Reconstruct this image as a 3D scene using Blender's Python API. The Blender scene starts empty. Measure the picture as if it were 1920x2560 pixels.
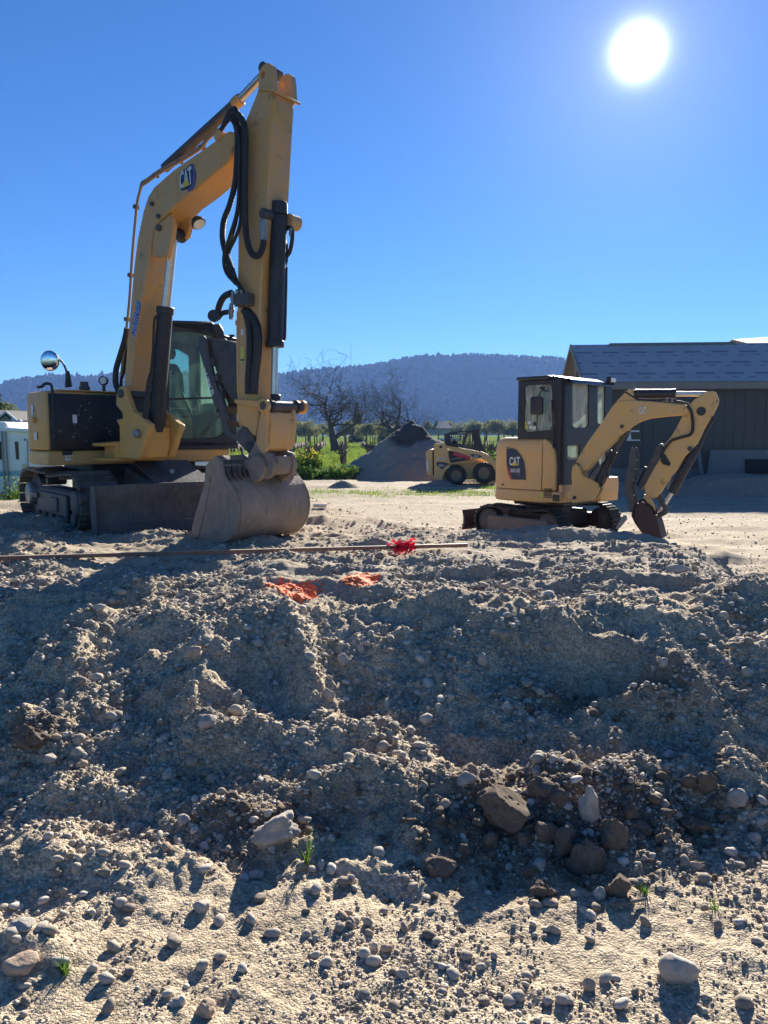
import bpy, bmesh, math, random
import numpy as np
from mathutils import Vector, Matrix
from math import radians, sin, cos, tan, pi, atan2, sqrt

random.seed(7)
RNG = np.random.default_rng(11)
SC = bpy.context.scene
COL = SC.collection

# ------------------------------------------------------------------ camera
F, CX, CY = 1923.0, 960.0, 1280.0          # focal length and centre of a 1920 x 2560 phone frame
PITCH = radians(5.79)
CAM = Vector((0, 0, 1.6))
cam = bpy.data.cameras.new('camera')
cam.sensor_fit = 'VERTICAL'
cam.sensor_height = 24.0
cam.lens = 24.0 * F / 2560.0
cam.clip_start = 0.05
cam.clip_end = 20000
cam_o = bpy.data.objects.new('camera', cam)
cam_o.location = CAM
cam_o.rotation_euler = (radians(90) - PITCH, 0, 0)
COL.objects.link(cam_o)
SC.camera = cam_o

# ------------------------------------------------------------------ sky and sun
SUN_EL, SUN_AZ = radians(24.1), radians(17.4)      # azimuth clockwise from +Y (to the right)
SUN_DIR = Vector((cos(SUN_EL) * sin(SUN_AZ), cos(SUN_EL) * cos(SUN_AZ), sin(SUN_EL)))
world = bpy.data.worlds.new('World')
SC.world = world
world.use_nodes = True
nt = world.node_tree
nt.nodes.clear()
N = nt.nodes.new
out = N('ShaderNodeOutputWorld')
bg = N('ShaderNodeBackground')
sky = N('ShaderNodeTexSky')
sky.sky_type = 'NISHITA'
sky.sun_disc = False
sky.sun_elevation = SUN_EL
sky.sun_rotation = SUN_AZ
sky.air_density = 1.0
sky.dust_density = 0.0
sky.ozone_density = 3.0
sky.altitude = 50
hsv = N('ShaderNodeHueSaturation')
hsv.inputs['Saturation'].default_value = 1.05
hsv.inputs['Value'].default_value = 1.0
bg.inputs['Strength'].default_value = 0.052
tint = N('ShaderNodeVectorMath'); tint.operation = 'MULTIPLY'      # deep, dry winter-sky blue
tint.inputs[1].default_value = (.32, .53, .82)
nt.links.new(sky.outputs[0], tint.inputs[0])
nt.links.new(tint.outputs[0], hsv.inputs['Color'])
# the sun's disc and the bright air round it, tied to the sun's direction in the sky
geo = N('ShaderNodeNewGeometry')
dot = N('ShaderNodeVectorMath'); dot.operation = 'DOT_PRODUCT'
nt.links.new(geo.outputs['Incoming'], dot.inputs[0])
dot.inputs[1].default_value = tuple(-SUN_DIR)
ac = N('ShaderNodeMath'); ac.operation = 'ARCCOSINE'
nt.links.new(dot.outputs['Value'], ac.inputs[0])
def expo(k, amp):
    m = N('ShaderNodeMath'); m.operation = 'MULTIPLY'; m.inputs[1].default_value = -1.0 / k
    nt.links.new(ac.outputs[0], m.inputs[0])
    e = N('ShaderNodeMath'); e.operation = 'EXPONENT'
    nt.links.new(m.outputs[0], e.inputs[0])
    a = N('ShaderNodeMath'); a.operation = 'MULTIPLY'; a.inputs[1].default_value = amp
    nt.links.new(e.outputs[0], a.inputs[0])
    return a
g1 = expo(radians(0.40), 260.0)
g2 = expo(radians(6.5), 2.6)
addg = N('ShaderNodeMath'); addg.operation = 'ADD'
nt.links.new(g1.outputs[0], addg.inputs[0]); nt.links.new(g2.outputs[0], addg.inputs[1])
gcol = N('ShaderNodeVectorMath'); gcol.operation = 'SCALE'
gcol.inputs[0].default_value = (1.0, 0.98, 0.95)
nt.links.new(addg.outputs[0], gcol.inputs['Scale'])
addc = N('ShaderNodeVectorMath'); addc.operation = 'ADD'
nt.links.new(hsv.outputs[0], addc.inputs[0]); nt.links.new(gcol.outputs[0], addc.inputs[1])
nt.links.new(addc.outputs[0], bg.inputs['Color'])
nt.links.new(bg.outputs[0], out.inputs['Surface'])

sun = bpy.data.lights.new('sun', 'SUN')
sun.energy = 4.6
sun.angle = radians(0.53)
sun.color = (1.0, 0.94, 0.83)
sun_o = bpy.data.objects.new('sun', sun)
sun_o.location = (12, 40, 30)
sun_o.rotation_euler = (-SUN_DIR).to_track_quat('-Z', 'Y').to_euler()
COL.objects.link(sun_o)

SC.view_settings.view_transform = 'Standard'
SC.view_settings.look = 'None'
SC.view_settings.gamma = 1.0
SC.view_settings.use_curve_mapping = False
SC.view_settings.exposure = 1.55
SC.render.engine = 'CYCLES'
SC.cycles.max_bounces = 8
SC.cycles.transparent_max_bounces = 16
SC.cycles.volume_bounces = 0
SC.cycles.sample_clamp_indirect = 6.0
SC.cycles.caustics_reflective = False
SC.cycles.caustics_refractive = False
SC.cycles.use_denoising = True

# ------------------------------------------------------------------ pixel -> place helpers
CP, SP = cos(PITCH), sin(PITCH)
def ray(px, py):
    a = (px - CX) / F; b = (CY - py) / F
    return Vector((a, CP + b * SP, b * CP - SP))
def at(px, py, d):
    r = ray(px, py)
    return CAM + r * (d / r.y)
class Plane:
    """a vertical plane through (x, y) with horizontal axis (ax, ay)"""
    def __init__(self, o, axis):
        self.o = Vector((o[0], o[1], 0)); self.a = Vector((axis[0], axis[1], 0)).normalized()
        self.n = Vector((-self.a.y, self.a.x, 0))
    def hit(self, px, py):
        r = ray(px, py)
        t = self.n.dot(self.o - CAM) / self.n.dot(r)
        return CAM + r * t
    def poly(self, pts):
        return [self.hit(*p) for p in pts]
    def off(self, v):
        return Plane((self.o.x + v.x, self.o.y + v.y), self.a)

# ------------------------------------------------------------------ mesh helpers
def root_offset(parent):
    p = parent; off = Vector((0, 0, 0))
    while p is not None:
        off += p.location; p = p.parent
    return off
def link_mesh(name, me, mat, parent=None, smooth=None):
    if mat is not None:
        me.materials.append(mat)
    if smooth is not None and len(me.polygons):
        me.polygons.foreach_set('use_smooth', [True] * len(me.polygons))
        if smooth < 179:
            me.set_sharp_from_angle(angle=radians(smooth))
    o = bpy.data.objects.new(name, me)
    COL.objects.link(o)
    if parent is not None:
        o.parent = parent
    return o
class MB:
    def __init__(self):
        self.v = []; self.f = []
    def add(self, vs, fs):
        b = len(self.v)
        self.v += [tuple(p) for p in vs]
        self.f += [tuple(b + i for i in f) for f in fs]
        return self
    def prism(self, pts, vec):
        vec = Vector(vec); n = len(pts)
        pts = [Vector(p) for p in pts]
        nrm = Vector((0, 0, 0))
        for i in range(n):
            nrm += pts[i].cross(pts[(i + 1) % n])
        if nrm.dot(vec) > 0:
            pts = pts[::-1]
        vs = pts + [p + vec for p in pts]
        fs = [tuple(range(n)), tuple(range(2 * n - 1, n - 1, -1))]
        fs += [((i + 1) % n, i, n + i, n + (i + 1) % n) for i in range(n)]
        return self.add(vs, fs)
    def box(self, c, x, y, z):
        c, x, y, z = Vector(c), Vector(x), Vector(y), Vector(z)
        vs = [c + sx * x + sy * y + sz * z for sz in (-1, 1) for sx, sy in ((-1, -1), (1, -1), (1, 1), (-1, 1))]
        fs = [(3, 2, 1, 0), (4, 5, 6, 7), (0, 1, 5, 4), (1, 2, 6, 5), (2, 3, 7, 6), (3, 0, 4, 7)]
        return self.add(vs, fs)
    def abox(self, x0, x1, y0, y1, z0, z1):
        return self.box(((x0+x1)/2, (y0+y1)/2, (z0+z1)/2), ((x1-x0)/2, 0, 0), (0, (y1-y0)/2, 0), (0, 0, (z1-z0)/2))
    def bar(self, p0, p1, w, h, up=(0, 0, 1)):
        p0, p1 = Vector(p0), Vector(p1); d = p1 - p0
        s = d.cross(Vector(up))
        if s.length < 1e-6: s = d.cross(Vector((1, 0, 0)))
        s.normalize(); t = s.cross(d).normalized()
        return self.box((p0 + p1) / 2, d / 2, s * w / 2, t * h / 2)
    def tube(self, pts, r, seg=8, cap=True, closed=False):
        pts = [Vector(p) for p in pts]; n = len(pts)
        rr = r if isinstance(r, (list, tuple)) else [r] * n
        tang = []
        for i in range(n):
            a = pts[max(i - 1, 0)]; b = pts[min(i + 1, n - 1)]
            tang.append((b - a).normalized())
        ref = Vector((0, 0, 1)) if abs(tang[0].z) < .9 else Vector((1, 0, 0))
        s = tang[0].cross(ref).normalized()
        vs = []
        for i in range(n):
            s = (s - tang[i] * s.dot(tang[i]))
            if s.length < 1e-6: s = tang[i].orthogonal()
            s.normalize(); t = tang[i].cross(s)
            for k in range(seg):
                a = 2 * pi * k / seg
                vs.append(pts[i] + rr[i] * (cos(a) * s + sin(a) * t))
        fs = []
        for i in range(n - 1):
            for k in range(seg):
                k2 = (k + 1) % seg
                fs.append((i * seg + k, i * seg + k2, (i + 1) * seg + k2, (i + 1) * seg + k))
        if cap:
            fs.append(tuple(range(seg - 1, -1, -1)))
            fs.append(tuple((n - 1) * seg + k for k in range(seg)))
        return self.add(vs, fs)
    def cyl(self, p0, p1, r, r2=None, seg=16):
        return self.tube([p0, p1], [r, r if r2 is None else r2], seg)
    def ring(self, c, axis, prof, seg=32):
        """surface of revolution: prof = [(radius, along)] open profile, or closed when first == last"""
        c, axis = Vector(c), Vector(axis).normalized()
        s = axis.orthogonal().normalized(); t = axis.cross(s)
        n = len(prof); vs = []
        for k in range(seg):
            a = 2 * pi * k / seg; d = cos(a) * s + sin(a) * t
            vs += [c + d * r + axis * h for r, h in prof]
        fs = []
        for k in range(seg):
            k2 = (k + 1) % seg
            for i in range(n - 1):
                fs.append((k * n + i, k * n + i + 1, k2 * n + i + 1, k2 * n + i))
        return self.add(vs, fs)
    def disc(self, c, axis, r, seg=24):
        c, axis = Vector(c), Vector(axis).normalized()
        s = axis.orthogonal().normalized(); t = axis.cross(s)
        return self.add([c + r * (cos(2*pi*k/seg) * s + sin(2*pi*k/seg) * t) for k in range(seg)], [tuple(range(seg))])
    def build(self, name, mat, parent=None, bevel=0.0, smooth=35, segs=1):
        off = root_offset(parent)
        me = bpy.data.meshes.new(name)
        me.from_pydata([(p[0] - off.x, p[1] - off.y, p[2] - off.z) for p in self.v], [], self.f)
        bm = bmesh.new(); bm.from_mesh(me)
        bmesh.ops.recalc_face_normals(bm, faces=bm.faces)
        if bevel:
            es = [e for e in bm.edges if len(e.link_faces) == 2 and e.calc_face_angle(0) > radians(30)]
            bmesh.ops.bevel(bm, geom=es, offset=bevel, segments=segs, affect='EDGES', clamp_overlap=True, profile=0.5)
        bm.to_mesh(me); bm.free()
        return link_mesh(name, me, mat, parent, smooth)
def tag(o, label=None, cat=None, group=None, kind=None):
    if label: o['label'] = label
    if cat: o['category'] = cat
    if group: o['group'] = group
    if kind: o['kind'] = kind
    return o
def thing(name, loc, label, cat, group=None):
    o = bpy.data.objects.new(name, None)
    o.empty_display_size = .2
    o.location = loc
    COL.objects.link(o)
    return tag(o, label, cat, group)
def np_mesh(name, V, Fa, mat, smooth=True, attrs=None):
    """V (n,3) float, Fa (m,k) int all k-gons of one size"""
    me = bpy.data.meshes.new(name)
    V = np.ascontiguousarray(V, dtype=np.float32); Fa = np.ascontiguousarray(Fa, dtype=np.int32)
    m, k = Fa.shape
    me.vertices.add(len(V)); me.vertices.foreach_set('co', V.ravel())
    me.loops.add(m * k); me.loops.foreach_set('vertex_index', Fa.ravel())
    me.polygons.add(m)
    me.polygons.foreach_set('loop_start', np.arange(0, m * k, k, dtype=np.int32))
    if smooth:
        me.polygons.foreach_set('use_smooth', np.ones(m, dtype=bool))
    if attrs:
        for an, arr in attrs.items():
            a = me.attributes.new(an, 'FLOAT', 'POINT')
            a.data.foreach_set('value', np.ascontiguousarray(arr, dtype=np.float32))
    me.update(calc_edges=True)
    me.validate()
    if mat: me.materials.append(mat)
    return me
def np_obj(name, me, parent=None, loc=None):
    o = bpy.data.objects.new(name, me); COL.objects.link(o)
    if parent: o.parent = parent
    if loc is not None: o.location = loc
    return o
_TXT = {}
def text_shape(s, bold=0.02):
    if s in _TXT: return _TXT[s]
    cu = bpy.data.curves.new('t', 'FONT'); cu.body = s; cu.offset = bold; cu.resolution_u = 3
    ob = bpy.data.objects.new('t', cu); COL.objects.link(ob)
    bpy.context.view_layer.update()
    me = bpy.data.meshes.new_from_object(ob.evaluated_get(bpy.context.evaluated_depsgraph_get()))
    v = [tuple(p.co) for p in me.vertices]; f = [tuple(p.vertices) for p in me.polygons]
    bpy.data.objects.remove(ob); bpy.data.curves.remove(cu); bpy.data.meshes.remove(me)
    xs = [p[0] for p in v]; ys = [p[1] for p in v]
    x0, x1, y0, y1 = min(xs), max(xs), min(ys), max(ys)
    v = [((p[0] - x0) / (x1 - x0), (p[1] - y0) / (y1 - y0)) for p in v]
    _TXT[s] = (v, f)
    return _TXT[s]
def quad_map(c, u, v):
    """c = [bottom-left, bottom-right, top-right, top-left]"""
    return c[0] * (1-u) * (1-v) + c[1] * u * (1-v) + c[2] * u * v + c[3] * (1-u) * v
def lettering(mb, s, c, nrm, lift=0.004, bold=0.02):
    v, f = text_shape(s, bold)
    nrm = Vector(nrm).normalized()
    return mb.add([quad_map(c, a, b) + nrm * lift for a, b in v], f)
def flat_poly(mb, pts, nrm, lift=0.002):
    nrm = Vector(nrm).normalized()
    return mb.add([Vector(p) + nrm * lift for p in pts], [tuple(range(len(pts)))])
def smooth_path(pts, k=6):
    """Catmull-Rom through the points"""
    P = [Vector(p) for p in pts]; P = [2 * P[0] - P[1]] + P + [2 * P[-1] - P[-2]]
    o = []
    for i in range(1, len(P) - 2):
        a, b, c, d = P[i-1], P[i], P[i+1], P[i+2]
        for j in range(k):
            t = j / k
            o.append(.5 * ((2*b) + (c-a)*t + (2*a-5*b+4*c-d)*t*t + (3*b-a-3*c+d)*t**3))
    o.append(P[-2])
    return o

# ------------------------------------------------------------------ noise
def _hash(ix, iy, seed):
    h = (ix.astype(np.int64) * 374761393 + iy.astype(np.int64) * 668265263 + seed * 974634777) & 0x7fffffff
    h = ((h ^ (h >> 13)) * 1274126177) & 0x7fffffff
    h = h ^ (h >> 16)
    return (h & 0xffff) / 65535.0
def vnoise(x, y, seed=0):
    ix = np.floor(x); iy = np.floor(y); fx = x - ix; fy = y - iy
    ux = fx * fx * fx * (fx * (fx * 6 - 15) + 10); uy = fy * fy * fy * (fy * (fy * 6 - 15) + 10)
    a = _hash(ix, iy, seed); b = _hash(ix + 1, iy, seed); c = _hash(ix, iy + 1, seed); d = _hash(ix + 1, iy + 1, seed)
    return (a * (1-ux) + b * ux) * (1-uy) + (c * (1-ux) + d * ux) * uy - .5     # -.5 .. .5
def fbm(x, y, oct=4, seed=0, gain=.5):
    s = 0; a = 1.0
    for o in range(oct):
        ca, sa = cos(o * 1.3), sin(o * 1.3)
        s = s + a * vnoise((x * ca - y * sa) * 2**o, (x * sa + y * ca) * 2**o, seed + o * 17); a *= gain
    return s
def sstep(a, b, x):
    t = np.clip((x - a) / (b - a), 0, 1)
    return t * t * (3 - 2 * t)
# ------------------------------------------------------------------ materials
def new_mat(name):
    m = bpy.data.materials.new(name); m.use_nodes = True
    nt = m.node_tree; b = nt.nodes['Principled BSDF']
    return m, nt, b
def ramp(nt, stops):
    r = nt.nodes.new('ShaderNodeValToRGB')
    e = r.color_ramp.elements
    while len(e) < len(stops): e.new(.5)
    for el, (p, c) in zip(e, stops):
        el.position = p; el.color = c if len(c) == 4 else (*c, 1)
    return r
def tex(nt, kind, scale, **kw):
    t = nt.nodes.new(kind); t.inputs['Scale'].default_value = scale
    for k, v in kw.items():
        if k in t.inputs: t.inputs[k].default_value = v
        else: setattr(t, k, v)
    return t
def coords(nt, scale=None):
    c = nt.nodes.new('ShaderNodeNewGeometry')
    return c.outputs['Position']
def mixc(nt, fac, a, b, blend='MIX'):
    m = nt.nodes.new('ShaderNodeMix'); m.data_type = 'RGBA'; m.blend_type = blend
    for sock, val in ((m.inputs[0], fac), (m.inputs[6], a), (m.inputs[7], b)):
        if hasattr(val, 'is_linked') or isinstance(val, bpy.types.NodeSocket): nt.links.new(val, sock)
        elif isinstance(val, (int, float)): sock.default_value = val
        else: sock.default_value = val if len(val) == 4 else (*val, 1)
    return m.outputs[2]
def worn(name, col, dust=(.30, .25, .19), amount=.35, rough=.5, metal=0., scale=3.0, streak=True, spec=.5, bump=.02, stain=None):
    """a painted or bare surface with dust, stains and small dents"""
    m, nt, b = new_mat(name)
    P = coords(nt)
    n1 = tex(nt, 'ShaderNodeTexNoise', scale, Detail=8.0, Roughness=.65)
    nt.links.new(P, n1.inputs['Vector'])
    n2 = tex(nt, 'ShaderNodeTexNoise', scale * 9, Detail=6.0, Roughness=.7)
    if streak:
        mp = nt.nodes.new('ShaderNodeMapping'); mp.inputs['Scale'].default_value = (1, 1, .22)
        nt.links.new(P, mp.inputs['Vector']); nt.links.new(mp.outputs[0], n2.inputs['Vector'])
    else:
        nt.links.new(P, n2.inputs['Vector'])
    r1 = ramp(nt, [(.38, (0, 0, 0)), (.72, (1, 1, 1))]); nt.links.new(n1.outputs[0], r1.inputs[0])
    r2 = ramp(nt, [(.42, (0, 0, 0)), (.75, (1, 1, 1))]); nt.links.new(n2.outputs[0], r2.inputs[0])
    mx = nt.nodes.new('ShaderNodeMath'); mx.operation = 'ADD'
    nt.links.new(r1.outputs[0], mx.inputs[0]); nt.links.new(r2.outputs[0], mx.inputs[1])
    ml = nt.nodes.new('ShaderNodeMath'); ml.operation = 'MULTIPLY'; ml.inputs[1].default_value = amount; ml.use_clamp = True
    nt.links.new(mx.outputs[0], ml.inputs[0])
    c = mixc(nt, ml.outputs[0], col, dust)
    if stain:
        n3 = tex(nt, 'ShaderNodeTexNoise', scale * 2.3, Detail=7.0, Roughness=.7)
        nt.links.new(P, n3.inputs['Vector'])
        r3 = ramp(nt, [(.60, (0, 0, 0)), (.68, (1, 1, 1))]); nt.links.new(n3.outputs[0], r3.inputs[0])
        m3 = nt.nodes.new('ShaderNodeMath'); m3.operation = 'MULTIPLY'; m3.inputs[1].default_value = stain[1]
        nt.links.new(r3.outputs[0], m3.inputs[0])
        c = mixc(nt, m3.outputs[0], c, stain[0])
    nt.links.new(c, b.inputs['Base Color'])
    b.inputs['Metallic'].default_value = metal
    b.inputs['Specular IOR Level'].default_value = spec
    rr = nt.nodes.new('ShaderNodeMapRange'); rr.inputs['To Min'].default_value = rough; rr.inputs['To Max'].default_value = min(1, rough + .35)
    nt.links.new(ml.outputs[0], rr.inputs[0]); nt.links.new(rr.outputs[0], b.inputs['Roughness'])
    if bump:
        bp = nt.nodes.new('ShaderNodeBump'); bp.inputs['Strength'].default_value = .35; bp.inputs['Distance'].default_value = bump
        nt.links.new(n2.outputs[0], bp.inputs['Height']); nt.links.new(bp.outputs[0], b.inputs['Normal'])
    return m
def plain(name, col, rough=.5, metal=0., spec=.5, emit=None):
    m, nt, b = new_mat(name)
    P = coords(nt)
    n = tex(nt, 'ShaderNodeTexNoise', 25.0, Detail=4.0)
    nt.links.new(P, n.inputs['Vector'])
    r = ramp(nt, [(.3, tuple(c * .85 for c in col)), (.7, tuple(min(1, c * 1.12) for c in col))])
    nt.links.new(n.outputs[0], r.inputs[0]); nt.links.new(r.outputs[0], b.inputs['Base Color'])
    b.inputs['Roughness'].default_value = rough; b.inputs['Metallic'].default_value = metal
    b.inputs['Specular IOR Level'].default_value = spec
    return m
def glass_mat(name, tint, gloss=1.0, dirt=.12):
    m = bpy.data.materials.new(name); m.use_nodes = True
    nt = m.node_tree; nt.nodes.clear()
    o = nt.nodes.new('ShaderNodeOutputMaterial')
    t = nt.nodes.new('ShaderNodeBsdfTransparent'); t.inputs[0].default_value = (*tint, 1)
    g = nt.nodes.new('ShaderNodeBsdfGlossy'); g.inputs['Roughness'].default_value = .03
    fr = nt.nodes.new('ShaderNodeFresnel'); fr.inputs[0].default_value = 1.5
    mx = nt.nodes.new('ShaderNodeMixShader')
    nt.links.new(fr.outputs[0], mx.inputs[0]); nt.links.new(t.outputs[0], mx.inputs[1]); nt.links.new(g.outputs[0], mx.inputs[2])
    d = nt.nodes.new('ShaderNodeBsdfDiffuse'); d.inputs[0].default_value = (.75, .78, .70, 1)
    tl = nt.nodes.new('ShaderNodeBsdfTranslucent'); tl.inputs[0].default_value = (.75, .78, .70, 1)
    ad = nt.nodes.new('ShaderNodeMixShader'); nt.links.new(d.outputs[0], ad.inputs[1]); nt.links.new(tl.outputs[0], ad.inputs[2])
    n = tex(nt, 'ShaderNodeTexNoise', 6.0, Detail=9.0, Roughness=.7)
    mp = nt.nodes.new('ShaderNodeMapping'); mp.inputs['Scale'].default_value = (1.6, 1.6, .35)
    nt.links.new(coords(nt), mp.inputs[0]); nt.links.new(mp.outputs[0], n.inputs['Vector'])
    r = ramp(nt, [(.4, (dirt * .25,) * 3), (.8, (dirt * 1.8,) * 3)]); nt.links.new(n.outputs[0], r.inputs[0])
    m2 = nt.nodes.new('ShaderNodeMixShader')
    nt.links.new(r.outputs[0], m2.inputs[0]); nt.links.new(mx.outputs[0], m2.inputs[1]); nt.links.new(ad.outputs[0], m2.inputs[2])
    nt.links.new(m2.outputs[0], o.inputs[0])
    return m
M = {}
M['yellow'] = worn('cat_yellow_paint', (.74, .365, .07), dust=(.47, .36, .28), amount=.5, rough=.42, scale=2.2, stain=((.05, .04, .035), .5))
M['yellow_clean'] = worn('yellow_house_paint', (.76, .38, .06), dust=(.48, .36, .25), amount=.4, rough=.4, scale=2.0)
M['yellow_mini'] = worn('yellow_paint_small_machine', (.80, .45, .12), dust=(.58, .43, .28), amount=.5, rough=.4, scale=2.5)
M['yellow_mini_arm'] = worn('yellow_paint_small_arm', (.80, .45, .12), dust=(.56, .42, .28), amount=.45, rough=.5, scale=3., stain=((.05, .04, .035), .6))
M['black_panel'] = worn('black_panel_paint', (.008, .011, .016), dust=(.06, .06, .06), amount=.10, rough=.3, scale=5., streak=False)
M['black'] = worn('black_paint', (.012, .013, .016), dust=(.12, .11, .10), amount=.22, rough=.42, scale=4.)
M['rubber'] = worn('black_rubber', (.018, .018, .019), dust=(.14, .125, .105), amount=.32, rough=.65, scale=5., streak=False, spec=.3)
M['hose'] = worn('hydraulic_hose', (.016, .016, .017), dust=(.10, .09, .08), amount=.25, rough=.5, scale=9., streak=False)
M['track'] = worn('track_steel_rubber', (.035, .036, .037), dust=(.26, .215, .165), amount=.55, rough=.6, scale=6., streak=False, bump=.015)
M['steel_dark'] = worn('dark_steel', (.06, .06, .065), dust=(.20, .17, .14), amount=.45, rough=.5, scale=5., metal=.2)
M['blade'] = worn('blade_steel', (.05, .052, .058), dust=(.22, .185, .15), amount=.5, rough=.45, scale=4., metal=.2)
M['bucket'] = worn('dusty_bucket_steel', (.20, .155, .12), dust=(.40, .31, .24), amount=.6, rough=.6, scale=3., stain=((.10, .055, .04), .6))
M['bucket_grease'] = worn('greasy_streaked_steel', (.03, .03, .03), dust=(.24, .19, .15), amount=.35, rough=.45, scale=6.)
M['rust_red'] = worn('red_worn_steel', (.055, .022, .019), dust=(.10, .07, .055), amount=.5, rough=.6, scale=6.)
M['chrome'] = plain('chrome_rod', (.62, .60, .57), rough=.34, metal=.85)
M['steel'] = worn('grey_fitting_steel', (.36, .36, .35), dust=(.16, .14, .12), amount=.5, rough=.4, metal=.6, scale=20., bump=0)
M['white_paint'] = worn('white_paint', (.80, .79, .76), dust=(.62, .60, .55), amount=.25, rough=.35, scale=1.6, bump=0)
M['decal_white'] = plain('white_decal', (.75, .75, .74), rough=.4)
M['decal_black'] = plain('black_decal', (.012, .012, .016), rough=.35)
M['decal_blue'] = plain('blue_black_decal', (.02, .035, .075), rough=.35)
M['decal_sky'] = plain('pale_blue_decal', (.42, .58, .85), rough=.4)
M['decal_navy'] = plain('navy_decal', (.06, .12, .34), rough=.4)
M['decal_yellow'] = plain('yellow_decal', (.80, .55, .05), rough=.4)
M['decal_warn'] = plain('warning_decal', (.66, .58, .10), rough=.5)
M['decal_red'] = plain('red_decal', (.55, .07, .09), rough=.4)
M['decal_purple'] = plain('purple_decal', (.14, .10, .22), rough=.4)
M['glass'] = glass_mat('cab_glass', (.72, .90, .84), dirt=.16)
M['glass_mini'] = glass_mat('small_cab_glass', (.84, .95, .92), dirt=.8)
M['glass_back'] = glass_mat('clean_cab_glass', (.86, .95, .93), dirt=.10)
M['glass_dark'] = glass_mat('tinted_window_glass', (.10, .11, .12), dirt=.05)
M['mirror'] = plain('mirror_glass', (.85, .86, .87), rough=.02, metal=1.0)
M['seat'] = plain('seat_fabric', (.022, .024, .028), rough=.85)
M['seat_grey'] = plain('grey_seat_vinyl', (.16, .17, .18), rough=.6)
M['lens'] = plain('lamp_lens', (.78, .78, .74), rough=.12)
M['interior'] = plain('cab_interior_plastic', (.03, .032, .036), rough=.6)
# ------------------------------------------------------------------ ground: a raised pad of spoil in front, the lower yard behind, fields to the horizon
def base_h(x, d):
    x = np.asarray(x, dtype=float); d = np.asarray(d, dtype=float)
    w = fbm(x * .8, d * .8, 3, 5)
    dc = 5.28 + .35 * vnoise(x * .9, 0 * x, 3) + .30 * w - .05 * np.abs(x)
    ds = 3.18 + .45 * vnoise(x * 1.1, 0 * x + 4, 8)
    t = np.clip((d - ds) / (dc - ds), 0, 1)
    rise = t * t * (3 - 2 * t) * .55 + t * .45
    front = -.155 + .0 * d
    yard = -.06 - .12 * sstep(13, 27, d)
    yard = yard - .50 * sstep(13, 21, d) * sstep(-3.5, -7.5, x) * (1 - sstep(60, 120, d))
    edge_b = 8.6 + 4.2 * sstep(.8, -1.6, x) + .5 * vnoise(x * .7, 0 * x + 9, 2)
    mb = 1 - sstep(edge_b, edge_b + 2.2, d)
    mr = 1 - sstep(2.75, 4.1, x + .9 * vnoise(d * .8, 0 * x, 6) + .10 * (d - 6))
    ml = 1 - sstep(7.0, 9.5, -x)
    pad = yard + (.50 - yard) * mb * mr * ml
    far = sstep(ds, dc, d)
    lowr = -.20 + .12 * sstep(3.0, 9.0, d)
    h = front + (pad - front) * rise
    h = np.where(mr < 1, h * mr + (1 - mr) * (lowr * (1 - sstep(6, 11, d)) + pad * sstep(6, 11, d)), h)
    return h
def march(px, py, fn):
    r = ray(px, py); ts = np.concatenate([np.arange(1.0, 12, .01), np.arange(12, 120, .1)])
    X = CAM.x + r.x / r.y * ts; Z = CAM.z + r.z / r.y * ts
    H = fn(X, ts); k = np.argmax(Z <= H)
    if Z[k] > H[k]: k = len(ts) - 1
    return X[k], ts[k]
BUMPS = []
def bump(px, py, rx, rd, h, sharp=1.0, rot=0):
    x, d = march(px, py, base_h); BUMPS.append((x, d, rx, rd, h, sharp, rot))
def spur(p0, p1, w, h):
    x0, d0 = march(*p0, base_h); x1, d1 = march(*p1, base_h)
    L = sqrt((x1-x0)**2 + (d1-d0)**2)
    BUMPS.append(((x0+x1)/2, (d0+d1)/2, L * .55, w, h, .7, atan2(d1-d0, x1-x0)))
# heap of dark clods, right of centre
bump(1400, 2065, .46, .22, .11); bump(1230, 2050, .26, .15, .07); bump(1560, 2020, .30, .18, .07)
bump(1330, 1975, .45, .18, .06); bump(1790, 1965, .40, .18, .09); bump(1150, 2120, .16, .12, .07)
bump(1050, 2010, .26, .16, .10); bump(890, 2000, .30, .14, .11); bump(620, 2060, .30, .20, .10); bump(700, 2120, .16, .12, .05)
# lumps on the left
bump(80, 1850, .20, .18, .13, .7); bump(250, 2010, .26, .14, .09); bump(150, 2150, .34, .14, .07); bump(430, 1930, .17, .12, .08)
bump(60, 2390, .16, .12, .06); bump(330, 2200, .3, .12, .06); bump(560, 1890, .2, .12, .06)
# bites and ledges on the slope
spur((690, 1500), (850, 1890), .10, .15); spur((700, 1560), (660, 1700), .07, .05)
spur((260, 1530), (150, 1760), .12, .10); spur((520, 1640), (470, 1860), .13, .12); spur((1190, 1600), (1110, 1800), .12, .06)
spur((1640, 1640), (1760, 1800), .13, .11); spur((1870, 1560), (1930, 1760), .14, .10); spur((1480, 1560), (1400, 1700), .1, .05)
bump(410, 1590, .20, .12, -.10); bump(1400, 1690, .28, .22, -.13); bump(600, 1700, .16, .2, -.08); bump(1000, 1700, .30, .2, -.05)
bump(1640, 1770, .34, .10, .10, .6); bump(530, 1870, .42, .10, .10, .6); bump(930, 1450, .14, .10, .06); bump(320, 1470, .3, .2, .07)
bump(1330, 1745, .2, .1, .05); bump(1250, 1560, .4, .12, .05); bump(1690, 1430, .28, .16, .10); bump(1150, 1500, .4, .1, .05)
bump(1850, 1480, .4, .3, .06); bump(1620, 1335, .5, .3, .10); bump(1300, 1345, .9, .2, .05); bump(1500, 1345, .7, .22, .08)
bump(1790, 1395, .30, .3, .09); bump(30, 1385, .5, .5, .20); bump(1700, 1580, .3, .1, .05); bump(1450, 1610, .35, .08, .05)
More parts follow.
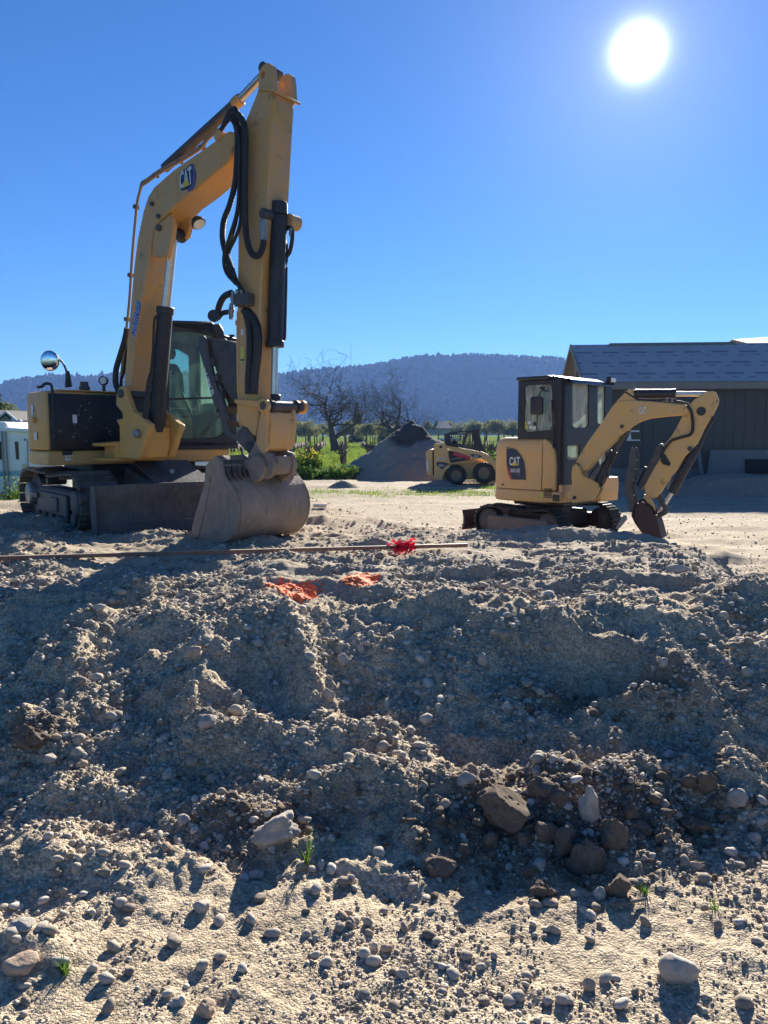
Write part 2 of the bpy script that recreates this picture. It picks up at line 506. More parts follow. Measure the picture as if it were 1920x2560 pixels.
def ground_h(x, d, detail=True):
    x = np.asarray(x, dtype=float); d = np.asarray(d, dtype=float)
    h = base_h(x, d)
    wx = x + .10 * fbm(x * 3, d * 3, 2, 31); wd = d + .10 * fbm(x * 3 + 7, d * 3, 2, 37)
    for bx, bd, rx, rd, bh, sh, rot in BUMPS:
        c, s = cos(rot), sin(rot)
        ux = (wx - bx) * c + (wd - bd) * s; ud = -(wx - bx) * s + (wd - bd) * c
        q = (ux / rx)**2 + (ud / rd)**2
        h = h + bh * np.exp(-q**sh * 1.1)
    if not detail: return h
    near = 1 - sstep(9.0, 14, d)
    slope = sstep(2.5, 3.3, d) * (1 - sstep(5.0, 5.9, d))
    rough = .30 + .70 * slope + .04 * sstep(5.0, 5.9, d)
    rdg = 1 - np.abs(fbm(x * 1.7, d * 1.7, 3, 61)) * 2
    h = h + near * rough * (.085 * fbm(x * 1.9, d * 1.9, 3, 41) + .045 * (rdg - .7))
    lump = fbm(x * 6.5, d * 6.5, 3, 71)
    h = h + near * rough * (.050 * lump + .04 * np.clip(lump - .05, 0, 1))
    # scraped ledges and wheel marks across the pad
    padm = sstep(5.0, 5.6, d) * near
    led = fbm(x * .9 + .25 * d, d * 3.2, 3, 91)
    h = h + padm * (.075 * led + .05 * np.clip(led - .08, 0, 1) + .034 * fbm(x * 3.5, d * 5.5, 3, 95) + .018 * fbm(x * 9, d * 9, 2, 97))
    mid = fbm(x * 16, d * 16, 3, 101) * (.55 + .45 * sstep(2.5, 3.2, d))
    h = h + near * (.018 * mid + .008 * fbm(x * 42, d * 42, 2, 111) * (1 - sstep(5, 7, d))) * (.6 + .8 * slope)
    # chunky crumbs: cell-like steps
    cr = np.abs(fbm(x * 24, d * 24, 2, 121))
    h = h + near * (1 - sstep(5.5, 8, d)) * .014 * np.clip(.25 - cr, 0, 1) * 2 * (.4 + slope)
    # yard ruts
    yd = sstep(9, 12, d) * (1 - sstep(34, 40, d))
    h = h + yd * (.050 * fbm(x * .5, d * 1.1, 4, 131) + .045 * fbm(x * .8, d * 3.4, 3, 133) + .02 * fbm(x * 5, d * 5, 2, 137))
    return h
def gh(x, d): return float(ground_h(np.array([x]), np.array([d]))[0])
def gpt(px, py):
    """the ground point seen at a pixel"""
    x, d = march(px, py, ground_h)
    return Vector((x, d, gh(x, d)))

def make_ground():
    rows = [-9, -6, -4, -2.5, -1.5, -.6, .1, .6]
    d = 1.0
    while d < 9: rows.append(d); d += .0036 * d if d > 1.7 else .02
    while d < 40: rows.append(d); d += .011 * d
    while d < 400: rows.append(d); d += .05 * d
    while d < 6000: rows.append(d); d += .25 * d
    rows = np.array(rows)
    nc = 640
    t = np.linspace(-1, 1, nc); tt = .58 * t + .42 * t**3
    half = np.where(rows > 0, .78 * rows + .9, .9 - rows * .9)
    half = half + 2.2 * sstep(1.6, .2, rows) + 60 * sstep(60, 300, rows) + sstep(300, 3000, rows) * 2500
    X = tt[None, :] * half[:, None]; D = np.repeat(rows[:, None], nc, 1)
    Z = ground_h(X, D)
    nr = len(rows)
    V = np.stack([X, D, Z], -1).reshape(-1, 3)
    i = np.arange(nr * nc).reshape(nr, nc)
    Fa = np.stack([i[:-1, :-1], i[:-1, 1:], i[1:, 1:], i[1:, :-1]], -1).reshape(-1, 4)
    x, dd = V[:, 0], V[:, 1]
    brown = np.zeros(len(V))
    for px, py, r in ((1400, 2070, .62), (1560, 2030, .4), (1230, 2060, .4), (1680, 1760, .3), (640, 2080, .38), (1370, 1740, .25), (90, 1860, .2), (1150, 2130, .3)):
        bx, bd = march(px, py, base_h)
        brown = np.maximum(brown, np.exp(-(((x-bx)/r)**2 + ((dd-bd)/(r*.6))**2)))
    brown = np.clip(brown + .5 * fbm(x * 5, dd * 5, 3, 7) * (brown > .1), 0, 1)
    w = fbm(x * .35, dd * .35, 3, 17)
    green = sstep(29.5, 33, dd + 4 * w + .0 * x) 
    green = np.maximum(green, sstep(13, 15, dd + 3 * w) * sstep(-5.2, -6.5, x + 2 * w))
    verge = np.exp(-((dd - 22.8 - 1.5 * w) / 1.3)**2) * sstep(-4, -2, x) * (1 - sstep(4.5, 6, x)) * .8
    green = np.maximum(green, verge * (vnoise(x * 1.6, dd * 1.6, 5) + .5))
    green = green * (1 - sstep(8.5, 10.5, x) * (1 - sstep(48, 55, dd)))
    pad = sstep(4.9, 5.5, dd)
    return np_mesh('ground', V, Fa, None, True, {'brown': brown, 'green': green, 'yard': pad})

def ground_mat():
    m, nt, b = new_mat('dirt_and_gravel')
    P = coords(nt)
    def attr(n):
        a = nt.nodes.new('ShaderNodeAttribute'); a.attribute_name = n; return a.outputs['Fac']
    n1 = tex(nt, 'ShaderNodeTexNoise', 1.3, Detail=8.0, Roughness=.62); nt.links.new(P, n1.inputs['Vector'])
    n2 = tex(nt, 'ShaderNodeTexNoise', 22., Detail=8.0, Roughness=.72); nt.links.new(P, n2.inputs['Vector'])
    v1 = tex(nt, 'ShaderNodeTexVoronoi', 95.); v1.feature = 'F1'; nt.links.new(P, v1.inputs['Vector'])
    v2 = tex(nt, 'ShaderNodeTexVoronoi', 210.); nt.links.new(P, v2.inputs['Vector'])
    base = ramp(nt, [(.30, (.40, .315, .215)), (.52, (.51, .41, .285)), (.75, (.60, .49, .35))])
    nt.links.new(n1.outputs[0], base.inputs[0])
    fine = ramp(nt, [(.30, (.72, .72, .72)), (.62, (1.12, 1.12, 1.12))]); nt.links.new(n2.outputs[0], fine.inputs[0])
    c = mixc(nt, 1.0, base.outputs[0], fine.outputs[0], 'MULTIPLY')
    # single grains: each cell of the finest stones has a tone of its own
    sep = nt.nodes.new('ShaderNodeSeparateColor'); nt.links.new(v1.outputs['Color'], sep.inputs[0])
    gr = ramp(nt, [(.0, (.48, .47, .46)), (.5, (.95, .95, .95)), (1.0, (1.5, 1.48, 1.42))]); nt.links.new(sep.outputs[0], gr.inputs[0])
    c = mixc(nt, .75, c, mixc(nt, 1.0, c, gr.outputs[0], 'MULTIPLY'))
    c = mixc(nt, attr('brown'), c, mixc(nt, 1.0, (.20, .145, .10), fine.outputs[0], 'MULTIPLY'))
    # pale dry crust on the trafficked yard
    yn = tex(nt, 'ShaderNodeTexNoise', .9, Detail=7.0, Roughness=.7)
    mp = nt.nodes.new('ShaderNodeMapping'); mp.inputs['Scale'].default_value = (.45, 1.9, 1); nt.links.new(P, mp.inputs[0]); nt.links.new(mp.outputs[0], yn.inputs['Vector'])
    yr = ramp(nt, [(.44, (0, 0, 0)), (.56, (1, 1, 1))]); nt.links.new(yn.outputs[0], yr.inputs[0])
    ym = nt.nodes.new('ShaderNodeMath'); ym.operation = 'MULTIPLY'; nt.links.new(yr.outputs[0], ym.inputs[0]); nt.links.new(attr('yard'), ym.inputs[1])
    ym2 = nt.nodes.new('ShaderNodeMath'); ym2.operation = 'MULTIPLY'; ym2.inputs[1].default_value = .8; nt.links.new(ym.outputs[0], ym2.inputs[0])
    yd_ = nt.nodes.new('ShaderNodeMath'); yd_.operation = 'MULTIPLY'; yd_.inputs[1].default_value = .55; nt.links.new(attr('yard'), yd_.inputs[0])
    c = mixc(nt, yd_.outputs[0], c, mixc(nt, 1.0, (.33, .265, .19), fine.outputs[0], 'MULTIPLY'))
    c = mixc(nt, ym2.outputs[0], c, mixc(nt, 1.0, (.47, .385, .275), fine.outputs[0], 'MULTIPLY'))
    gn = tex(nt, 'ShaderNodeTexNoise', 1.1, Detail=9.0, Roughness=.7); nt.links.new(P, gn.inputs['Vector'])
    gcol = ramp(nt, [(.3, (.07, .12, .018)), (.55, (.17, .22, .03)), (.75, (.30, .31, .05))]); nt.links.new(gn.outputs[0], gcol.inputs[0])
    c = mixc(nt, attr('green'), c, gcol.outputs[0])
    nt.links.new(c, b.inputs['Base Color'])
    b.inputs['Roughness'].default_value = .92
    sp = nt.nodes.new('ShaderNodeMapRange'); sp.inputs['To Min'].default_value = .2; sp.inputs['To Max'].default_value = 0.0
    nt.links.new(attr('green'), sp.inputs[0]); nt.links.new(sp.outputs[0], b.inputs['Specular IOR Level'])
    hh = nt.nodes.new('ShaderNodeMath'); hh.operation = 'MULTIPLY_ADD'; hh.inputs[1].default_value = -.9
    nt.links.new(v1.outputs['Distance'], hh.inputs[0]); nt.links.new(n2.outputs[0], hh.inputs[2])
    h2 = nt.nodes.new('ShaderNodeMath'); h2.operation = 'MULTIPLY_ADD'; h2.inputs[1].default_value = -.45
    nt.links.new(v2.outputs['Distance'], h2.inputs[0]); nt.links.new(hh.outputs[0], h2.inputs[2])
    bp = nt.nodes.new('ShaderNodeBump'); bp.inputs['Strength'].default_value = .85; bp.inputs['Distance'].default_value = .008
    nt.links.new(h2.outputs[0], bp.inputs['Height']); nt.links.new(bp.outputs[0], b.inputs['Normal'])
    return m
M['ground'] = ground_mat()
gme = make_ground(); gme.materials.append(M['ground'])
ground = np_obj('ground', gme); tag(ground, 'bare grey gravelly dirt of the building site', kind='structure')

# ------------------------------------------------------------------ stones
def stone_mat(name, attr_based=True):
    m, nt, b = new_mat(name)
    P = coords(nt)
    if attr_based:
        a = nt.nodes.new('ShaderNodeAttribute'); a.attribute_name = 'tone'; f = a.outputs['Fac']
    else:
        oi = nt.nodes.new('ShaderNodeObjectInfo'); f = oi.outputs['Random']
    r = ramp(nt, [(0, (.22, .175, .13)), (.25, (.36, .30, .23)), (.5, (.45, .385, .305)), (.72, (.52, .455, .37)), (.88, (.58, .53, .45)), (.95, (.42, .27, .18)), (1., (.66, .61, .53))])
    nt.links.new(f, r.inputs[0])
    n = tex(nt, 'ShaderNodeTexNoise', 45., Detail=8.0, Roughness=.7); nt.links.new(P, n.inputs['Vector'])
    rr = ramp(nt, [(.3, (.68, .67, .65)), (.65, (1.12, 1.12, 1.12))]); nt.links.new(n.outputs[0], rr.inputs[0])
    c = mixc(nt, 1.0, r.outputs[0], rr.outputs[0], 'MULTIPLY')
    nt.links.new(c, b.inputs['Base Color'])
    b.inputs['Roughness'].default_value = .85; b.inputs['Specular IOR Level'].default_value = .3
    bp = nt.nodes.new('ShaderNodeBump'); bp.inputs['Strength'].default_value = .5; bp.inputs['Distance'].default_value = .006
    nt.links.new(n.outputs[0], bp.inputs['Height']); nt.links.new(bp.outputs[0], b.inputs['Normal'])
    return m
M['pebble'] = stone_mat('pebble_stone'); M['stone'] = stone_mat('loose_stone', False)
def ico(sub):
    bm = bmesh.new(); bmesh.ops.create_icosphere(bm, subdivisions=sub, radius=1.0)
    V = np.array([v.co[:] for v in bm.verts]); Fc = np.array([[v.index for v in f.verts] for f in bm.faces]); bm.free()
    return V, Fc
def rock_shape(V, seed, planes=9, flat=.62, rough=.08, cut=.72):
    r = np.random.default_rng(seed)
    nrm = r.normal(size=(planes, 3)); nrm /= np.linalg.norm(nrm, axis=1)[:, None]
    ds = r.uniform(cut, 1.05, planes)
    R = np.ones(len(V)) * 1.1
    for n_, d_ in zip(nrm, ds):
        c = V @ n_
        R = np.minimum(R, np.where(c > .05, d_ / np.maximum(c, .05), 9))
    ph = r.uniform(0, 9, 3)
    nz = np.sin(V[:, 0] * 3.1 + ph[0]) * np.sin(V[:, 1] * 2.7 + ph[1]) + .5 * np.sin(V[:, 2] * 6 + ph[2] + V[:, 0] * 4)
    nz2 = fbm(V[:, 0] * 4 + ph[0], V[:, 1] * 4 + V[:, 2] * 3 + ph[1], 3, seed)
    nz3 = fbm(V[:, 0] * 11 + ph[1], V[:, 1] * 11 - V[:, 2] * 9 + ph[2], 2, seed + 4)
    R = R * (1 + rough * nz + rough * 1.4 * nz2 + (rough * .9 * nz3 if len(V) > 200 else 0))
    O = V * R[:, None]
    O *= np.array([1, r.uniform(.6, .95), r.uniform(flat * .75, flat * 1.2)])
    return O
def scatter_gravel(name, n, s_med, s_lo, s_hi, sub, seed, dmin, dmax, sigma=.45, kinds=8):
    r = np.random.default_rng(seed)
    Vb, Fb = ico(sub)
    shapes = [rock_shape(Vb, seed * 100 + k, 7, .66, .10, .68) for k in range(kinds)]
    # even over the picture: density falls off with distance
    u = r.uniform(0, 1, n); d = 1 / (1/dmin + u * (1/dmax - 1/dmin))
    x = r.uniform(-.72, .72, n) * (d + .35)
    clump = 1.3 * vnoise(x * 2.6, d * 2.6, 3) + .9 * vnoise(x * 8, d * 8, 4)
    keep = clump > r.uniform(-.50, .30, n)
    for qx, qd in (march(740, 1474, base_h), march(893, 1455, base_h)):
        keep &= ((x - qx) / .23)**2 + ((d - qd) / .40)**2 > 1
    x, d = x[keep], d[keep]; n = len(x)
    s = np.clip(s_med * np.exp(r.normal(0, sigma, n)), s_lo, s_hi) * np.clip(.42 + (d - 1.8) * .34, .4, 1.35)
    z = ground_h(x, d)
    ang = r.uniform(0, 2 * pi, n); tilt = r.normal(0, .35, n)
    k = r.integers(0, kinds, n)
    S = np.stack(shapes)[k]                       # n, v, 3
    ca, sa, ct, st = np.cos(ang)[:, None], np.sin(ang)[:, None], np.cos(tilt)[:, None], np.sin(tilt)[:, None]
    X, Y, Z = S[..., 0], S[..., 1], S[..., 2]
    Y, Z = Y * ct - Z * st, Y * st + Z * ct
    X, Y = X * ca - Y * sa, X * sa + Y * ca
    s_ = s[:, None]
    V = np.stack([X * s_ + x[:, None], Y * s_ + d[:, None], Z * s_ + (z + s * .18)[:, None]], -1).reshape(-1, 3)
    nv = len(Vb)
    Fa = (Fb[None] + (np.arange(n) * nv)[:, None, None]).reshape(-1, 3)
    tone = np.repeat(np.clip(r.beta(2.0, 2.7, n), 0, 1), nv)
    me = np_mesh(name, V, Fa, M['pebble'], sub > 1, {'tone': tone})
    return np_obj(name, me)
g1o = scatter_gravel('gravel', 60000, .0066, .0025, .018, 1, 3, 1.7, 8.2)
tag(g1o, 'fine grey gravel strewn over the dirt bank', 'gravel', kind='stuff')
g3o = scatter_gravel('coarse_gravel', 30000, .0085, .004, .02, 1, 13, 3.0, 6.2, .4)
tag(g3o, 'coarse grey gravel covering the face of the dirt bank', 'gravel', kind='stuff')
g4o = scatter_gravel('pad_gravel', 15000, .0085, .004, .026, 1, 17, 5.2, 9.6, .5)
tag(g4o, 'gravel and crumbs strewn over the flat top of the pad', 'gravel', kind='stuff')
g2o = scatter_gravel('pebbles', 6500, .0125, .006, .036, 2, 5, 1.7, 7.5, .5)
tag(g2o, 'rounded pebbles of mixed grey and tan lying in the dirt', 'pebbles', kind='stuff')

def yard_crumbs():
    r = np.random.default_rng(91); Vb, Fb = ico(1); shp = [rock_shape(Vb, 760 + k, 7, .7, .1, .65) for k in range(6)]
    n = 16000
    u = r.uniform(0, 1, n); d = 1 / (1/8.0 + u * (1/26.0 - 1/8.0)); x = r.uniform(-.55, .62, n) * d
    cl = fbm(x * .8, d * 1.6, 3, 19); keep = cl > r.uniform(-.35, .30, n); x, d = x[keep], d[keep]
    pc = march(1765, 1263, base_h); m_ = 420; x = np.concatenate([x, r.normal(pc[0], .75, m_)]); d = np.concatenate([d, r.normal(pc[1], .22, m_)]); n = len(x)
    s = np.clip(.0075 * np.exp(r.normal(0, .5, n)), .004, .028); z = ground_h(x, d)
    S = np.stack(shp)[r.integers(0, 6, n)]; a = r.uniform(0, 6.3, n)[:, None]
    X = S[..., 0] * np.cos(a) - S[..., 1] * np.sin(a); Y = S[..., 0] * np.sin(a) + S[..., 1] * np.cos(a)
    V = np.stack([X * s[:, None] + x[:, None], Y * s[:, None] + d[:, None], S[..., 2] * s[:, None] + (z + s * .3)[:, None]], -1).reshape(-1, 3)
    me = np_mesh('yard_crumbs', V, (Fb[None] + (np.arange(n) * len(Vb))[:, None, None]).reshape(-1, 3), M['pebble'], False, {'tone': np.repeat(np.where(np.arange(n) >= n - m_, .02, r.beta(2.6, 2.4, n)), len(Vb))})
    return np_obj('yard_crumbs', me)
tag(yard_crumbs(), 'crumbs of soil and small stones scattered over the yard', 'crumbs', kind='stuff')
# ------------------------------------------------------------------ shared machine helpers
from mathutils.geometry import tessellate_polygon
def prism_holes(mb, outer, holes, vec):
    vec = Vector(vec)
    loops = [[Vector(p) for p in outer]] + [[Vector(p) for p in h] for h in holes]
    flat = [p for l in loops for p in l]
    tris = tessellate_polygon(loops)
    n = len(flat)
    vs = flat + [p + vec for p in flat]
    fs = [tuple(t) for t in tris] + [tuple(n + i for i in reversed(t)) for t in tris]
    b = 0
    for l in loops:
        k = len(l)
        fs += [(b + i, b + (i + 1) % k, n + b + (i + 1) % k, n + b + i) for i in range(k)]
        b += k
    return mb.add(vs, fs)
class Frame:
    """machine frame: f forward, s to the machine's left (right in the picture), z up"""
    def __init__(self, o, phi):
        self.o = Vector((o[0], o[1], o[2])); a = radians(phi)
        self.u = Vector((sin(a), -cos(a), 0)); self.n = Vector((cos(a), sin(a), 0))
    def p(self, f, s, z):
        return self.o + self.u * f + self.n * s + Vector((0, 0, z))
    def fs(self, q):
        q = Vector(q) - self.o
        return q.dot(self.u), q.dot(self.n), q.z
    def box(self, mb, f0, f1, s0, s1, z0, z1):
        return mb.box(self.p((f0+f1)/2, (s0+s1)/2, (z0+z1)/2), self.u * (f1-f0)/2, self.n * (s1-s0)/2, Vector((0, 0, (z1-z0)/2)))
def ellipse(pl, cx, cy, rx, ry, k=14, rot=0):
    o = []
    for i in range(k):
        a = 2 * pi * i / k; x, y = rx * cos(a), ry * sin(a)
        o.append(pl.hit(cx + x * cos(rot) - y * sin(rot), cy + x * sin(rot) + y * cos(rot)))
    return o
UP = Vector((0, 0, 1))
def cat_logo(parent, pl, quad, nrm, badge=None, badge_mat='decal_blue', tri=True, lift=.003):
    """CAT in white letters with a yellow triangle; quad = pixel corners bl, br, tr, tl"""
    if badge:
        m = MB(); flat_poly(m, pl.poly(badge), nrm, lift); m.build('badge', M[badge_mat], parent, 0, None)
    c = pl.poly(quad)
    m = MB(); lettering(m, 'CAT', c, nrm, lift + .003, .03); m.build('lettering', M['decal_white'], parent, 0, None)
    if tri:
        m = MB(); flat_poly(m, [quad_map(c, .20, -.01), quad_map(c, .82, -.01), quad_map(c, .51, .46)], nrm, lift + .006)
        m.build('triangle', M['decal_yellow'], parent, 0, None)
def track_path(L, r, top_sag=.05, n=200):
    """closed path in (f, z): two wheels at f = +-L/2, radius r, z from 0 to 2r; returns points at equal spacing"""
    pts = []
    for i in range(40): pts.append((-L/2 + L * i / 40, 0.0))
    for i in range(30):
        a = -pi/2 + pi * i / 30; pts.append((L/2 + r * cos(a), r + r * sin(a)))
    for i in range(40):
        t = i / 40; pts.append((L/2 - L * t, 2 * r + .02 - top_sag * sin(pi * t)**2 * (1 if t < .5 else .4)))
    for i in range(30):
        a = pi/2 + pi * i / 30; pts.append((-L/2 + r * cos(a), r + r * sin(a)))
    return pts
def resample(pts, count):
    P = pts + [pts[0]]; seg = [sqrt((P[i+1][0]-P[i][0])**2 + (P[i+1][1]-P[i][1])**2) for i in range(len(pts))]
    tot = sum(seg); step = tot / count; out = []; acc = 0; i = 0
    for k in range(count):
        t = k * step
        while acc + seg[i] < t: acc += seg[i]; i += 1
        w = (t - acc) / seg[i]
        out.append((P[i][0] + (P[i+1][0]-P[i][0]) * w, P[i][1] + (P[i+1][1]-P[i][1]) * w, atan2(P[i+1][1]-P[i][1], P[i+1][0]-P[i][0])))
    return out, step

# ------------------------------------------------------------------ the large excavator
PHI_B, PHI_H, PHI_C = 54, 40, 39
ex_base = Vector((-3.35, 10.0, gh(-3.35, 10.0)))
EX = thing('excavator', ex_base, 'large yellow excavator with arched boom, grey bucket resting on the dirt and black blade', 'excavator')
BQ = Vector((-1.31, 8.10, 0))
bu = Vector((sin(radians(PHI_B)), -cos(radians(PHI_B)), 0)); bn = Vector((cos(radians(PHI_B)), sin(radians(PHI_B)), 0))
BP = Plane((BQ.x, BQ.y), bu)
def bside(w): return BP.off(-bn * (w / 2))

# boom
W = .34
LP = bside(W)
boom_px = [(309, 985), (312, 930), (318, 856), (335, 660), (343, 600), (348, 575), (357, 531), (369, 492), (384, 468), (433, 425), (457, 408), (511, 371), (559, 335), (572, 327), (583, 330), (589, 345), (586, 368), (580, 385), (565, 410), (541, 428), (493, 471), (445, 507), (420, 534), (399, 552), (384, 573), (378, 600), (365, 690), (351, 781), (339, 856), (327, 947), (322, 992)]
boom = MB().prism(LP.poly(boom_px), bn * W).build('boom', M['yellow'], EX, .012, 40)
m = MB()          # edge strips and seams welded on the side plate
fl = bside(W + .012)
for sp in ([(436, 431), (440, 431), (447, 506), (443, 508)], [(546, 351), (551, 347), (555, 420), (550, 424)], [(344, 632), (373, 648), (372, 652), (344, 636)]):
    MB().prism(fl.poly(sp), bn * .016).build('weld_seam', M['yellow'], boom, .002)
m = MB()          # the mount that carries the boom cylinder's top end
m.prism(bside(.335).poly([(399, 557), (425, 534), (434, 560), (430, 590), (418, 642), (381, 642), (382, 600), (386, 576)]), bn * .06)
m.build('cylinder_mount', M['yellow'], boom, .008)
m = MB(); m.prism(bside(-.20).poly([(432, 540), (470, 530), (476, 560), (467, 592), (455, 602), (438, 596)]), bn * .06)
m.build('cylinder_mount', M['yellow'], boom, .008)
for q in ((399, 570), (382, 510), (398, 541)):
    c = LP.hit(*q); MB().cyl(c - bn * .03, c + bn * .02, .035 if q[1] == 570 else .024, seg=14).build('pin', M['steel_dark'], boom, .004)
c = BP.hit(577, 352)
MB().cyl(c - bn * .19, c + bn * .19, .055, seg=20).build('boom_tip_pin', M['yellow'], boom, .01)
m = MB(); c = BP.hit(487, 549)
m.ring(c + bu * .02, (bu * .6 - UP * .75), [(.001, .0), (.05, .0), (.075, .04), (.08, .07), (.07, .075), (.001, .075)], 18)
lamp = m.build('work_lamp', M['black'], EX, 0, 40)
m = MB(); m.disc(c + bu * .02 + (bu * .6 - UP * .75).normalized() * .078, (bu * .6 - UP * .75), .066); m.build('lens', M['lens'], lamp)

# steel pipes along the back of the boom
m = MB()
back = [(306, 940), (313, 880), (326, 760), (333, 650), (341, 560), (346, 510), (351, 480), (356, 466), (366, 460), (396, 438), (430, 418), (466, 398), (505, 372), (520, 352), (545, 330)]
for k, (o, dz) in enumerate(((-.13, 0), (-.05, 6), (.04, 3))):
    pl = BP.off(bn * o)
    m.tube(smooth_path(pl.poly([(x - 1 - (2 if y > 500 else 0), y - 3 - (dz if y < 470 else 0)) for x, y in back]), 4), .016, 8)
m.build('hydraulic_pipe', worn('dusty_pipe_paint', (.26, .17, .09), dust=(.22, .18, .14), amount=.5, rough=.6), boom, 0, 60)
for q in ((345, 520), (331, 690), (322, 800), (395, 441), (455, 406), (510, 372)):
    c = BP.hit(q[0] + 1, q[1] - 1); MB().box(c - bn * .03, bn * .035, bu * .018, UP * .022).build('pipe_clamp', M['steel_dark'], boom, .003)

# stick cylinder on the boom's back
a = BP.hit(412, 425); b = BP.hit(592, 262); e = BP.hit(657, 189)
up2 = (b - a).normalized().cross(bn).normalized(); up2 = up2 if up2.z > 0 else -up2
MB().cyl(a + up2 * .02, b + up2 * .02, .052, seg=20).build('stick_cylinder', M['steel_dark'], EX, .008)
MB().cyl(b + up2 * .02, e, .042, seg=18).build('stick_cylinder_rod', M['chrome'], EX)
MB().cyl(b + up2 * .02 - (b-a).normalized() * .03, b + up2 * .02 + (b-a).normalized() * .07, .062, seg=20).build('cylinder_gland', M['yellow'], EX, .006)

# boom cylinder
t = BP.hit(434, 585); g = BP.hit(413, 778); f0 = BP.hit(389, 1078)
MB().cyl(t, g, .052, seg=20).build('boom_cylinder_rod', M['chrome'], EX)
MB().cyl(g + (g - f0).normalized() * .0, f0, .088, seg=24).build('boom_cylinder', M['black'], EX, .008)
MB().cyl(g - (g - f0).normalized() * .03, g + (g - f0).normalized() * .05, .10, seg=24).build('cylinder_gland', M['black'], EX, .006)
m = MB(); m.cyl(t - bn * .14, t + bn * .14, .075, seg=18); m.build('rod_eye', M['black'], EX, .008)
m = MB()
pl = bside(.22)
m.tube(smooth_path(pl.poly([(396, 790), (386, 800), (382, 880), (376, 940), (370, 1000)]), 4), .014)
m.tube(smooth_path(BP.off(bn * .11).poly([(424, 800), (424, 860), (418, 960), (412, 1040)]), 4), .012)
m.build('cylinder_pipe', M['black'], EX, 0, 60)
m = MB(); m.tube(smooth_path(bside(.42).poly([(378, 935), (372, 960), (365, 1020), (360, 1060), (357, 1085), (350, 1093)]), 5), .028, 10)
m.build('hydraulic_hose', M['hose'], EX, 0, 60)
m = MB(); m.tube(smooth_path(bside(.30).poly([(318, 820), (312, 850), (300, 890), (290, 925), (289, 955), (295, 975), (302, 985)]), 5), .034, 10)
m.tube(smooth_path(bside(.18).poly([(314, 870), (312, 920), (303, 950), (304, 985)]), 5), .020, 8)
m.build('hydraulic_hose', M['hose'], EX, 0, 60)

# stick
WS = .30
SL = bside(WS)
stick_px = [(646, 216), (640, 236), (634, 251), (613, 302), (602, 370), (596, 468), (594, 630), (591, 817), (592, 989), (590, 1045), (597, 1066), (610, 1082), (625, 1091), (640, 1088), (646, 1060), (646, 1025), (641, 985), (646, 860), (653, 700), (668, 522), (677, 341), (684, 222)]
stick = MB().prism(SL.poly(stick_px), bn * WS).build('stick', M['yellow'], EX, .012, 40)
ear = [(645, 222), (645, 184), (652, 168), (663, 158), (672, 157), (679, 162), (682, 185), (684, 226)]
eh = ellipse(bside(WS + .02), 656, 187, 5.5, 9)
for s in (0, 1):
    m = MB(); off = bn * (s * (WS - .05) + (0 if s == 0 else .02))
    prism_holes(m, [p + off for p in bside(WS + .02).poly(ear)], [[p + off for p in eh]], bn * .07)
    m.build('stick_ear', M['yellow'], stick, .006)
m = MB(); c = BP.hit(672, 176); m.cyl(c - bn * .10, c + bn * .16, .05, seg=16); m.build('pin', M['steel_dark'], stick, .006)
m = MB(); m.prism(bside(WS + .05).poly([(646, 218), (684, 222), (684, 229), (646, 225)]), bn * (WS + .08)); m.build('top_flange', M['yellow'], stick, .004)
# bands and boss on the stick
m = MB(); m.prism(bside(WS + .016).poly([(591, 778), (594, 778), (596, 860), (596, 985), (592, 985), (590, 860)]), bn * (WS + .03)); m.build('edge_strip', M['yellow'], stick, .003)
c = SL.hit(664, 535); m = MB(); m.cyl(c - bn * .05, c + bn * (WS + .05), .05, seg=18); m.build('pin', M['steel_dark'], stick, .008)
c = BP.hit(706, 548); MB().cyl(c + bn * .08, c + bn * .22, .075, seg=18).build('cylinder_boss', M['yellow'], stick, .01)
c = SL.hit(660, 523)
# warning labels
for quad, mt in (([(602, 906), (611, 906), (611, 866), (602, 866)], 'decal_warn'), ([(603, 838), (609, 838), (609, 823), (603, 823)], 'decal_white'), ([(602, 902), (611, 902), (611, 898), (602, 898)], 'decal_black')):
    m = MB(); flat_poly(m, SL.poly(quad), -bn, .004 if mt != 'decal_black' else .006); m.build('warning_label', M[mt], stick, 0, None)
m = MB(); flat_poly(m, SL.poly([(589, 800), (598, 806), (594, 818), (589, 812)]), -bn, .004); m.build('reflector', M['decal_red'], stick, 0, None)

# bucket cylinder in front of the stick (its far, upper side in the picture)
fr = bu * .20
fo = bu * .06
a = BP.hit(686, 540) + fo; b = BP.hit(677, 868) + fo; e = BP.hit(674, 1000) + fo
MB().cyl(a, b, .082, seg=24).build('bucket_cylinder', M['black'], EX, .008)
MB().cyl(b, e, .036, seg=20).build('bucket_cylinder_rod', M['chrome'], EX)
MB().cyl(b + UP * .06, b - UP * .005, .095, seg=24).build('cylinder_gland', M['black'], EX, .006)
MB().cyl(a + UP * .12, a, .09, seg=20).build('cylinder_head', M['black'], EX, .008)
m = MB()
pp = BP.off(bn * .09)
m.tube(smooth_path(pp.poly([(715, 668), (714, 720), (712, 800), (711, 838), (709, 848), (700, 850)]), 5), .020, 8)
m.tube(smooth_path(pp.poly([(705, 663), (712, 664), (715, 650), (717, 610)]), 5), .018, 8)
m.build('cylinder_pipe', M['black'], EX, 0, 60)
m = MB()
m.tube(smooth_path(pp.poly([(715, 655), (716, 630), (712, 610), (710, 590), (714, 574), (724, 569), (730, 574), (731, 590), (729, 610), (724, 630), (717, 640)]), 4), .022, 8)
m.build('hydraulic_hose', M['hose'], EX, 0, 60)
m = MB(); m.cyl(pp.hit(729, 570), pp.hit(729, 590), .028, seg=10); m.build('hose_fitting', M['steel'], EX, .004)
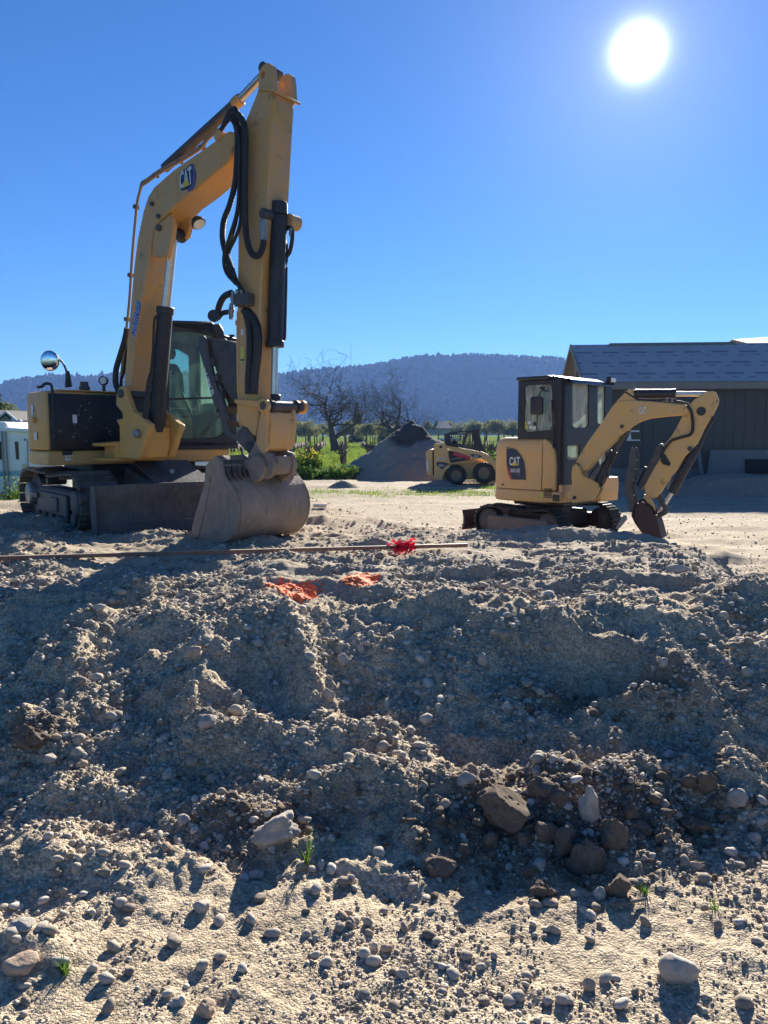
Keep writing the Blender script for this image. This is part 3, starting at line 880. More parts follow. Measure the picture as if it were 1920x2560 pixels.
m = MB(); m.tube(smooth_path(BP.off(bn * .05).poly([(675, 866), (671, 900), (664, 925), (660, 960), (659, 990)]), 5), .022, 8)
m.build('hydraulic_hose', M['hose'], EX, 0, 60)

# big hoses hanging from the boom tip
def hose(pts, off, r, ribbed=False, mat='hose', parent=EX):
    P = smooth_path(BP.off(bn * off).poly(pts), 14 if ribbed else 6)
    rr = [r * (1.08 if i % 2 else .94) for i in range(len(P))] if ribbed else r
    return MB().tube(P, rr, 10).build('hydraulic_hose', M[mat], parent, 0, None if ribbed else 60)
hose([(575, 292), (590, 300), (594, 330), (592, 400), (588, 455), (575, 510), (560, 550), (556, 590), (562, 625), (575, 660), (588, 700)], -.24, .029, True)
hose([(585, 282), (600, 292), (612, 322), (613, 380), (612, 450), (613, 530), (616, 590), (626, 628), (642, 640), (655, 625), (660, 600)], -.26, .031, True)
hose([(590, 290), (602, 330), (603, 400), (600, 470), (588, 560), (565, 640), (575, 680), (600, 720)], -.20, .020)
hose([(580, 300), (597, 340), (598, 430), (594, 520), (575, 590), (560, 640), (565, 680), (590, 710)], -.28, .018)
hose([(594, 300), (606, 350), (606, 450), (600, 560), (572, 630), (568, 660), (585, 690), (612, 735)], -.22, .018)
hose([(560, 310), (575, 280), (588, 272), (594, 290), (598, 320)], -.16, .026)
hose([(552, 325), (570, 300), (582, 300), (590, 322), (594, 350)], -.20, .024)
m = MB(); c = BP.off(-bn * .26).hit(658, 575); m.cyl(c + UP * .10, c - UP * .10, .035, seg=12); m.build('hose_fitting', M['steel'], EX, .004)
# valve block on the stick
m = MB(); c = SL.hit(620, 752); m.box(c - bn * .05, bu * .10, bn * .05, UP * .06); m.build('valve_block', M['steel_dark'], EX, .008)
m = MB()
for q in ((582, 745), (594, 740), (607, 742), (617, 748), (579, 775), (577, 782)):
    c = BP.off(-bn * .22).hit(*q); m.cyl(c + UP * .065, c - UP * .065, .022, seg=10); m.cyl(c + UP * .02, c - UP * .02, .030, seg=6)
m.build('hose_fitting', M['steel'], EX, .003)
hose([(580, 732), (560, 742), (548, 765), (544, 790)], -.22, .034)
hose([(545, 796), (555, 784), (570, 780), (580, 782)], -.22, .026)
hose([(610, 775), (618, 792), (625, 830), (625, 900), (622, 950), (622, 985)], -.16, .040)
hose([(618, 778), (636, 800), (644, 830), (644, 880), (638, 930), (634, 985)], -.16, .044)
c = BP.off(-bn * .24).hit(537, 791)
g = MB().ring(c, (-bu * .2 + Vector((.1, -1, 0))), [(.001, 0), (.05, 0), (.062, .01), (.062, .05), (.001, .05)], 20).build('hose_guard', M['black'], EX, 0, 40)
MB().disc(c + Vector((.0, -1, 0)) * .045, (0, -1, 0), .048).build('lens', M['lens'], g)

# thumb: two long plates with cross bars
TH = bside(.34)
th_px = [(499, 840), (505, 838), (513, 850), (520, 880), (530, 930), (541, 965), (553, 990), (563, 1020), (568, 1060), (572, 1075), (584, 1085), (598, 1082), (604, 1065), (615, 1070), (630, 1090), (641, 1108), (645, 1130), (638, 1142), (625, 1138), (606, 1118), (588, 1100), (572, 1092), (560, 1084), (553, 1070), (553, 1060), (545, 1030), (533, 1010), (521, 960), (508, 915), (498, 880), (493, 862)]
th = MB().prism(TH.poly(th_px), bn * .045).build('thumb', M['steel_dark'], EX, .006, 40)
sh = bn * .30
MB().prism([p + sh for p in TH.poly(th_px)], bn * .045).build('thumb_plate', M['steel_dark'], th, .006, 40)
for q in ((508, 860), (522, 905), (534, 945), (546, 985), (556, 1025), (563, 1060), (625, 1120)):
    c = TH.hit(*q); MB().box(c + bn * .17, bn * .16, bu * .05, UP * .035).build('cross_bar', M['bucket_grease'], th, .006)
m = MB(); m.prism([p + bn * .05 for p in TH.poly([(500, 842), (560, 850), (588, 858), (592, 990), (580, 1010), (560, 985), (535, 940), (515, 880)])], bn * .24)
m.build('thumb_body', M['bucket_grease'], th, .01)
a = BP.hit(548, 935); b = BP.hit(585, 1010)
MB().cyl(a, b, .055, seg=16).build('thumb_cylinder', M['steel_dark'], th, .008)
m = MB(); lettering(m, 'WEKB', [TH.hit(506, 925), TH.hit(530, 990), TH.hit(537, 984), TH.hit(514, 920)], -bn, .004, .01); m.build('lettering', M['decal_white'], th, 0, None)
for q, r in (((544, 1027), .02), ((625, 1116), .05)):
    c = TH.hit(*q); MB().cyl(c - bn * .012, c + bn * .05, r, seg=16).build('pin', M['black'], th, .004)

# stick nose: mount and links
m = MB(); m.prism(bside(.42).poly([(585, 998), (650, 1001), (652, 1014), (640, 1020), (586, 1008)]), bn * .42); m.build('thumb_bracket', M['yellow'], EX, .006)
c0 = bside(.46).hit(657, 1014); c1 = c0 + bn * .62
MB().cyl(c0, c1, .055, seg=20).build('link_pin', M['steel_dark'], EX, .008)
for s in (0, .075, .46, .56):
    MB().ring(c0 + bn * s, bn, [(.02, 0), (.072, 0), (.072, .045), (.02, .045)], 20).build('pin_collar', M['yellow'] if s in (0, .56) else M['black'], EX, .004)
lk = [(652, 1020), (660, 1018), (668, 1026), (668, 1042), (664, 1100), (668, 1122), (660, 1134), (650, 1128), (640, 1108), (641, 1090), (648, 1050)]
LK = bside(.40)
MB().prism(LK.poly(lk), bn * .05).build('bucket_link', M['yellow'], EX, .006)
MB().prism([p + bn * .36 + UP * .03 for p in LK.poly([(640, 1020), (668, 1020), (674, 1060), (668, 1125), (650, 1128), (640, 1090)])], bn * .05).build('bucket_link', M['yellow'], EX, .006)
MB().prism([p + bn * .04 for p in LK.poly([(655, 1030), (668, 1030), (672, 1060), (668, 1122), (655, 1130), (646, 1110), (650, 1060)])], bn * .33).build('link_web', M['yellow'], EX, .01)
m = MB(); m.prism([p - bn * .004 for p in BP.poly([(676, 1062), (681, 1060), (681, 1092), (676, 1090)])], bn * .02); m.build('link_slot_shade', M['black'], EX, .004)  # black strip paints the shade inside the link's slot
MB().cyl(BP.hit(689, 985), BP.hit(687, 1022), .052, seg=18).build('rod_eye', M['black'], EX, .008)

# coupler and bucket
CO = bside(.36)
cop = [(640, 1100), (650, 1104), (660, 1128), (676, 1134), (684, 1160), (680, 1188), (664, 1198), (650, 1196), (636, 1180), (622, 1160), (618, 1140), (630, 1120)]
m = MB(); m.prism(CO.poly(cop), bn * .06); m.prism([p + bn * .30 for p in CO.poly(cop)], bn * .06)
m.prism([p + bn * .06 for p in CO.poly([(650, 1140), (676, 1140), (680, 1160), (676, 1186), (652, 1190), (640, 1170)])], bn * .24)
co = m.build('coupler', M['bucket'], EX, .008)
m = MB(); flat_poly(m, [p + bn * .06 for p in CO.poly([(668, 1142), (684, 1142), (684, 1160), (668, 1160)])], bu, .01); m.build('coupler_plate', M['bucket'], co, 0, None)
BWID = 1.06
BL = bside(BWID)
bk = [(541, 1139), (528, 1148), (515, 1162), (511, 1185), (510, 1212), (503, 1232), (498, 1250), (489, 1280), (481, 1310), (478, 1324), (486, 1338), (497, 1348), (519, 1355), (538, 1358), (554, 1358), (566, 1354), (577, 1346), (588, 1328), (595, 1308), (598, 1282), (595, 1253), (583, 1221), (570, 1203), (562, 1190), (557, 1170), (552, 1150)]
back_px = bk[10:26] + [bk[0]]
bo = MB()
bo.prism(BL.poly(bk), bn * .045)
bucket = bo.build('bucket', M['bucket'], EX, .006, 40)
MB().prism([p + bn * (BWID - .045) for p in BL.poly(bk)], bn * .045).build('bucket_side', M['bucket'], bucket, .006, 40)
m = MB()          # the curved shell with real thickness
P = BL.poly(back_px); cen = BL.hit(530, 1250)
inner = [p + (cen - p).normalized() * .035 for p in P]
vs = []; fs = []
K = 6
for j in range(K + 1):
    for p in P: vs.append(p + bn * (.02 + (BWID - .04) * j / K))
    for p in inner: vs.append(p + bn * (.02 + (BWID - .04) * j / K))
n = len(P); R = 2 * n
for j in range(K):
    for i in range(n - 1):
        fs.append((j*R + i, j*R + i + 1, (j+1)*R + i + 1, (j+1)*R + i))
        fs.append((j*R + n + i + 1, j*R + n + i, (j+1)*R + n + i, (j+1)*R + n + i + 1))
    for i, k in ((0, n), (2*n - 1, n - 1)):
        fs.append((j*R + i, (j+1)*R + i, (j+1)*R + k, j*R + k))
m.add(vs, fs); m.build('bucket_shell', M['bucket'], bucket, 0, 50)
m = MB()          # greasy, mud-streaked strap plates over the shell's top
topx = [(556, 1166), (559, 1180), (564, 1194), (571, 1206)]
for k in range(15):
    s = .05 + k * (BWID - .12) / 14
    L = random.uniform(.4, 1.0); TP = BL.poly([(x + 2, y) for x, y in topx])
    if k in (6, 7, 8): continue
    pts = [TP[0], TP[0].lerp(TP[1], 1), TP[1].lerp(TP[2], 1), TP[2].lerp(TP[3], L)]
    j = random.uniform(-.01, .01)
    MB().tube([p + bn * (s + j) + bu * .012 for p in pts], [.016, .022, .020, .006], 6).build('weld_rib', M['bucket_grease'], bucket, 0, 60)
earp = [(552, 1150), (566, 1150), (576, 1142), (590, 1138), (600, 1150), (606, 1172), (596, 1200), (578, 1212), (566, 1196), (557, 1172)]
for s in (.30, .70):
    MB().prism([p + bn * s for p in BL.poly(earp)], bn * .06).build('bucket_ear', M['bucket'], bucket, .006)
m = MB(); m.prism([p + bn * .02 for p in BL.poly([(541, 1141), (553, 1151), (556, 1168), (548, 1168), (536, 1150)])], bn * (BWID - .04)); m.build('bucket_spine', M['bucket_grease'], bucket, .008)
m = MB(); m.prism(bside(BWID + .016).poly([(527, 1160), (532, 1160), (515, 1262), (495, 1345), (490, 1342), (511, 1258)]), bn * .02); m.build('side_weld', M['bucket'], bucket, .003)
for k in range(5):
    s = .03 + k * (BWID - .16) / 4
    tp = BL.poly([(486, 1338), (478, 1326), (462, 1330), (441, 1336), (438, 1341), (450, 1346), (470, 1349), (486, 1350)])
    MB().prism([p + bn * s for p in tp], bn * .10).build('bucket_tooth', M['bucket'], bucket, .012)

# decals on the boom
cat_logo(boom, LP, [(450, 474), (483, 459), (479, 414), (450, 430)], -bn, [(449, 432), (455, 428), (480, 409), (484, 409), (491, 432), (490, 450), (487, 465), (484, 473), (473, 480), (468, 473), (455, 478), (452, 470)], 'decal_blue')
m = MB(); flat_poly(m, LP.poly([(480, 409), (484, 409), (491, 432), (490, 450), (487, 465), (484, 473), (473, 480), (469, 474), (482, 462), (483, 430)]), -bn, .0045); m.build('badge_edge', M['decal_purple'], boom, 0, None)
sq = [(331, 836), (345, 841), (353, 757), (341, 751)]
m = MB(); flat_poly(m, LP.poly([(330, 832), (338, 845), (353, 760), (342, 749)]), -bn, .003); m.build('decal', M['decal_navy'], boom, 0, None)
m = MB(); lettering(m, 'NORTH BAY', LP.poly([(340.5, 842), (351.5, 757), (347.5, 757), (335.5, 842)]), -bn, .007, .02)
lettering(m, 'H0-260-8485', LP.poly([(336, 828), (346.5, 752), (342.5, 752), (331, 828)]), -bn, .007, .02)
m.build('lettering', M['decal_sky'], boom, 0, None)

# swing post that carries the boom's foot
SWW = .52
SWP = bside(SWW)
sw = [(296, 967), (303, 964), (310, 968), (314, 986), (325, 1016), (331, 1029), (342, 1030), (355, 1046), (374, 1061), (371, 1076), (362, 1100), (352, 1140), (345, 1150), (297, 1146), (290, 1118), (298, 1100), (297, 1065), (288, 1050), (306, 1045), (304, 1032), (288, 1013), (290, 984)]
swing = MB().prism(SWP.poly(sw), bn * .09).build('swing_post', M['yellow_clean'], EX, .016, 40)
MB().prism([p + bn * (SWW - .09) for p in SWP.poly(sw)], bn * .09).build('swing_post_ear', M['yellow_clean'], swing, .016, 40)
m = MB(); m.prism([p + bn * .09 for p in SWP.poly([(330, 1060), (352, 1066), (352, 1110), (345, 1148), (298, 1144), (300, 1080)])], bn * (SWW - .18)); m.build('swing_post_core', M['yellow_clean'], swing, .02)
c = SWP.hit(303, 984); MB().cyl(c - bn * .02, c + bn * (SWW + .02), .05, seg=18).build('boom_foot_pin', M['steel_dark'], swing, .006)
c = SWP.hit(346, 1084); MB().cyl(c - bn * .05, c + bn * .1, .052, seg=18).build('hose_port', M['steel'], swing, .008)
m = MB()
blk = [(288, 1113), (407, 1118), (408, 1148), (289, 1146)]
HPX = Plane((-3.05, 9.15), (cos(radians(PHI_H)), sin(radians(PHI_H))))
prism_holes(m, HPX.poly(blk), [ellipse(HPX, 314, 1127, 17, 8), ellipse(HPX, 364, 1128, 13, 8)], -Vector((sin(radians(PHI_H)), -cos(radians(PHI_H)), 0)) * .08)
hu = Vector((sin(radians(PHI_H)), -cos(radians(PHI_H)), 0)); hn = Vector((cos(radians(PHI_H)), sin(radians(PHI_H)), 0))
m.prism([p - hu * .10 for p in HPX.poly(blk)], -hu * .25)
m.build('swing_bracket', M['yellow_clean'], swing, .006)
m = MB(); m.prism(HPX.poly([(253, 1108), (312, 1103), (330, 1108), (330, 1114), (254, 1116)]), -hu * .3); m.build('bracket_shelf', M['yellow_clean'], swing, .006)
m = MB(); m.prism(HPX.poly([(255, 1146), (410, 1144), (414, 1151), (256, 1152)]), -hu * .3); m.build('bracket_shelf', M['yellow_clean'], swing, .006)
m = MB(); m.prism(bside(-.30).poly([(402, 1050), (410, 1046), (418, 1054), (419, 1070), (412, 1088), (402, 1110), (396, 1140), (386, 1146), (380, 1120), (392, 1090), (402, 1070)]), bn * .07)
m.build('cylinder_ear', M['yellow_clean'], swing, .014)

# ---- house
HP = Plane((-3.935, 9.03), hn)
z0 = HP.hit(124, 1164).z; z1 = HP.hit(122, 1128).z; zt = HP.hit(112, 976).z
H = Frame((-3.935, 9.03, 0), PHI_H)
def plan(pts, za, zb): return [H.p(f, s, za) for f, s in pts], UP * (zb - za)
def arc(c, r, a0, a1, k): return [(c[0] + r * cos(a0 + (a1-a0) * i / k), c[1] + r * sin(a0 + (a1-a0) * i / k)) for i in range(k + 1)]
WH = 2.39
outline = [(0, .0), (-.62, -.02), (-.95, .05)] + [(-1.0 - .62 * sin(pi * i / 10), .08 + (WH - .16) * i / 10) for i in range(1, 10)] + [(-.95, WH - .05), (0, WH), (0, WH - 1.1), (0, .9)]
pts, v = plan(outline, z0, z1); MB().prism(pts, v).build('house_base', M['yellow_clean'], EX, .02, 40)
eng = [(.0, .0), (-.60, -.03), (-.95, .05)] + [(-1.0 - .60 * sin(pi * i / 10), .08 + (WH - .16) * i / 10) for i in range(1, 10)] + [(-.95, WH - .08), (-.98, 1.15), (-.10, 1.0)]
pts, v = plan(eng, z1 + .006, zt); body = MB().prism(pts, v).build('engine_body', M['yellow_clean'], EX, .035, 40, 2)
bp_ = [(.012, .03), (.02, .10), (.02, 1.06), (-.05, 1.10), (-.10, 1.05), (-.10, .03)]
pts, v = plan(bp_, z1 + .012, zt - .03); panel = MB().prism(pts, v).build('front_panel', M['black_panel'], EX, .012, 40, 2)
m = MB(); flat_poly(m, [p + hu * .024 for p in HP.poly([(180, 1058), (191, 1058), (190, 1037), (179, 1037)])], hu, .004); m.build('data_label', M['decal_white'], panel, 0, None)
m = MB()          # dried mud splashes
for k in range(60):
    px, py = random.gauss(215, 40), random.gauss(1065, 36)
    if not (130 < px < 285 and 990 < py < 1115): continue
    r = random.choice([.004, .006, .006, .010, .014]); c = HP.hit(px, py) + hu * .026
    m.add([c + r * (cos(a) * hn + sin(a) * UP) * random.uniform(.6, 1.3) for a in [2*pi*i/7 for i in range(7)]], [tuple(range(7))])
tag(m.build('mud_splash', plain('dry_mud', (.20, .19, .17), .9), panel, 0, None), kind='stuff')
pts, v = plan([(.004, .12), (-.02, .12), (-.02, .80), (.004, .80)], z0 + .03, z1 - .01)
# side stickers and latch on the left flank
SP_ = Plane((H.p(-.3, -.018, 0).x, H.p(-.3, -.018, 0).y), hu)
for quad in ([(81, 1037), (86, 1037), (85, 1012), (80, 1012)], [(89, 1100), (95, 1100), (94, 1081), (88, 1081)]):
    m = MB(); flat_poly(m, SP_.poly(quad), -hn, .012); m.build('side_label', M['decal_white'], body, 0, None)
m = MB(); q = SP_.hit(87, 1050); m.box(q - hn * .02, hu * .05, hn * .02, UP * .035); m.build('door_latch', M['yellow_clean'], body, .008)
for quad, mt in (([(155, 1138), (180, 1137), (180, 1127), (155, 1128)], 'decal_black'), ([(162, 1142), (182, 1141), (182, 1138), (162, 1139)], 'decal_white'), ([(162, 1152), (177, 1151), (177, 1144), (162, 1145)], 'decal_white')):
    m = MB(); flat_poly(m, HP.poly(quad), hu, .012); m.build('data_label', M[mt], body, 0, None)
m = MB(); H.box(m, .0, .03, 1.12, 1.30, z1 - .16, z1 + .25); m.build('radiator_grille', M['black'], EX, .01)
# dark core between engine body and cab
m = MB(); H.box(m, -.9, -.04, 1.02, 1.34, z1 + .01, zt + .02); m.build('bulkhead', M['black'], EX, .01)
m = MB(); H.box(m, -.03, .02, 1.06, 1.36, z1 + .28, z1 + .33); m.build('cross_rail', M['yellow_clean'], EX, .006)
# handrail, mirror, exhaust, camera
m = MB(); rp = HP.off(hu * .05)
m.tube(smooth_path(rp.poly([(93, 968), (105, 966), (112, 960), (122, 959), (129, 965), (132, 990), (134, 1040), (137, 1082)]), 5), .016, 8)
m.cyl(rp.hit(137, 1085), rp.hit(137, 1094), .028, seg=10)
m.build('handrail', M['black'], EX, 0, 60)
m = MB(); mpl = HP.off(-hu * .35)
m.prism(mpl.poly([(161, 970), (163, 926), (171, 929), (178, 967)]), hu * .05); arm = m.build('mirror_bracket', M['black'], EX, .006)
m = MB(); m.tube(smooth_path(mpl.poly([(166, 928), (162, 917), (155, 905), (143, 895)]), 5), .013, 8); m.build('mirror_arm', M['black'], arm, 0, 60)
mc = mpl.hit(125, 902); mn = (CAM - mc).normalized(); mn = (mn + Vector((-.55, -.05, .0))).normalized()
mi = MB().ring(mc, mn, [(.001, -.045), (.06, -.04), (.118, -.008), (.122, .004), (.116, .006)], 28).build('mirror', M['black'], EX, 0, 40)
MB().ring(mc, mn, [(.116, .004)] + [(.116 * cos(a), .004 + .030 * sin(a)) for a in (.25, .5, .8, 1.1, 1.35)] + [(.0005, .034)], 28).build('mirror_glass', M['mirror'], mi, 0, None)
ec = HP.off(-hu * .5).hit(211, 968)
MB().ring(Vector((ec.x, ec.y, zt)), UP, [(.001, .15), (.05, .15), (.052, .10), (.064, .09), (.066, .07), (.058, .0), (.001, 0)], 22).build('exhaust_cap', M['steel_dark'], EX, 0, 40)
gc = HP.off(-hu * .1).hit(259, 952)
gm = MB().ring(gc, (0, -1, .05), [(.001, -.03), (.052, -.03), (.056, .02), (.044, .024), (.044, .015), (.001, .012)], 22).build('gauge', M['black'], EX, 0, 40)
MB().disc(gc + Vector((0, -.018, 0)), (0, -1, 0), .043).build('dial', M['decal_white'], gm)
MB().cyl(gc - UP * .04, Vector((gc.x, gc.y, zt - .02)), .02, seg=10).build('gauge_stand', M['black'], gm)
m = MB(); H.box(m, -.35, -.05, .15, 1.0, zt + .004, zt + .02); m.build('hood_lip', M['yellow_clean'], EX, .006)
# ---- cab
sc0 = (HP.hit(405, 1000) - H.o).dot(hn); sc1 = (HP.hit(592, 1000) - H.o).dot(hn)
zc = HP.hit(415, 806).z; zb = z1
cabt = MB()
front = HP.poly([(404, 806), (530, 808), (562, 838), (592, 846), (592, 1113), (404, 1121)])
win = HP.poly([(424, 829), (520, 829), (548, 842), (566, 870), (576, 990), (574, 1058), (564, 1082), (540, 1094), (424, 1097)])
prism_holes(cabt, front, [win], -hu * .07)
cab = cabt.build('cab', M['black'], EX, .006)
MB().prism([p - hu * .03 for p in win], -hu * .008).build('windscreen', M['glass'], cab, 0, None)
m = MB(); m.prism([p - hu * .005 for p in HP.poly([(424, 995), (576, 991), (576, 996), (424, 1000)])], -hu * .03); m.build('window_bar', M['black'], cab, .003)
D = 1.15
m = MB(); H.box(m, -D, 0, sc0, sc1, zb, zb + .10); m.build('cab_floor', M['black'], cab, .006)
m = MB(); m.prism(HP.poly([(404, 800), (530, 803), (560, 836), (592, 844), (592, 852), (404, 812)]), -hu * (D + .05)); m.build('cab_roof', M['black'], cab, .015)
RP = HP.off(-hu * D)
rear = [H.p(-D, sc0, zb + .1), H.p(-D, sc1, zb + .1), H.p(-D, sc1, zc - .1), H.p(-D, sc0, zc - .05)]
rw = [H.p(-D, sc0 + .12, zb + .62), H.p(-D, sc1 - .14, zb + .62), H.p(-D, sc1 - .14, zc - .28), H.p(-D, sc1 - .3, zc - .2), H.p(-D, sc0 + .12, zc - .2)]
m = MB(); prism_holes(m, rear, [rw], hu * .05); m.build('rear_wall', M['interior'], cab, .004)
MB().prism([p + hu * .02 for p in rw], hu * .006).build('rear_window', M['glass'], cab, 0, None)
for s, nm in ((sc0, 'side_wall'), (sc1 - .05, 'side_wall')):
    o_ = [H.p(-D, s, zb + .1), H.p(-.02, s, zb + .1), H.p(-.02, s, zc - .07), H.p(-D, s, zc - .07)]
    h_ = [H.p(-D + .12, s, zb + .45), H.p(-.12, s, zb + .25), H.p(-.14, s, zc - .18), H.p(-D + .12, s, zc - .18)]
    m = MB(); prism_holes(m, o_, [h_], hn * .05); m.build(nm, M['black'], cab, .004)
    MB().prism([p + hn * .02 for p in h_], hn * .006).build('side_window', M['glass'], cab, 0, None)
# seat and levers
sx = (sc0 + sc1) / 2 - .10
def rbox(mb, f0, f1, s0, s1, z0_, z1_): return H.box(mb, f0, f1, s0, s1, z0_, z1_)
m = MB(); rbox(m, -.80, -.36, sx - .24, sx + .24, zb + .42, zb + .55); seat = m.build('seat', M['seat'], cab, .05, 40, 3)
m = MB(); b0 = H.p(-.80, sx, zb + .52)
prof = [(-.23, 0), (-.27, .25), (-.25, .52), (-.17, .66), (.17, .66), (.25, .52), (.27, .25), (.23, 0)]
m.prism([b0 + hn * a + UP * b for a, b in prof], -hu * .12); m.build('backrest', M['seat'], seat, .04, 40, 3)
m = MB(); prof = [(-.13, .72), (-.16, .80), (-.12, .93), (.12, .93), (.16, .80), (.13, .72)]
m.prism([b0 + hn * a + UP * b for a, b in prof], -hu * .10); m.build('headrest', M['seat'], seat, .03, 40, 3)
m = MB(); m.cyl(b0 + hn * .06 + UP * .62 - hu * .05, b0 + hn * .06 + UP * .75 - hu * .05, .01, seg=8); m.build('headrest_post', M['steel'], seat)
m = MB(); lettering(m, 'CAT', [b0 + hn * a + UP * b + hu * .005 for a, b in ((-.07, .48), (.07, .48), (.07, .56), (-.07, .56))], hu, .004); m.build('lettering', M['decal_white'], seat, 0, None)
m = MB(); rbox(m, -.5, -.15, sc1 - .30, sc1 - .1, zb + .1, zb + .62); rbox(m, -.5, -.2, sc0 + .07, sc0 + .2, zb + .1, zb + .6); m.build('console', M['interior'], cab, .03)
m = MB()
for s, l in ((sx + .05, -.1), (sx + .16, .12)):
    m.tube(smooth_path([H.p(-.12, s, zb + .1), H.p(-.10, s - .02, zb + .4), H.p(-.20, s - .08 + l * .4, zb + .75)], 5), .016, 8)
m.build('travel_lever', M['black'], cab, 0, 60)
m = MB(); a = H.p(-.06, sx + .5, zb + .55); b = H.p(-.06, sx + .12, zb + .18); m.tube([a, b], [.02, .035], 8); m.build('wiper_motor', M['black'], cab)
m = MB(); H.box(m, -.02, .03, sc0 + .06, sc0 + .12, zb + .36, zb + .44); m.build('door_handle', M['black'], cab, .01)
m = MB(); m.prism([p + hu * .02 for p in HP.poly([(528, 812), (548, 808), (559, 826), (562, 846), (540, 850)])], -hu * .2); m.build('roof_lamp_housing', M['black'], cab, .015)

# ---- undercarriage
zg = gh(-3.4, 8.6)
C = Frame((-3.40 - .0, 8.58, zg - .02), PHI_C)      # near end of the track by the blade, outer edge
TL, TR, TW = 1.98, .30, .46
def track_assembly(s_out, sgn):
    f_mid = -(TL / 2 + TR + .03)
    m = MB(); C.box(m, f_mid - .72, f_mid + .72, s_out + .10, s_out + TW - .10, .20, .46); tr = m.build('track', M['steel_dark'], EX, .03)
    C.box(MB(), 0, 0, 0, 0, 0, 0)
    pts, step = resample(track_path(TL, TR, .05), 44)
    sme = None
    for f, z, a in pts:
        if sme is None:
            bm = MB(); h = step * .47
            bm.box((0, 0, -.012), (h, 0, 0), (0, TW/2, 0), (0, 0, .014)); bm.box((-h * .55, 0, -.036), (.014, 0, 0), (0, TW/2 - .004, 0), (0, 0, .016))
            bm.box((0, 0, .022), (h * .8, 0, 0), (0, .07, 0), (0, 0, .018))
            ob = bm.build('shoe', M['track'], None, .004); sme = ob.data; ob.parent = tr
        else:
            ob = bpy.data.objects.new('shoe', sme); COL.objects.link(ob); ob.parent = tr
        d = (C.u * cos(a) + UP * sin(a)).normalized(); nn = -d.cross(C.n)
        if nn.dot((C.u * (0 - f) + UP * (TR - z))) < 0: nn = -nn
        yv = nn.cross(d)
        R3 = Matrix((d, yv, nn)).transposed().to_4x4()
        R3.translation = C.p(f_mid + f, s_out + TW / 2, z + .035) - root_offset(tr)
        ob.matrix_local = R3
    for ff, rr in ((f_mid + TL/2, TR - .05), (f_mid - TL/2, TR - .05)):
        c = C.p(ff, s_out + TW / 2, TR + .035)
        m = MB(); m.ring(c - C.n * .10, C.n, [(.02, 0), (rr - .05, 0), (rr, .03), (rr, .17), (rr - .05, .20), (.02, .20)], 28); m.build('track_wheel', M['steel_dark'], tr, 0, 40)
        m = MB(); m.ring(c - C.n * (TW/2 - .03) * (1 if s_out == 0 else -1), C.n, [(.001, 0), (.13, .0), (.15, .03), (.15, .16), (.001, .16)], 24); m.build('wheel_hub', M['steel'] if ff < f_mid else M['steel_dark'], tr, .006)
    for k in range(6):
        c = C.p(f_mid - .75 + k * .30, s_out + TW / 2, .12); m = MB(); m.cyl(c - C.n * .15, c + C.n * .15, .085, seg=16); m.build('track_roller', M['steel_dark'], tr, .008)
    c = C.p(f_mid - .35, s_out + TW / 2, .53); m = MB(); m.cyl(c - C.n * .12, c + C.n * .12, .05, seg=14); m.build('carrier_roller', M['steel_dark'], tr, .006)
    m = MB(); C.box(m, f_mid - .62, f_mid + .60, s_out + .055, s_out + .10, .14, .40); C.box(m, f_mid + .05, f_mid + .30, s_out + .03, s_out + .06, .18, .36); C.box(m, f_mid - .70, f_mid - .52, s_out + .02, s_out + .06, .30, .38)
    m.build('guard_plate', M['blade'], tr, .012)
    return tr
track_assembly(0, 1); track_assembly(1.75, -1)
fm = -(TL/2 + TR + .03)
m = MB(); C.box(m, fm - .55, fm + .50, TW + .02, 1.75 - .02, .28, .62); m.build('undercarriage_frame', M['steel_dark'], EX, .03)
c = C.p(fm - .05, 1.105, .62); m = MB(); m.cyl(c, Vector((c.x, c.y, z0 + .01)), .55, seg=32); m.build('slew_ring', M['steel_dark'], EX, .02)
m = MB(); H.box(m, -1.2, -.15, .55, 1.95, z0 - .16, z0 + .0); m.build('house_underplate', M['black'], EX, .02)
# blade
A = Frame((-3.14, 8.37, gh(-3.0, 8.3) - .03), PHI_C)
prof = [(0, 0), (-.05, .10), (-.075, .24), (-.06, .40), (-.01, .56), (-.04, .57), (-.10, .42), (-.115, .24), (-.09, .08), (-.05, 0)]
MB().prism([A.p(f, 0, z) for f, z in prof], A.n * 2.26).build('blade', M['blade'], EX, .006, 50)
bl = EX.children[-1]
m = MB(); m.prism([A.p(f, .01, z) for f, z in [(.014, -.01), (-.02, .13), (-.04, .13), (-.02, -.01)]], A.n * 2.24); m.build('cutting_edge', M['steel_dark'], bl, .003)
for s in (-.012, 2.26):
    m = MB(); m.prism([A.p(f, s, z) for f, z in [(.01, 0), (-.02, .56), (-.16, .55), (-.20, .30), (-.14, .02)]], A.n * .014); m.build('blade_end', M['blade'], bl, .003)
for s in (.68, 1.42):
    m = MB(); m.prism([A.p(f, s, z) for f, z in [(-.10, .15), (-.10, .50), (-.22, .56), (-.95, .72), (-1.05, .50), (-.30, .22)]], A.n * .14); m.build('blade_arm', M['blade'], bl, .012)
m = MB(); m.prism([A.p(f, .74, z) for f, z in [(-.12, .52), (-.16, .56), (-.80, .80), (-.82, .76)]], A.n * .70); m.build('blade_cover', M['blade'], bl, .008)
c = A.p(-.40, 1.05, .68); m = MB(); m.cyl(c - UP * .03, c + UP * .02, .03, seg=12); m.build('bolt', M['steel'], bl)
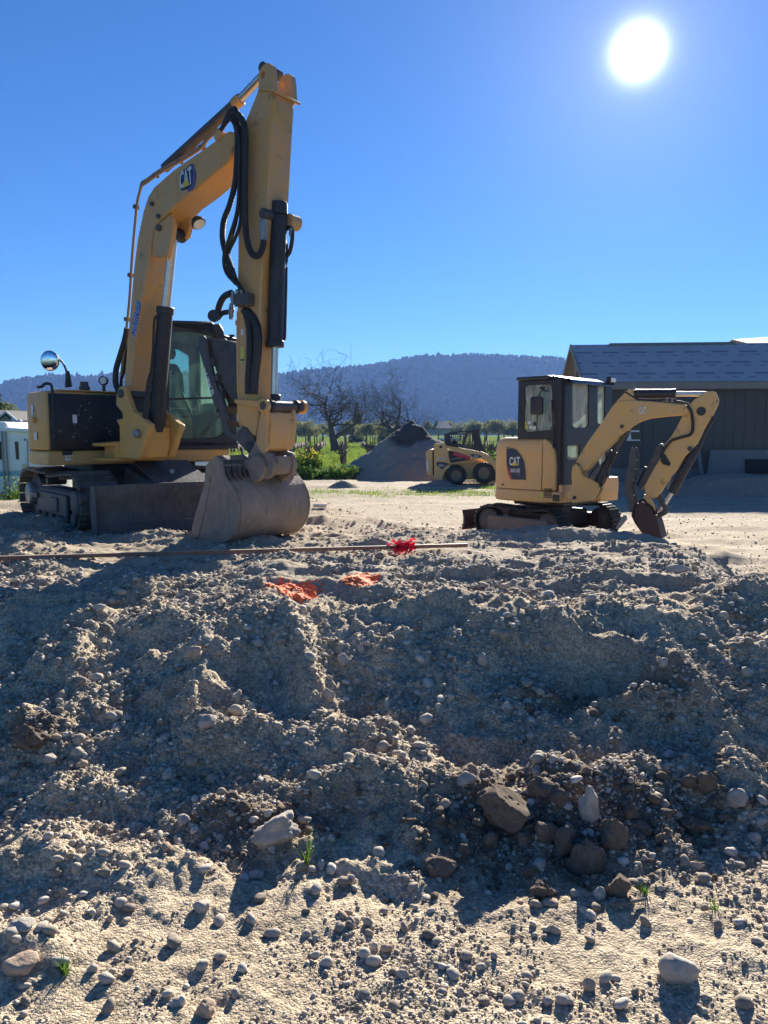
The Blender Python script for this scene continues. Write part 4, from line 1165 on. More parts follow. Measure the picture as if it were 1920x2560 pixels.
# ------------------------------------------------------------------ the small excavator
mz = -.10
ME = thing('mini_excavator', Vector((2.6, 12.9, mz)), 'small yellow excavator with black cab, bent boom and bucket dug into the dirt', 'excavator')
MF = Frame((2.67, 11.8, 0), 45)
mu, mn_ = MF.u, MF.n
MS = Plane((2.67, 11.8), mu); MFr = Plane((2.67, 11.8), mn_)
zsk0 = MS.hit(1330, 1256).z; zsk1 = MS.hit(1340, 1225).z; zh = 1.55
def mplan(pts, za, zb): return [MF.p(f, s, za) for f, s in pts], UP * (zb - za)
rear = [(-1.02, 0), (-1.16, .04), (-1.27, .12), (-1.36, .28), (-1.42, .55), (-1.43, .85), (-1.40, 1.15), (-1.30, 1.42), (-1.1, 1.55)]
pts, v = mplan([(-.20, 0)] + rear + [(-.20, 1.55)], zsk0, zsk1 - .008)
MB().prism(pts, v).build('counterweight', M['yellow_mini'], ME, .03, 40, 3)
# rounded hood: stacked rings that roll over at the top
def hood():
    base = [(-.30, 0), (-.6, 0)] + rear + [(-.30, 1.55)]
    cen = Vector((-.75, .78)); mb = MB(); vs = []; fs = []
    lev = [(0, 1.0), (.42, 1.0), (.60, .995), (.70, .975), (.76, .94), (.795, .89), (.81, .80), (.815, .4)]
    n = len(base)
    for h, k in lev:
        for f, s in base: vs.append(MF.p(cen.x + (f - cen.x) * (k if f < -.3 else 1), cen.y + (s - cen.y) * k, zsk1 + h * (zh - zsk1) / .815))
    for j in range(len(lev) - 1):
        for i in range(n):
            i2 = (i + 1) % n; fs.append((j*n + i, j*n + i2, (j+1)*n + i2, (j+1)*n + i))
    fs.append(tuple(range(n))); fs.append(tuple(range((len(lev)-1)*n, len(lev)*n)))
    return mb.add(vs, fs).build('hood', M['yellow_mini'], ME, 0, 50)
hd = hood()
m = MB(); m.prism([MF.p(f, .0, z) for f, z in [(-.295, zsk1), (-.04, zsk1), (-.04, zsk1 + .38), (-.07, zsk1 + .60), (-.13, zsk1 + .72), (-.22, zsk1 + .79), (-.295, zsk1 + .81)]], mn_ * .5)
m.build('hood_door', M['yellow_mini'], ME, .03, 40, 3)
m = MB(); MF.box(m, -.25, .06, .0, 1.6, zsk0 + .02, zsk1 - .01); deck = m.build('deck', M['yellow_mini'], ME, .015)
m = MB(); m.prism([MF.p(.0, s, z) for s, z in [(1.02, zsk0 - .02), (1.60, zsk0 - .02), (1.62, zsk1 + .05), (1.60, zsk1 + .17), (1.02, zsk1 + .17)]], mu * .16); m.build('front_tank', M['yellow_mini'], ME, .02, 40, 2)
m = MB(); MF.box(m, .0, .075, .02, .50, zsk0 + .02, zsk1 + .10); m.build('side_step', M['yellow_mini'], ME, .01)
for k in range(6):
    m = MB(); MF.box(m, -.235, -.10, -.012, .003, zsk0 + .09 + k * .026, zsk0 + .105 + k * .026); m.build('louvre', M['black'], deck, .002)
m = MB(); MF.box(m, -.09, .04, -.004, .02, zsk0 + .04, zsk0 + .15); m.build('step_recess_shade', M['black'], deck, .006)  # solid black block; the recess's shade is put in as paint
# black badge on the hood's flank
HS = MS.off(-mn_ * .002)
bad = [(1267, 1121), (1283, 1121), (1292, 1126), (1300, 1135), (1306, 1144), (1310, 1154), (1313, 1168), (1314, 1182), (1315, 1199.5), (1282, 1199), (1275, 1180), (1267, 1162)]
m = MB(); flat_poly(m, HS.poly(bad), -mn_, .010); bdg = m.build('badge', M['decal_blue'], hd, 0, None)
m = MB(); flat_poly(m, HS.poly([(1267, 1163), (1275, 1181), (1281, 1199.5), (1277, 1199.5), (1269, 1180)]), -mn_, .010); m.build('red_stripe', M['decal_red'], hd, 0, None)
q = HS.poly([(1274.5, 1163.5), (1300.5, 1163.5), (1301, 1142), (1275, 1142)])
m = MB(); lettering(m, 'CAT', q, -mn_, .013, .03); m.build('lettering', M['decal_white'], hd, 0, None)
m = MB(); flat_poly(m, [quad_map(q, .22, -.01), quad_map(q, .80, -.01), quad_map(q, .50, .44)], -mn_, .016); m.build('triangle', M['decal_yellow'], hd, 0, None)
m = MB(); lettering(m, '303.5E', HS.poly([(1277, 1181), (1301, 1181), (1301, 1171.5), (1277, 1171.5)]), -mn_, .013, .02); m.build('lettering', M['decal_white'], hd, 0, None)
m = MB(); lettering(m, 'CR', HS.poly([(1293, 1191), (1301, 1191), (1301, 1184), (1293, 1184)]), -mn_, .013, .01); m.build('lettering', M['seat_grey'], hd, 0, None)
m = MB(); flat_poly(m, HS.poly([(1267, 1117), (1275, 1118), (1267, 1119.5)]), -mn_, .01); m.build('hood_latch', M['decal_black'], hd, 0, None)
m = MB(); flat_poly(m, HS.poly([(1352, 1245), (1359, 1245), (1359, 1231), (1352, 1231)]), -mn_, .012); m.build('warning_label', M['decal_warn'], deck, 0, None)
m = MB(); c = HS.hit(1257, 1211); m.cyl(c - mn_ * .02, c + mn_ * .03, .014, seg=10); m.build('lock', M['black'], hd, .002)
# ---- cab
f0, f1, s0, s1, cz0, cz1 = -.80, .05, .05, 1.50, zsk1 + .02, 2.43
MSs = MS.off(mn_ * s0); MFf = MFr.off(mu * f1)
def rr(x0, x1, y0, y1, r=6): return [(x0 + r, y0), (x1 - r, y0), (x1, y0 + r), (x1, y1 - r), (x1 - r, y1), (x0 + r, y1), (x0, y1 - r), (x0, y0 + r)]
m = MB()
sd = [MF.p(f0, s0, zh - .02), MF.p(f1, s0, cz0), MF.p(f1, s0, cz1), MF.p(f0, s0, cz1 - .02)]
sd = [MF.p(f0, s0, zh - .03), MF.p(-.12, s0, zh - .03), MF.p(-.10, s0, cz0), MF.p(f1, s0, cz0), MF.p(f1, s0, cz1), MF.p(f0, s0, cz1)]
sw_px = [(1312, 968), (1322, 963), (1376, 961), (1378, 968), (1385, 1055), (1383, 1069), (1378, 1075), (1315, 1080), (1310, 1074)]
swn = MSs.poly(sw_px)
prism_holes(m, sd, [swn], mn_ * .05); mcab = m.build('cab', M['black'], ME, .006)
MB().prism([p + mn_ * .02 for p in swn], mn_ * .006).build('side_window', M['glass_mini'], mcab, 0, None)
m = MB()
fd = [MF.p(f1, s0, cz0), MF.p(f1, s1, cz0), MF.p(f1, s1, cz1), MF.p(f1, s0, cz1)]
w1 = MFf.poly(rr(1431, 1472, 957, 1069)); w2 = MFf.poly(rr(1494, 1513, 960, 1060, 4)); w3 = MFf.poly(rr(1419, 1449, 1112, 1150, 4)); w4 = MFf.poly([(1497, 1150), (1516, 1128), (1516, 1150), (1500, 1166)])
prism_holes(m, fd, [w1, w2, w3, w4], -mu * .05); m.build('cab_front', M['black'], mcab, .006)
for w in (w1, w2, w3, w4): MB().prism([p - mu * .02 for p in w], -mu * .006).build('windscreen', M['glass_mini'], mcab, 0, None)
for s in (s1 - .05,):
    o_ = [MF.p(f0, s, zh - .03), MF.p(f1 - .06, s, cz0), MF.p(f1 - .06, s, cz1), MF.p(f0, s, cz1)]
    h_ = [MF.p(f0 + .08, s, zh + .08), MF.p(f1 - .14, s, cz0 + .35), MF.p(f1 - .14, s, cz1 - .12), MF.p(f0 + .08, s, cz1 - .12)]
    m = MB(); prism_holes(m, o_, [h_], mn_ * .05); m.build('side_wall', M['black'], mcab, .005)
    MB().prism([p + mn_ * .02 for p in h_], mn_ * .006).build('side_window', M['glass_back'], mcab, 0, None)
o_ = [MF.p(f0, s0 + .05, zh - .03), MF.p(f0, s1 - .05, zh - .03), MF.p(f0, s1 - .05, cz1), MF.p(f0, s0 + .05, cz1)]
h_ = [MF.p(f0, s0 + .12, zh + .06), MF.p(f0, s1 - .12, zh + .06), MF.p(f0, s1 - .12, cz1 - .12), MF.p(f0, s0 + .12, cz1 - .12)]
m = MB(); prism_holes(m, o_, [h_], mu * .05); m.build('rear_wall', M['black'], mcab, .005)
MB().prism([p + mu * .02 for p in h_], mu * .006).build('rear_window', M['glass_back'], mcab, 0, None)
roofm = worn('glossy_roof_paint', (.03, .033, .036), dust=(.2, .19, .18), amount=.10, rough=.14, scale=3., bump=0)
m = MB(); m.prism([MF.p(f, s0 + .06, z) for f, z in [(f1 - .26, cz1 + .004), (f1 - .26, cz1 + .074), (f1 + .09, cz1 - .040), (f1 + .09, cz1 - .075), (f1 + .052, cz1 + .0)]], mn_ * (s1 - s0 - .12)); m.build('roof_visor', roofm, mcab, .006)
pts, v = mplan([(f0 - .03, s0 - .03), (f1 - .27, s0 - .03), (f1 - .27, s1 + .03), (f0 - .03, s1 + .03)], cz1 + .004, cz1 + .075)
MB().prism(pts, v).build('cab_roof', roofm, mcab, .03, 40, 2)
pts, v = mplan([(f0, s0 + .05), (f1 - .05, s0 + .05), (f1 - .05, s1 - .05), (f0, s1 - .05)], cz0 - .02, cz0 + .03); MB().prism(pts, v).build('cab_floor', M['interior'], mcab)
m = MB(); MF.box(m, f1 + .0, f1 + .08, s1 - .22, s1 - .04, cz1 - .015, cz1 + .10); lb = m.build('work_lamp', M['black'], mcab, .015); m = MB(); MF.box(m, f1 + .081, f1 + .09, s1 - .205, s1 - .055, cz1 + .01, cz1 + .08); m.build('lens', M['lens'], lb, .003)
# seat, levers, stickers, mirror
m = MB(); MF.box(m, -.55, -.12, .50, 1.0, cz0 + .30, cz0 + .44); st = m.build('seat', M['seat_grey'], mcab, .05, 40, 2)
m = MB(); m.prism([MF.p(-.55, .75 + a, cz0 + .42 + b) for a, b in [(-.23, 0), (-.25, .3), (-.2, .55), (.2, .55), (.25, .3), (.23, 0)]], -mu * .12); m.build('backrest', M['seat_grey'], st, .04, 40, 2)
m = MB(); m.prism([MF.p(-.57, .75 + a, cz0 + 1.02 + b) for a, b in [(-.12, 0), (-.15, .1), (-.1, .22), (.1, .22), (.15, .1), (.12, 0)]], -mu * .09); m.build('headrest', M['seat'], st, .03, 40, 2)
m = MB(); MF.box(m, -.45, -.05, 1.05, 1.2, cz0 + .03, cz0 + .62); m.build('console', M['interior'], mcab, .03)
for px0, py0, px1, py1 in ((1463, 1072, 1453, 1040), (1478, 1076, 1466, 1050)):
    pl = MFr.off(-mu * .12); m = MB(); m.tube(smooth_path([pl.hit(px0, py0), pl.hit((px0+px1)/2 + 1, (py0+py1)/2), pl.hit(px1, py1)], 4), [.012] * 4 + [.014] * 3 + [.03, .025], 8); m.build('control_lever', M['black'], mcab, 0, 60)
pl = MSs.off(mn_ * .03)
for k, (x0, x1, y0, y1) in enumerate(((1313, 1322, 1064, 1072), (1324, 1333, 1064, 1072), (1334, 1341, 1055, 1064), (1334, 1341, 1066, 1074), (1312, 1318, 1054, 1062), (1320, 1328, 1053, 1061), (1351, 1363, 966, 974))):
    m = MB(); flat_poly(m, pl.poly([(x0, y1), (x1, y1), (x1, y0), (x0, y0)]), -mn_, .014); m.build('window_sticker', M[('decal_warn', 'decal_white', 'interior', 'decal_white', 'decal_warn', 'decal_white', 'interior')[k]], mcab, 0, None)
pl = MS.off(-mn_ * .10)
mr_ = MB().prism(pl.poly(rr(1325, 1355, 991, 1037, 4)), mn_ * .05).build('mirror', M['black'], ME, .012, 40, 2)
m = MB(); m.tube(smooth_path([pl.hit(1340, 1000) + mn_ * .04, pl.hit(1345, 976) + mn_ * .1, MSs.hit(1370, 978)], 5), .010, 8); m.tube([pl.hit(1341, 1036) + mn_ * .03, MSs.hit(1341, 1076)], .007, 6); m.build('mirror_arm', M['black'], mr_, 0, 60)
m = MB(); m.tube(smooth_path([MSs.hit(1382, 1000) + mn_ * -.03, MSs.hit(1386, 1040) + mn_ * -.05, MSs.hit(1388, 1120) + mn_ * -.05], 5), .012, 8); m.build('handrail', M['black'], mcab, 0, 60)

# ---- boom, stick and bucket
PB = radians(62); vu = Vector((sin(PB), -cos(PB), 0)); vn = Vector((cos(PB), sin(PB), 0))
VP = Plane((2.90, 11.60), vu)
def vside(w): return VP.off(-vn * (w / 2))
WB = .19
VL = vside(WB)
mboom_px = [(1441, 1172), (1436, 1160), (1444, 1147), (1467, 1108), (1507, 1052), (1530, 1016), (1539, 1006), (1552, 1001), (1580, 1000), (1640, 1004), (1711, 1011), (1722, 1018), (1723, 1036), (1708, 1038), (1666, 1041), (1623, 1046), (1598, 1054), (1577, 1066), (1560, 1082), (1507, 1131), (1470, 1173), (1455, 1184)]
mboom = MB().prism(VL.poly(mboom_px), vn * WB).build('boom', M['yellow_mini_arm'], ME, .012, 40)
m = MB(); gp = [(1540, 1004), (1566, 977), (1573, 972), (1582, 974), (1588, 1002)]; m.prism(vside(.15).poly(gp), vn * .15); m.build('cylinder_gusset', M['yellow_mini_arm'], mboom, .008)
gp2 = [(1550, 1076), (1563, 1056), (1590, 1048), (1602, 1052), (1584, 1064), (1570, 1078)]
m = MB(); m.prism(vside(.20).poly(gp2), vn * .04); m.build('cylinder_mount', M['yellow_mini_arm'], mboom, .006)
q = [(1597, 1036), (1615.5, 1035), (1616, 1017), (1597, 1018)]
m = MB(); lettering(m, 'CAT', VL.poly(q), -vn, .004, .03); m.build('lettering', M['decal_white'], mboom, 0, None)
c = VL.hit(1555, 1066); MB().cyl(c - vn * .02, c + vn * (WB + .02), .03, seg=14).build('pin', M['steel_dark'], mboom, .004)
c = VL.hit(1441, 1165); MB().cyl(c - vn * .06, c + vn * (WB + .06), .05, seg=16).build('foot_pin', M['steel_dark'], mboom, .006)
a, b, e = VP.hit(1586, 985), VP.hit(1686, 985), VP.hit(1772, 985)
MB().cyl(a, b, .068, seg=20).build('stick_cylinder', M['black'], ME, .008)
MB().cyl(b, e, .036, seg=18).build('stick_cylinder_rod', M['chrome'], ME)
MB().cyl(VP.hit(1678, 985), VP.hit(1690, 985), .076, seg=20).build('cylinder_gland', M['black'], ME, .005)
m = MB(); m.tube(smooth_path(vside(.14).poly([(1560, 978), (1580, 990), (1600, 1000), (1640, 1002), (1665, 1000), (1700, 1004), (1722, 1010)]), 4), .014, 8); m.build('hydraulic_hose', M['hose'], ME, 0, 60)
m = MB(); m.tube(smooth_path(vside(.06).poly([(1600, 999), (1650, 1001), (1668, 1000)]), 4), .012, 8); m.build('hydraulic_pipe', M['chrome'], ME, 0, 60)
for q in ((1668, 998), (1681, 1000), (1586, 968)):
    c = vside(.14).hit(*q); m = MB(); m.cyl(c - UP * .03, c + UP * .03, .018, seg=10); m.build('hose_fitting', M['steel'], ME, .003)
mst_px = [(1756, 988), (1764, 978), (1786, 977), (1796, 999), (1794, 1011), (1782, 1036), (1761, 1073), (1745, 1108), (1726, 1128), (1708, 1146), (1692, 1174), (1671, 1200), (1652, 1230), (1642, 1244), (1628, 1247), (1613, 1234), (1609, 1215), (1618, 1193), (1636, 1166), (1644, 1140), (1660, 1112), (1676, 1094), (1688, 1075), (1705, 1042), (1722, 1014), (1736, 998)]
WT = .17
TLn = vside(WT)
mstick = MB().prism(TLn.poly(mst_px), vn * WT).build('stick', M['yellow_mini_arm'], ME, .012, 40)
c = TLn.hit(1753, 1028); m = MB(); m.ring(c - vn * .006, vn, [(.001, 0), (.062, 0), (.062, .02), (.001, .02)], 20); m.build('pin_hole_shade', M['black'], mstick, .003)  # solid black disc in place of a hole, its inner shade painted
c = TLn.hit(1725, 1122); MB().cyl(c - vn * .03, c + vn * (WT + .03), .035, seg=14).build('pin', M['steel_dark'], mstick, .004)
m = MB(); m.tube(smooth_path(vside(WT + .04).poly([(1718, 1014), (1728, 1030), (1732, 1062), (1727, 1085), (1700, 1094), (1678, 1102), (1664, 1118), (1656, 1134), (1657, 1155), (1670, 1160)]), 5), .020, 8); m.build('hydraulic_hose', M['hose'], ME, 0, 60)
m = MB(); m.prism(vside(WT + .03).poly([(1650, 1140), (1662, 1135), (1677, 1160), (1672, 1166), (1660, 1160)]), vn * .03); m.build('hose_guard', M['black'], mstick, .006)
a, b, e = VP.hit(1778, 1040) + vu * .02, VP.hit(1676, 1232) + vu * .02, VP.hit(1651, 1278)
mid = a.lerp(b, .30)
MB().tube([a, mid, mid.lerp(b, .04), b], [.042, .044, .066, .066], 18).build('bucket_cylinder', M['black'], ME, .004)
MB().cyl(b, e, .028, seg=16).build('bucket_cylinder_rod', M['chrome'], ME)
m = MB(); m.tube(smooth_path(vside(.14).poly([(1684, 1178), (1676, 1200), (1668, 1222)]), 4), .010, 8); m.build('cylinder_pipe', M['steel'], ME, 0, 60)
# links
m = MB(); m.prism(vside(.22).poly([(1608, 1236), (1620, 1238), (1632, 1254), (1638, 1276), (1630, 1284), (1620, 1272)]), vn * .05); m.build('bucket_link', M['yellow_mini_arm'], ME, .008)
m = MB(); m.tube(smooth_path(VP.poly([(1638, 1238), (1650, 1244), (1656, 1256), (1664, 1272), (1662, 1280), (1644, 1288), (1630, 1286)]), 4), .042, 10); m.build('bucket_link', M['steel_dark'], ME, 0, 60)
# bucket
mbk = [(1590, 1264), (1606, 1254), (1626, 1272), (1640, 1296), (1648, 1322), (1655, 1350), (1632, 1354), (1608, 1336), (1594, 1312), (1585, 1290)]
mbu = MB().prism(vside(.50).poly(mbk), vn * .03).build('bucket', M['rust_red'], ME, .006, 40)
MB().prism([p + vn * .47 for p in vside(.50).poly(mbk)], vn * .03).build('bucket_side', M['rust_red'], mbu, .006)
m = MB(); sh_px = [(1582, 1262), (1578, 1290), (1588, 1310), (1604, 1332), (1630, 1352)]
P = vside(.46).poly(sh_px); P2 = [p + vu * .03 for p in P][::-1]; m.prism(P + P2, vn * .46); m.build('bucket_shell', M['rust_red'], mbu, .004)
m = MB(); P = vside(.44).poly([(1640, 1288), (1648, 1318), (1655, 1348), (1650, 1350), (1642, 1320), (1634, 1290)]); m.prism(P, vn * .44); m.build('bucket_back', M['rust_red'], mbu, .004)
for s in (.14, .32):
    m = MB(); m.prism([p + vn * s for p in vside(.50).poly([(1590, 1256), (1604, 1246), (1632, 1272), (1636, 1292), (1620, 1300), (1600, 1290)])], vn * .04); m.build('bucket_ear', M['rust_red'], mbu, .006)
m = MB(); m.prism(vside(.62).poly([(1560, 1286), (1567, 1291), (1566, 1300), (1548, 1322), (1538, 1322), (1550, 1300)]), vn * .04); m.build('side_cutter', M['steel'], mbu, .006)
# thumb: two curved prongs with rungs
pr = [(1578, 1118), (1583, 1120), (1588, 1136), (1589, 1152), (1587, 1176), (1583, 1200), (1577, 1210), (1580, 1230), (1585, 1252), (1582, 1280), (1574, 1282), (1570, 1262), (1565, 1243), (1560, 1214), (1564, 1188), (1571, 1160), (1573, 1134)]
tpx = vside(.50)
mth = MB().prism(tpx.poly(pr), vn * .04).build('thumb', M['steel_dark'], ME, .008, 40)
MB().prism([p + vn * .30 for p in tpx.poly(pr)], vn * .04).build('thumb_prong', M['steel_dark'], mth, .008, 40)
for q in ((1580, 1152), (1578, 1174), (1572, 1202), (1574, 1240)):
    c = tpx.hit(*q); m = MB(); m.box(c + vn * .17, vn * .16, vu * .03, UP * .012); m.build('rung', M['steel'], mth, .003)
a, b = VP.hit(1650, 1112), VP.hit(1600, 1216); md = a.lerp(b, .55)
MB().cyl(a, md, .018, seg=12).build('thumb_rod', M['chrome'], mth)
MB().cyl(md, b, .062, seg=16).build('thumb_cylinder', M['black'], mth, .006)
m = MB(); m.prism(vside(.20).poly([(1640, 1118), (1652, 1108), (1660, 1118), (1648, 1150), (1632, 1176), (1612, 1214), (1600, 1226), (1594, 1214), (1612, 1178)]), vn * .20); m.build('thumb_mount', M['bucket_grease'], mth, .01)
# swing post and boom cylinder
m = MB(); swp = [(1430, 1166), (1440, 1158), (1450, 1170), (1455, 1190), (1474, 1196), (1494, 1208), (1498, 1226), (1484, 1252), (1430, 1258), (1414, 1240), (1430, 1212), (1428, 1188)]
m.prism(vside(.34).poly(swp), vn * .07); msw = m.build('swing_post', M['yellow_mini_arm'], ME, .012, 40)
MB().prism([p + vn * .27 for p in vside(.34).poly(swp)], vn * .07).build('swing_post_ear', M['yellow_mini_arm'], msw, .012)
m = MB(); m.prism([p + vn * .07 for p in vside(.34).poly([(1440, 1200), (1480, 1205), (1484, 1250), (1434, 1256), (1426, 1238)])], vn * .2); m.build('swing_core', M['steel_dark'], msw, .012)
c = vside(.36).hit(1436, 1244); MB().cyl(c, c + vn * .05, .028, seg=14).build('pin', M['black'], msw, .004)
a, b, e = VP.hit(1468, 1238) + vu * .06, VP.hit(1530, 1128) + vu * .03, VP.hit(1582, 1058)
MB().cyl(a, b, .062, seg=18).build('boom_cylinder', M['black'], ME, .008)
MB().cyl(b, e, .034, seg=16).build('boom_cylinder_rod', M['steel_dark'], ME)
m = MB(); m.tube(smooth_path([VP.hit(1489, 1222), VP.hit(1506, 1212), VP.hit(1517, 1192), VP.hit(1520, 1176)], 5), .013, 8); m.build('hydraulic_hose', M['hose'], ME, 0, 60)
m = MB(); m.tube(smooth_path([VP.hit(1475, 1225) - vn * .14, VP.hit(1478, 1190) - vn * .12, VP.hit(1500, 1160) - vn * .10], 5), .014, 8); m.build('hydraulic_hose', M['hose'], ME, 0, 60)

# ---- tracks
TCm = Frame((2.68, 11.60, mz), 43)
TLm, TRm, TWm = 1.20, .235, .30
fm_ = -(TLm/2 + TRm + .02)
def rubber_track(s_out):
    pts, step = resample(track_path(TLm, TRm, .04), 56)
    m = MB(); n = len(pts); vs = []; fs = []
    for f, z, a in pts:
        for r in (-.014, .014):
            for s in (0, TWm): vs.append(TCm.p(fm_ + f + r * sin(a), s_out + s, z + .03 - r * cos(a)))
    for i in range(n):
        j = (i + 1) % n
        for q0, q1 in ((0, 1), (1, 3), (3, 2), (2, 0)): fs.append((i*4 + q0, i*4 + q1, j*4 + q1, j*4 + q0))
    m.add(vs, fs)
    tr = m.build('track', M['rubber'], ME, 0, 40)
    base = None
    for k, (f, z, a) in enumerate(pts):
        d = (TCm.u * cos(a) + UP * sin(a)).normalized(); nn = (TCm.u * sin(a) - UP * cos(a)).normalized()
        if base is None:
            b_ = MB(); b_.box((0, 0, 0), (step * .30, 0, 0), (0, TWm / 2 - .005, 0), (0, 0, .014)); ob = b_.build('lug', M['rubber'], None, .005); base = ob.data; ob.parent = tr
        else:
            ob = bpy.data.objects.new('lug', base); COL.objects.link(ob); ob.parent = tr
        R3 = Matrix((d, nn.cross(d), nn)).transposed().to_4x4(); R3.translation = TCm.p(fm_ + f, s_out + TWm/2, z + .03) + nn * .024 - root_offset(tr)
        ob.matrix_local = R3
    m = MB(); TCm.box(m, fm_ - .60, fm_ + .60, s_out + .015, s_out + TWm - .015, .11, .37); m.build('track_frame', M['rust_red'] if s_out else worn('muddy_frame', (.16, .13, .11), amount=.5), tr, .02)
    for ff in (fm_ + TLm/2, fm_ - TLm/2):
        c = TCm.p(ff, s_out + TWm/2, TRm + .03); m = MB(); m.ring(c - TCm.n * .11, TCm.n, [(.01, 0), (TRm - .07, 0), (TRm - .02, .03), (TRm - .02, .19), (TRm - .07, .22), (.01, .22)], 24); m.build('track_wheel', M['steel_dark'], tr, 0, 40)
        m = MB(); m.ring(c - TCm.n * .13, TCm.n, [(.001, 0), (.09, 0), (.10, .02), (.10, .26), (.09, .28), (.001, .28)], 20); m.build('wheel_hub', M['steel_dark'], tr, .005)
    for k in range(4):
        c = TCm.p(fm_ - .42 + k * .28, s_out + TWm/2, .10); m = MB(); m.cyl(c - TCm.n * .12, c + TCm.n * .12, .06, seg=14); m.build('track_roller', M['steel_dark'], tr, .006)
    return tr
rubber_track(0); rubber_track(1.48)
m = MB(); TCm.box(m, fm_ - .40, fm_ + .40, TWm, 1.48, .20, .46); m.build('undercarriage_frame', M['black'], ME, .03)
c = TCm.p(fm_, .89, .40); MB().cyl(c, Vector((c.x, c.y, zsk0 + .02)), .40, seg=28).build('slew_ring', M['black'], ME, .015)
m = MB(); MF.box(m, -1.0, -.05, .25, 1.35, zsk0 - .07, zsk0 + .01); m.build('house_underplate', M['black'], ME, .02)
bf = fm_ * 2 - .22
m = MB(); m.prism([TCm.p(bf + f, -.03, z) for f, z in [(0, .08), (.05, .2), (.04, .32), (0, .42), (-.03, .42), (.0, .3), (.0, .2), (-.04, .08)]], TCm.n * 1.84); mbl = m.build('blade', M['rust_red'], ME, .006, 50)
for s in (.55, 1.1):
    m = MB(); TCm.box(m, bf + .03, fm_ - .3, s, s + .10, .18, .28); m.build('blade_arm', M['steel_dark'], mbl, .01)
# ------------------------------------------------------------------ the wheeled loader
KA = Vector((1, -.10, 0)).normalized(); KN = Vector((.10, 1, 0)).normalized()
KP = Plane((2.53, 27.0), KA)
def kp(x, y): return (1040 + .1326 * x, 1060 + .1326 * y)
def kpoly(l, pl=KP): return pl.poly([kp(*p) for p in l])
kz = gh(2.6, 27.2)
SK = thing('skid_steer_loader', Vector((2.6, 27.6, kz)), 'yellow wheeled skid steer loader with black mesh cage, parked by the gravel pile', 'loader')
WK = 1.45
m = MB(); m.prism([p + KN * .28 for p in kpoly([(330, 1010), (330, 420), (560, 420), (660, 700), (1180, 640), (1330, 700), (1470, 900), (1420, 1030), (560, 1080)])], KN * (WK - .56)); m.build('chassis', M['yellow_mini'], SK, .03)
m = MB(); m.prism(kpoly([(335, 385), (345, 1000), (350, 1040), (500, 1080), (510, 1000), (560, 880), (640, 820), (650, 740), (590, 500), (575, 400), (540, 365), (350, 370)]), KN * .26); m.build('rear_upright', M['yellow_mini'], SK, .02)
m = MB(); m.prism([p + KN * (WK - .26) for p in kpoly([(335, 385), (345, 1000), (350, 1040), (500, 1080), (510, 1000), (560, 880), (640, 820), (650, 740), (590, 500), (575, 400), (540, 365), (350, 370)])], KN * .26); m.build('rear_upright', M['yellow_mini'], SK, .02)
m = MB(); m.prism([p + KN * .02 for p in kpoly([(185, 520), (240, 490), (315, 475), (318, 990), (215, 975), (200, 900)])], KN * (WK - .04)); m.build('engine_door', M['yellow_mini'], SK, .03)
m = MB(); m.prism([p - KN * .005 for p in kpoly([(192, 700), (228, 700), (240, 890), (212, 890)])], KN * .03); m.build('tail_lamp', M['decal_white'], SK, .004)
arm = [(575, 405), (620, 420), (900, 475), (1300, 550), (1400, 600), (1480, 670), (1530, 790), (1540, 860), (1520, 960), (1490, 970), (1470, 860), (1410, 740), (1300, 690), (1240, 660), (1060, 660), (990, 600), (620, 485)]
for s in (.03, WK - .17):
    a_ = MB().prism([p + KN * s for p in kpoly(arm)], KN * .14).build('lift_arm', M['yellow_mini'], SK, .012, 40)
m = MB(); m.prism([p + KN * .04 for p in kpoly([(640, 735), (1190, 675), (1180, 705), (650, 760)])], KN * .2); m.build('side_ledge', M['yellow_mini'], SK, .008)
m = MB(); m.prism([p + KN * .20 for p in kpoly([(600, 490), (1000, 600), (1040, 660), (650, 740)])], KN * .06); m.build('side_panel', M['black'], SK, .004)
a, b = [p + KN * .10 for p in kpoly([(700, 560), (1030, 640)])]
MB().cyl(a, b, .085, seg=14).build('lift_cylinder', M['decal_red'], SK, .008)
a, b = [p + KN * .10 for p in kpoly([(650, 665), (890, 640)])]; MB().cyl(a, b, .02, seg=10).build('lift_cylinder_rod', M['chrome'], SK)
c = KP.hit(*kp(467, 430)); MB().cyl(c - KN * .02, c + KN * .05, .055, seg=14).build('pin', M['black'], SK, .004)
# badges
for pl_, mt, lift in (([(385, 715), (420, 712), (560, 725), (640, 760), (560, 790), (520, 845), (470, 850), (420, 800), (388, 790)], 'decal_blue', .008), ([(1025, 570), (1060, 565), (1180, 580), (1250, 615), (1240, 630), (1080, 635), (1045, 600)], 'decal_blue', -.02)):
    m = MB(); flat_poly(m, kpoly(pl_), -KN, lift); m.build('badge', M[mt], SK, 0, None)
m = MB(); lettering(m, '226B', kpoly([(430, 798), (522, 798), (522, 762), (430, 762)]), -KN, .014); m.build('lettering', M['decal_white'], SK, 0, None)
m = MB(); lettering(m, 'CAT', kpoly([(1090, 632), (1175, 625), (1175, 585), (1090, 592)]), -KN, -.01, .03); m.build('lettering', M['decal_white'], SK, 0, None)
m = MB(); flat_poly(m, kpoly([(385, 672), (545, 668), (545, 636), (385, 640)]), -KN, .008); m.build('plate', M['decal_white'], SK, 0, None)
m = MB(); lettering(m, 'C000250', kpoly([(395, 668), (535, 664), (535, 642), (395, 646)]), -KN, .012, .0); m.build('lettering', M['seat_grey'], SK, 0, None)
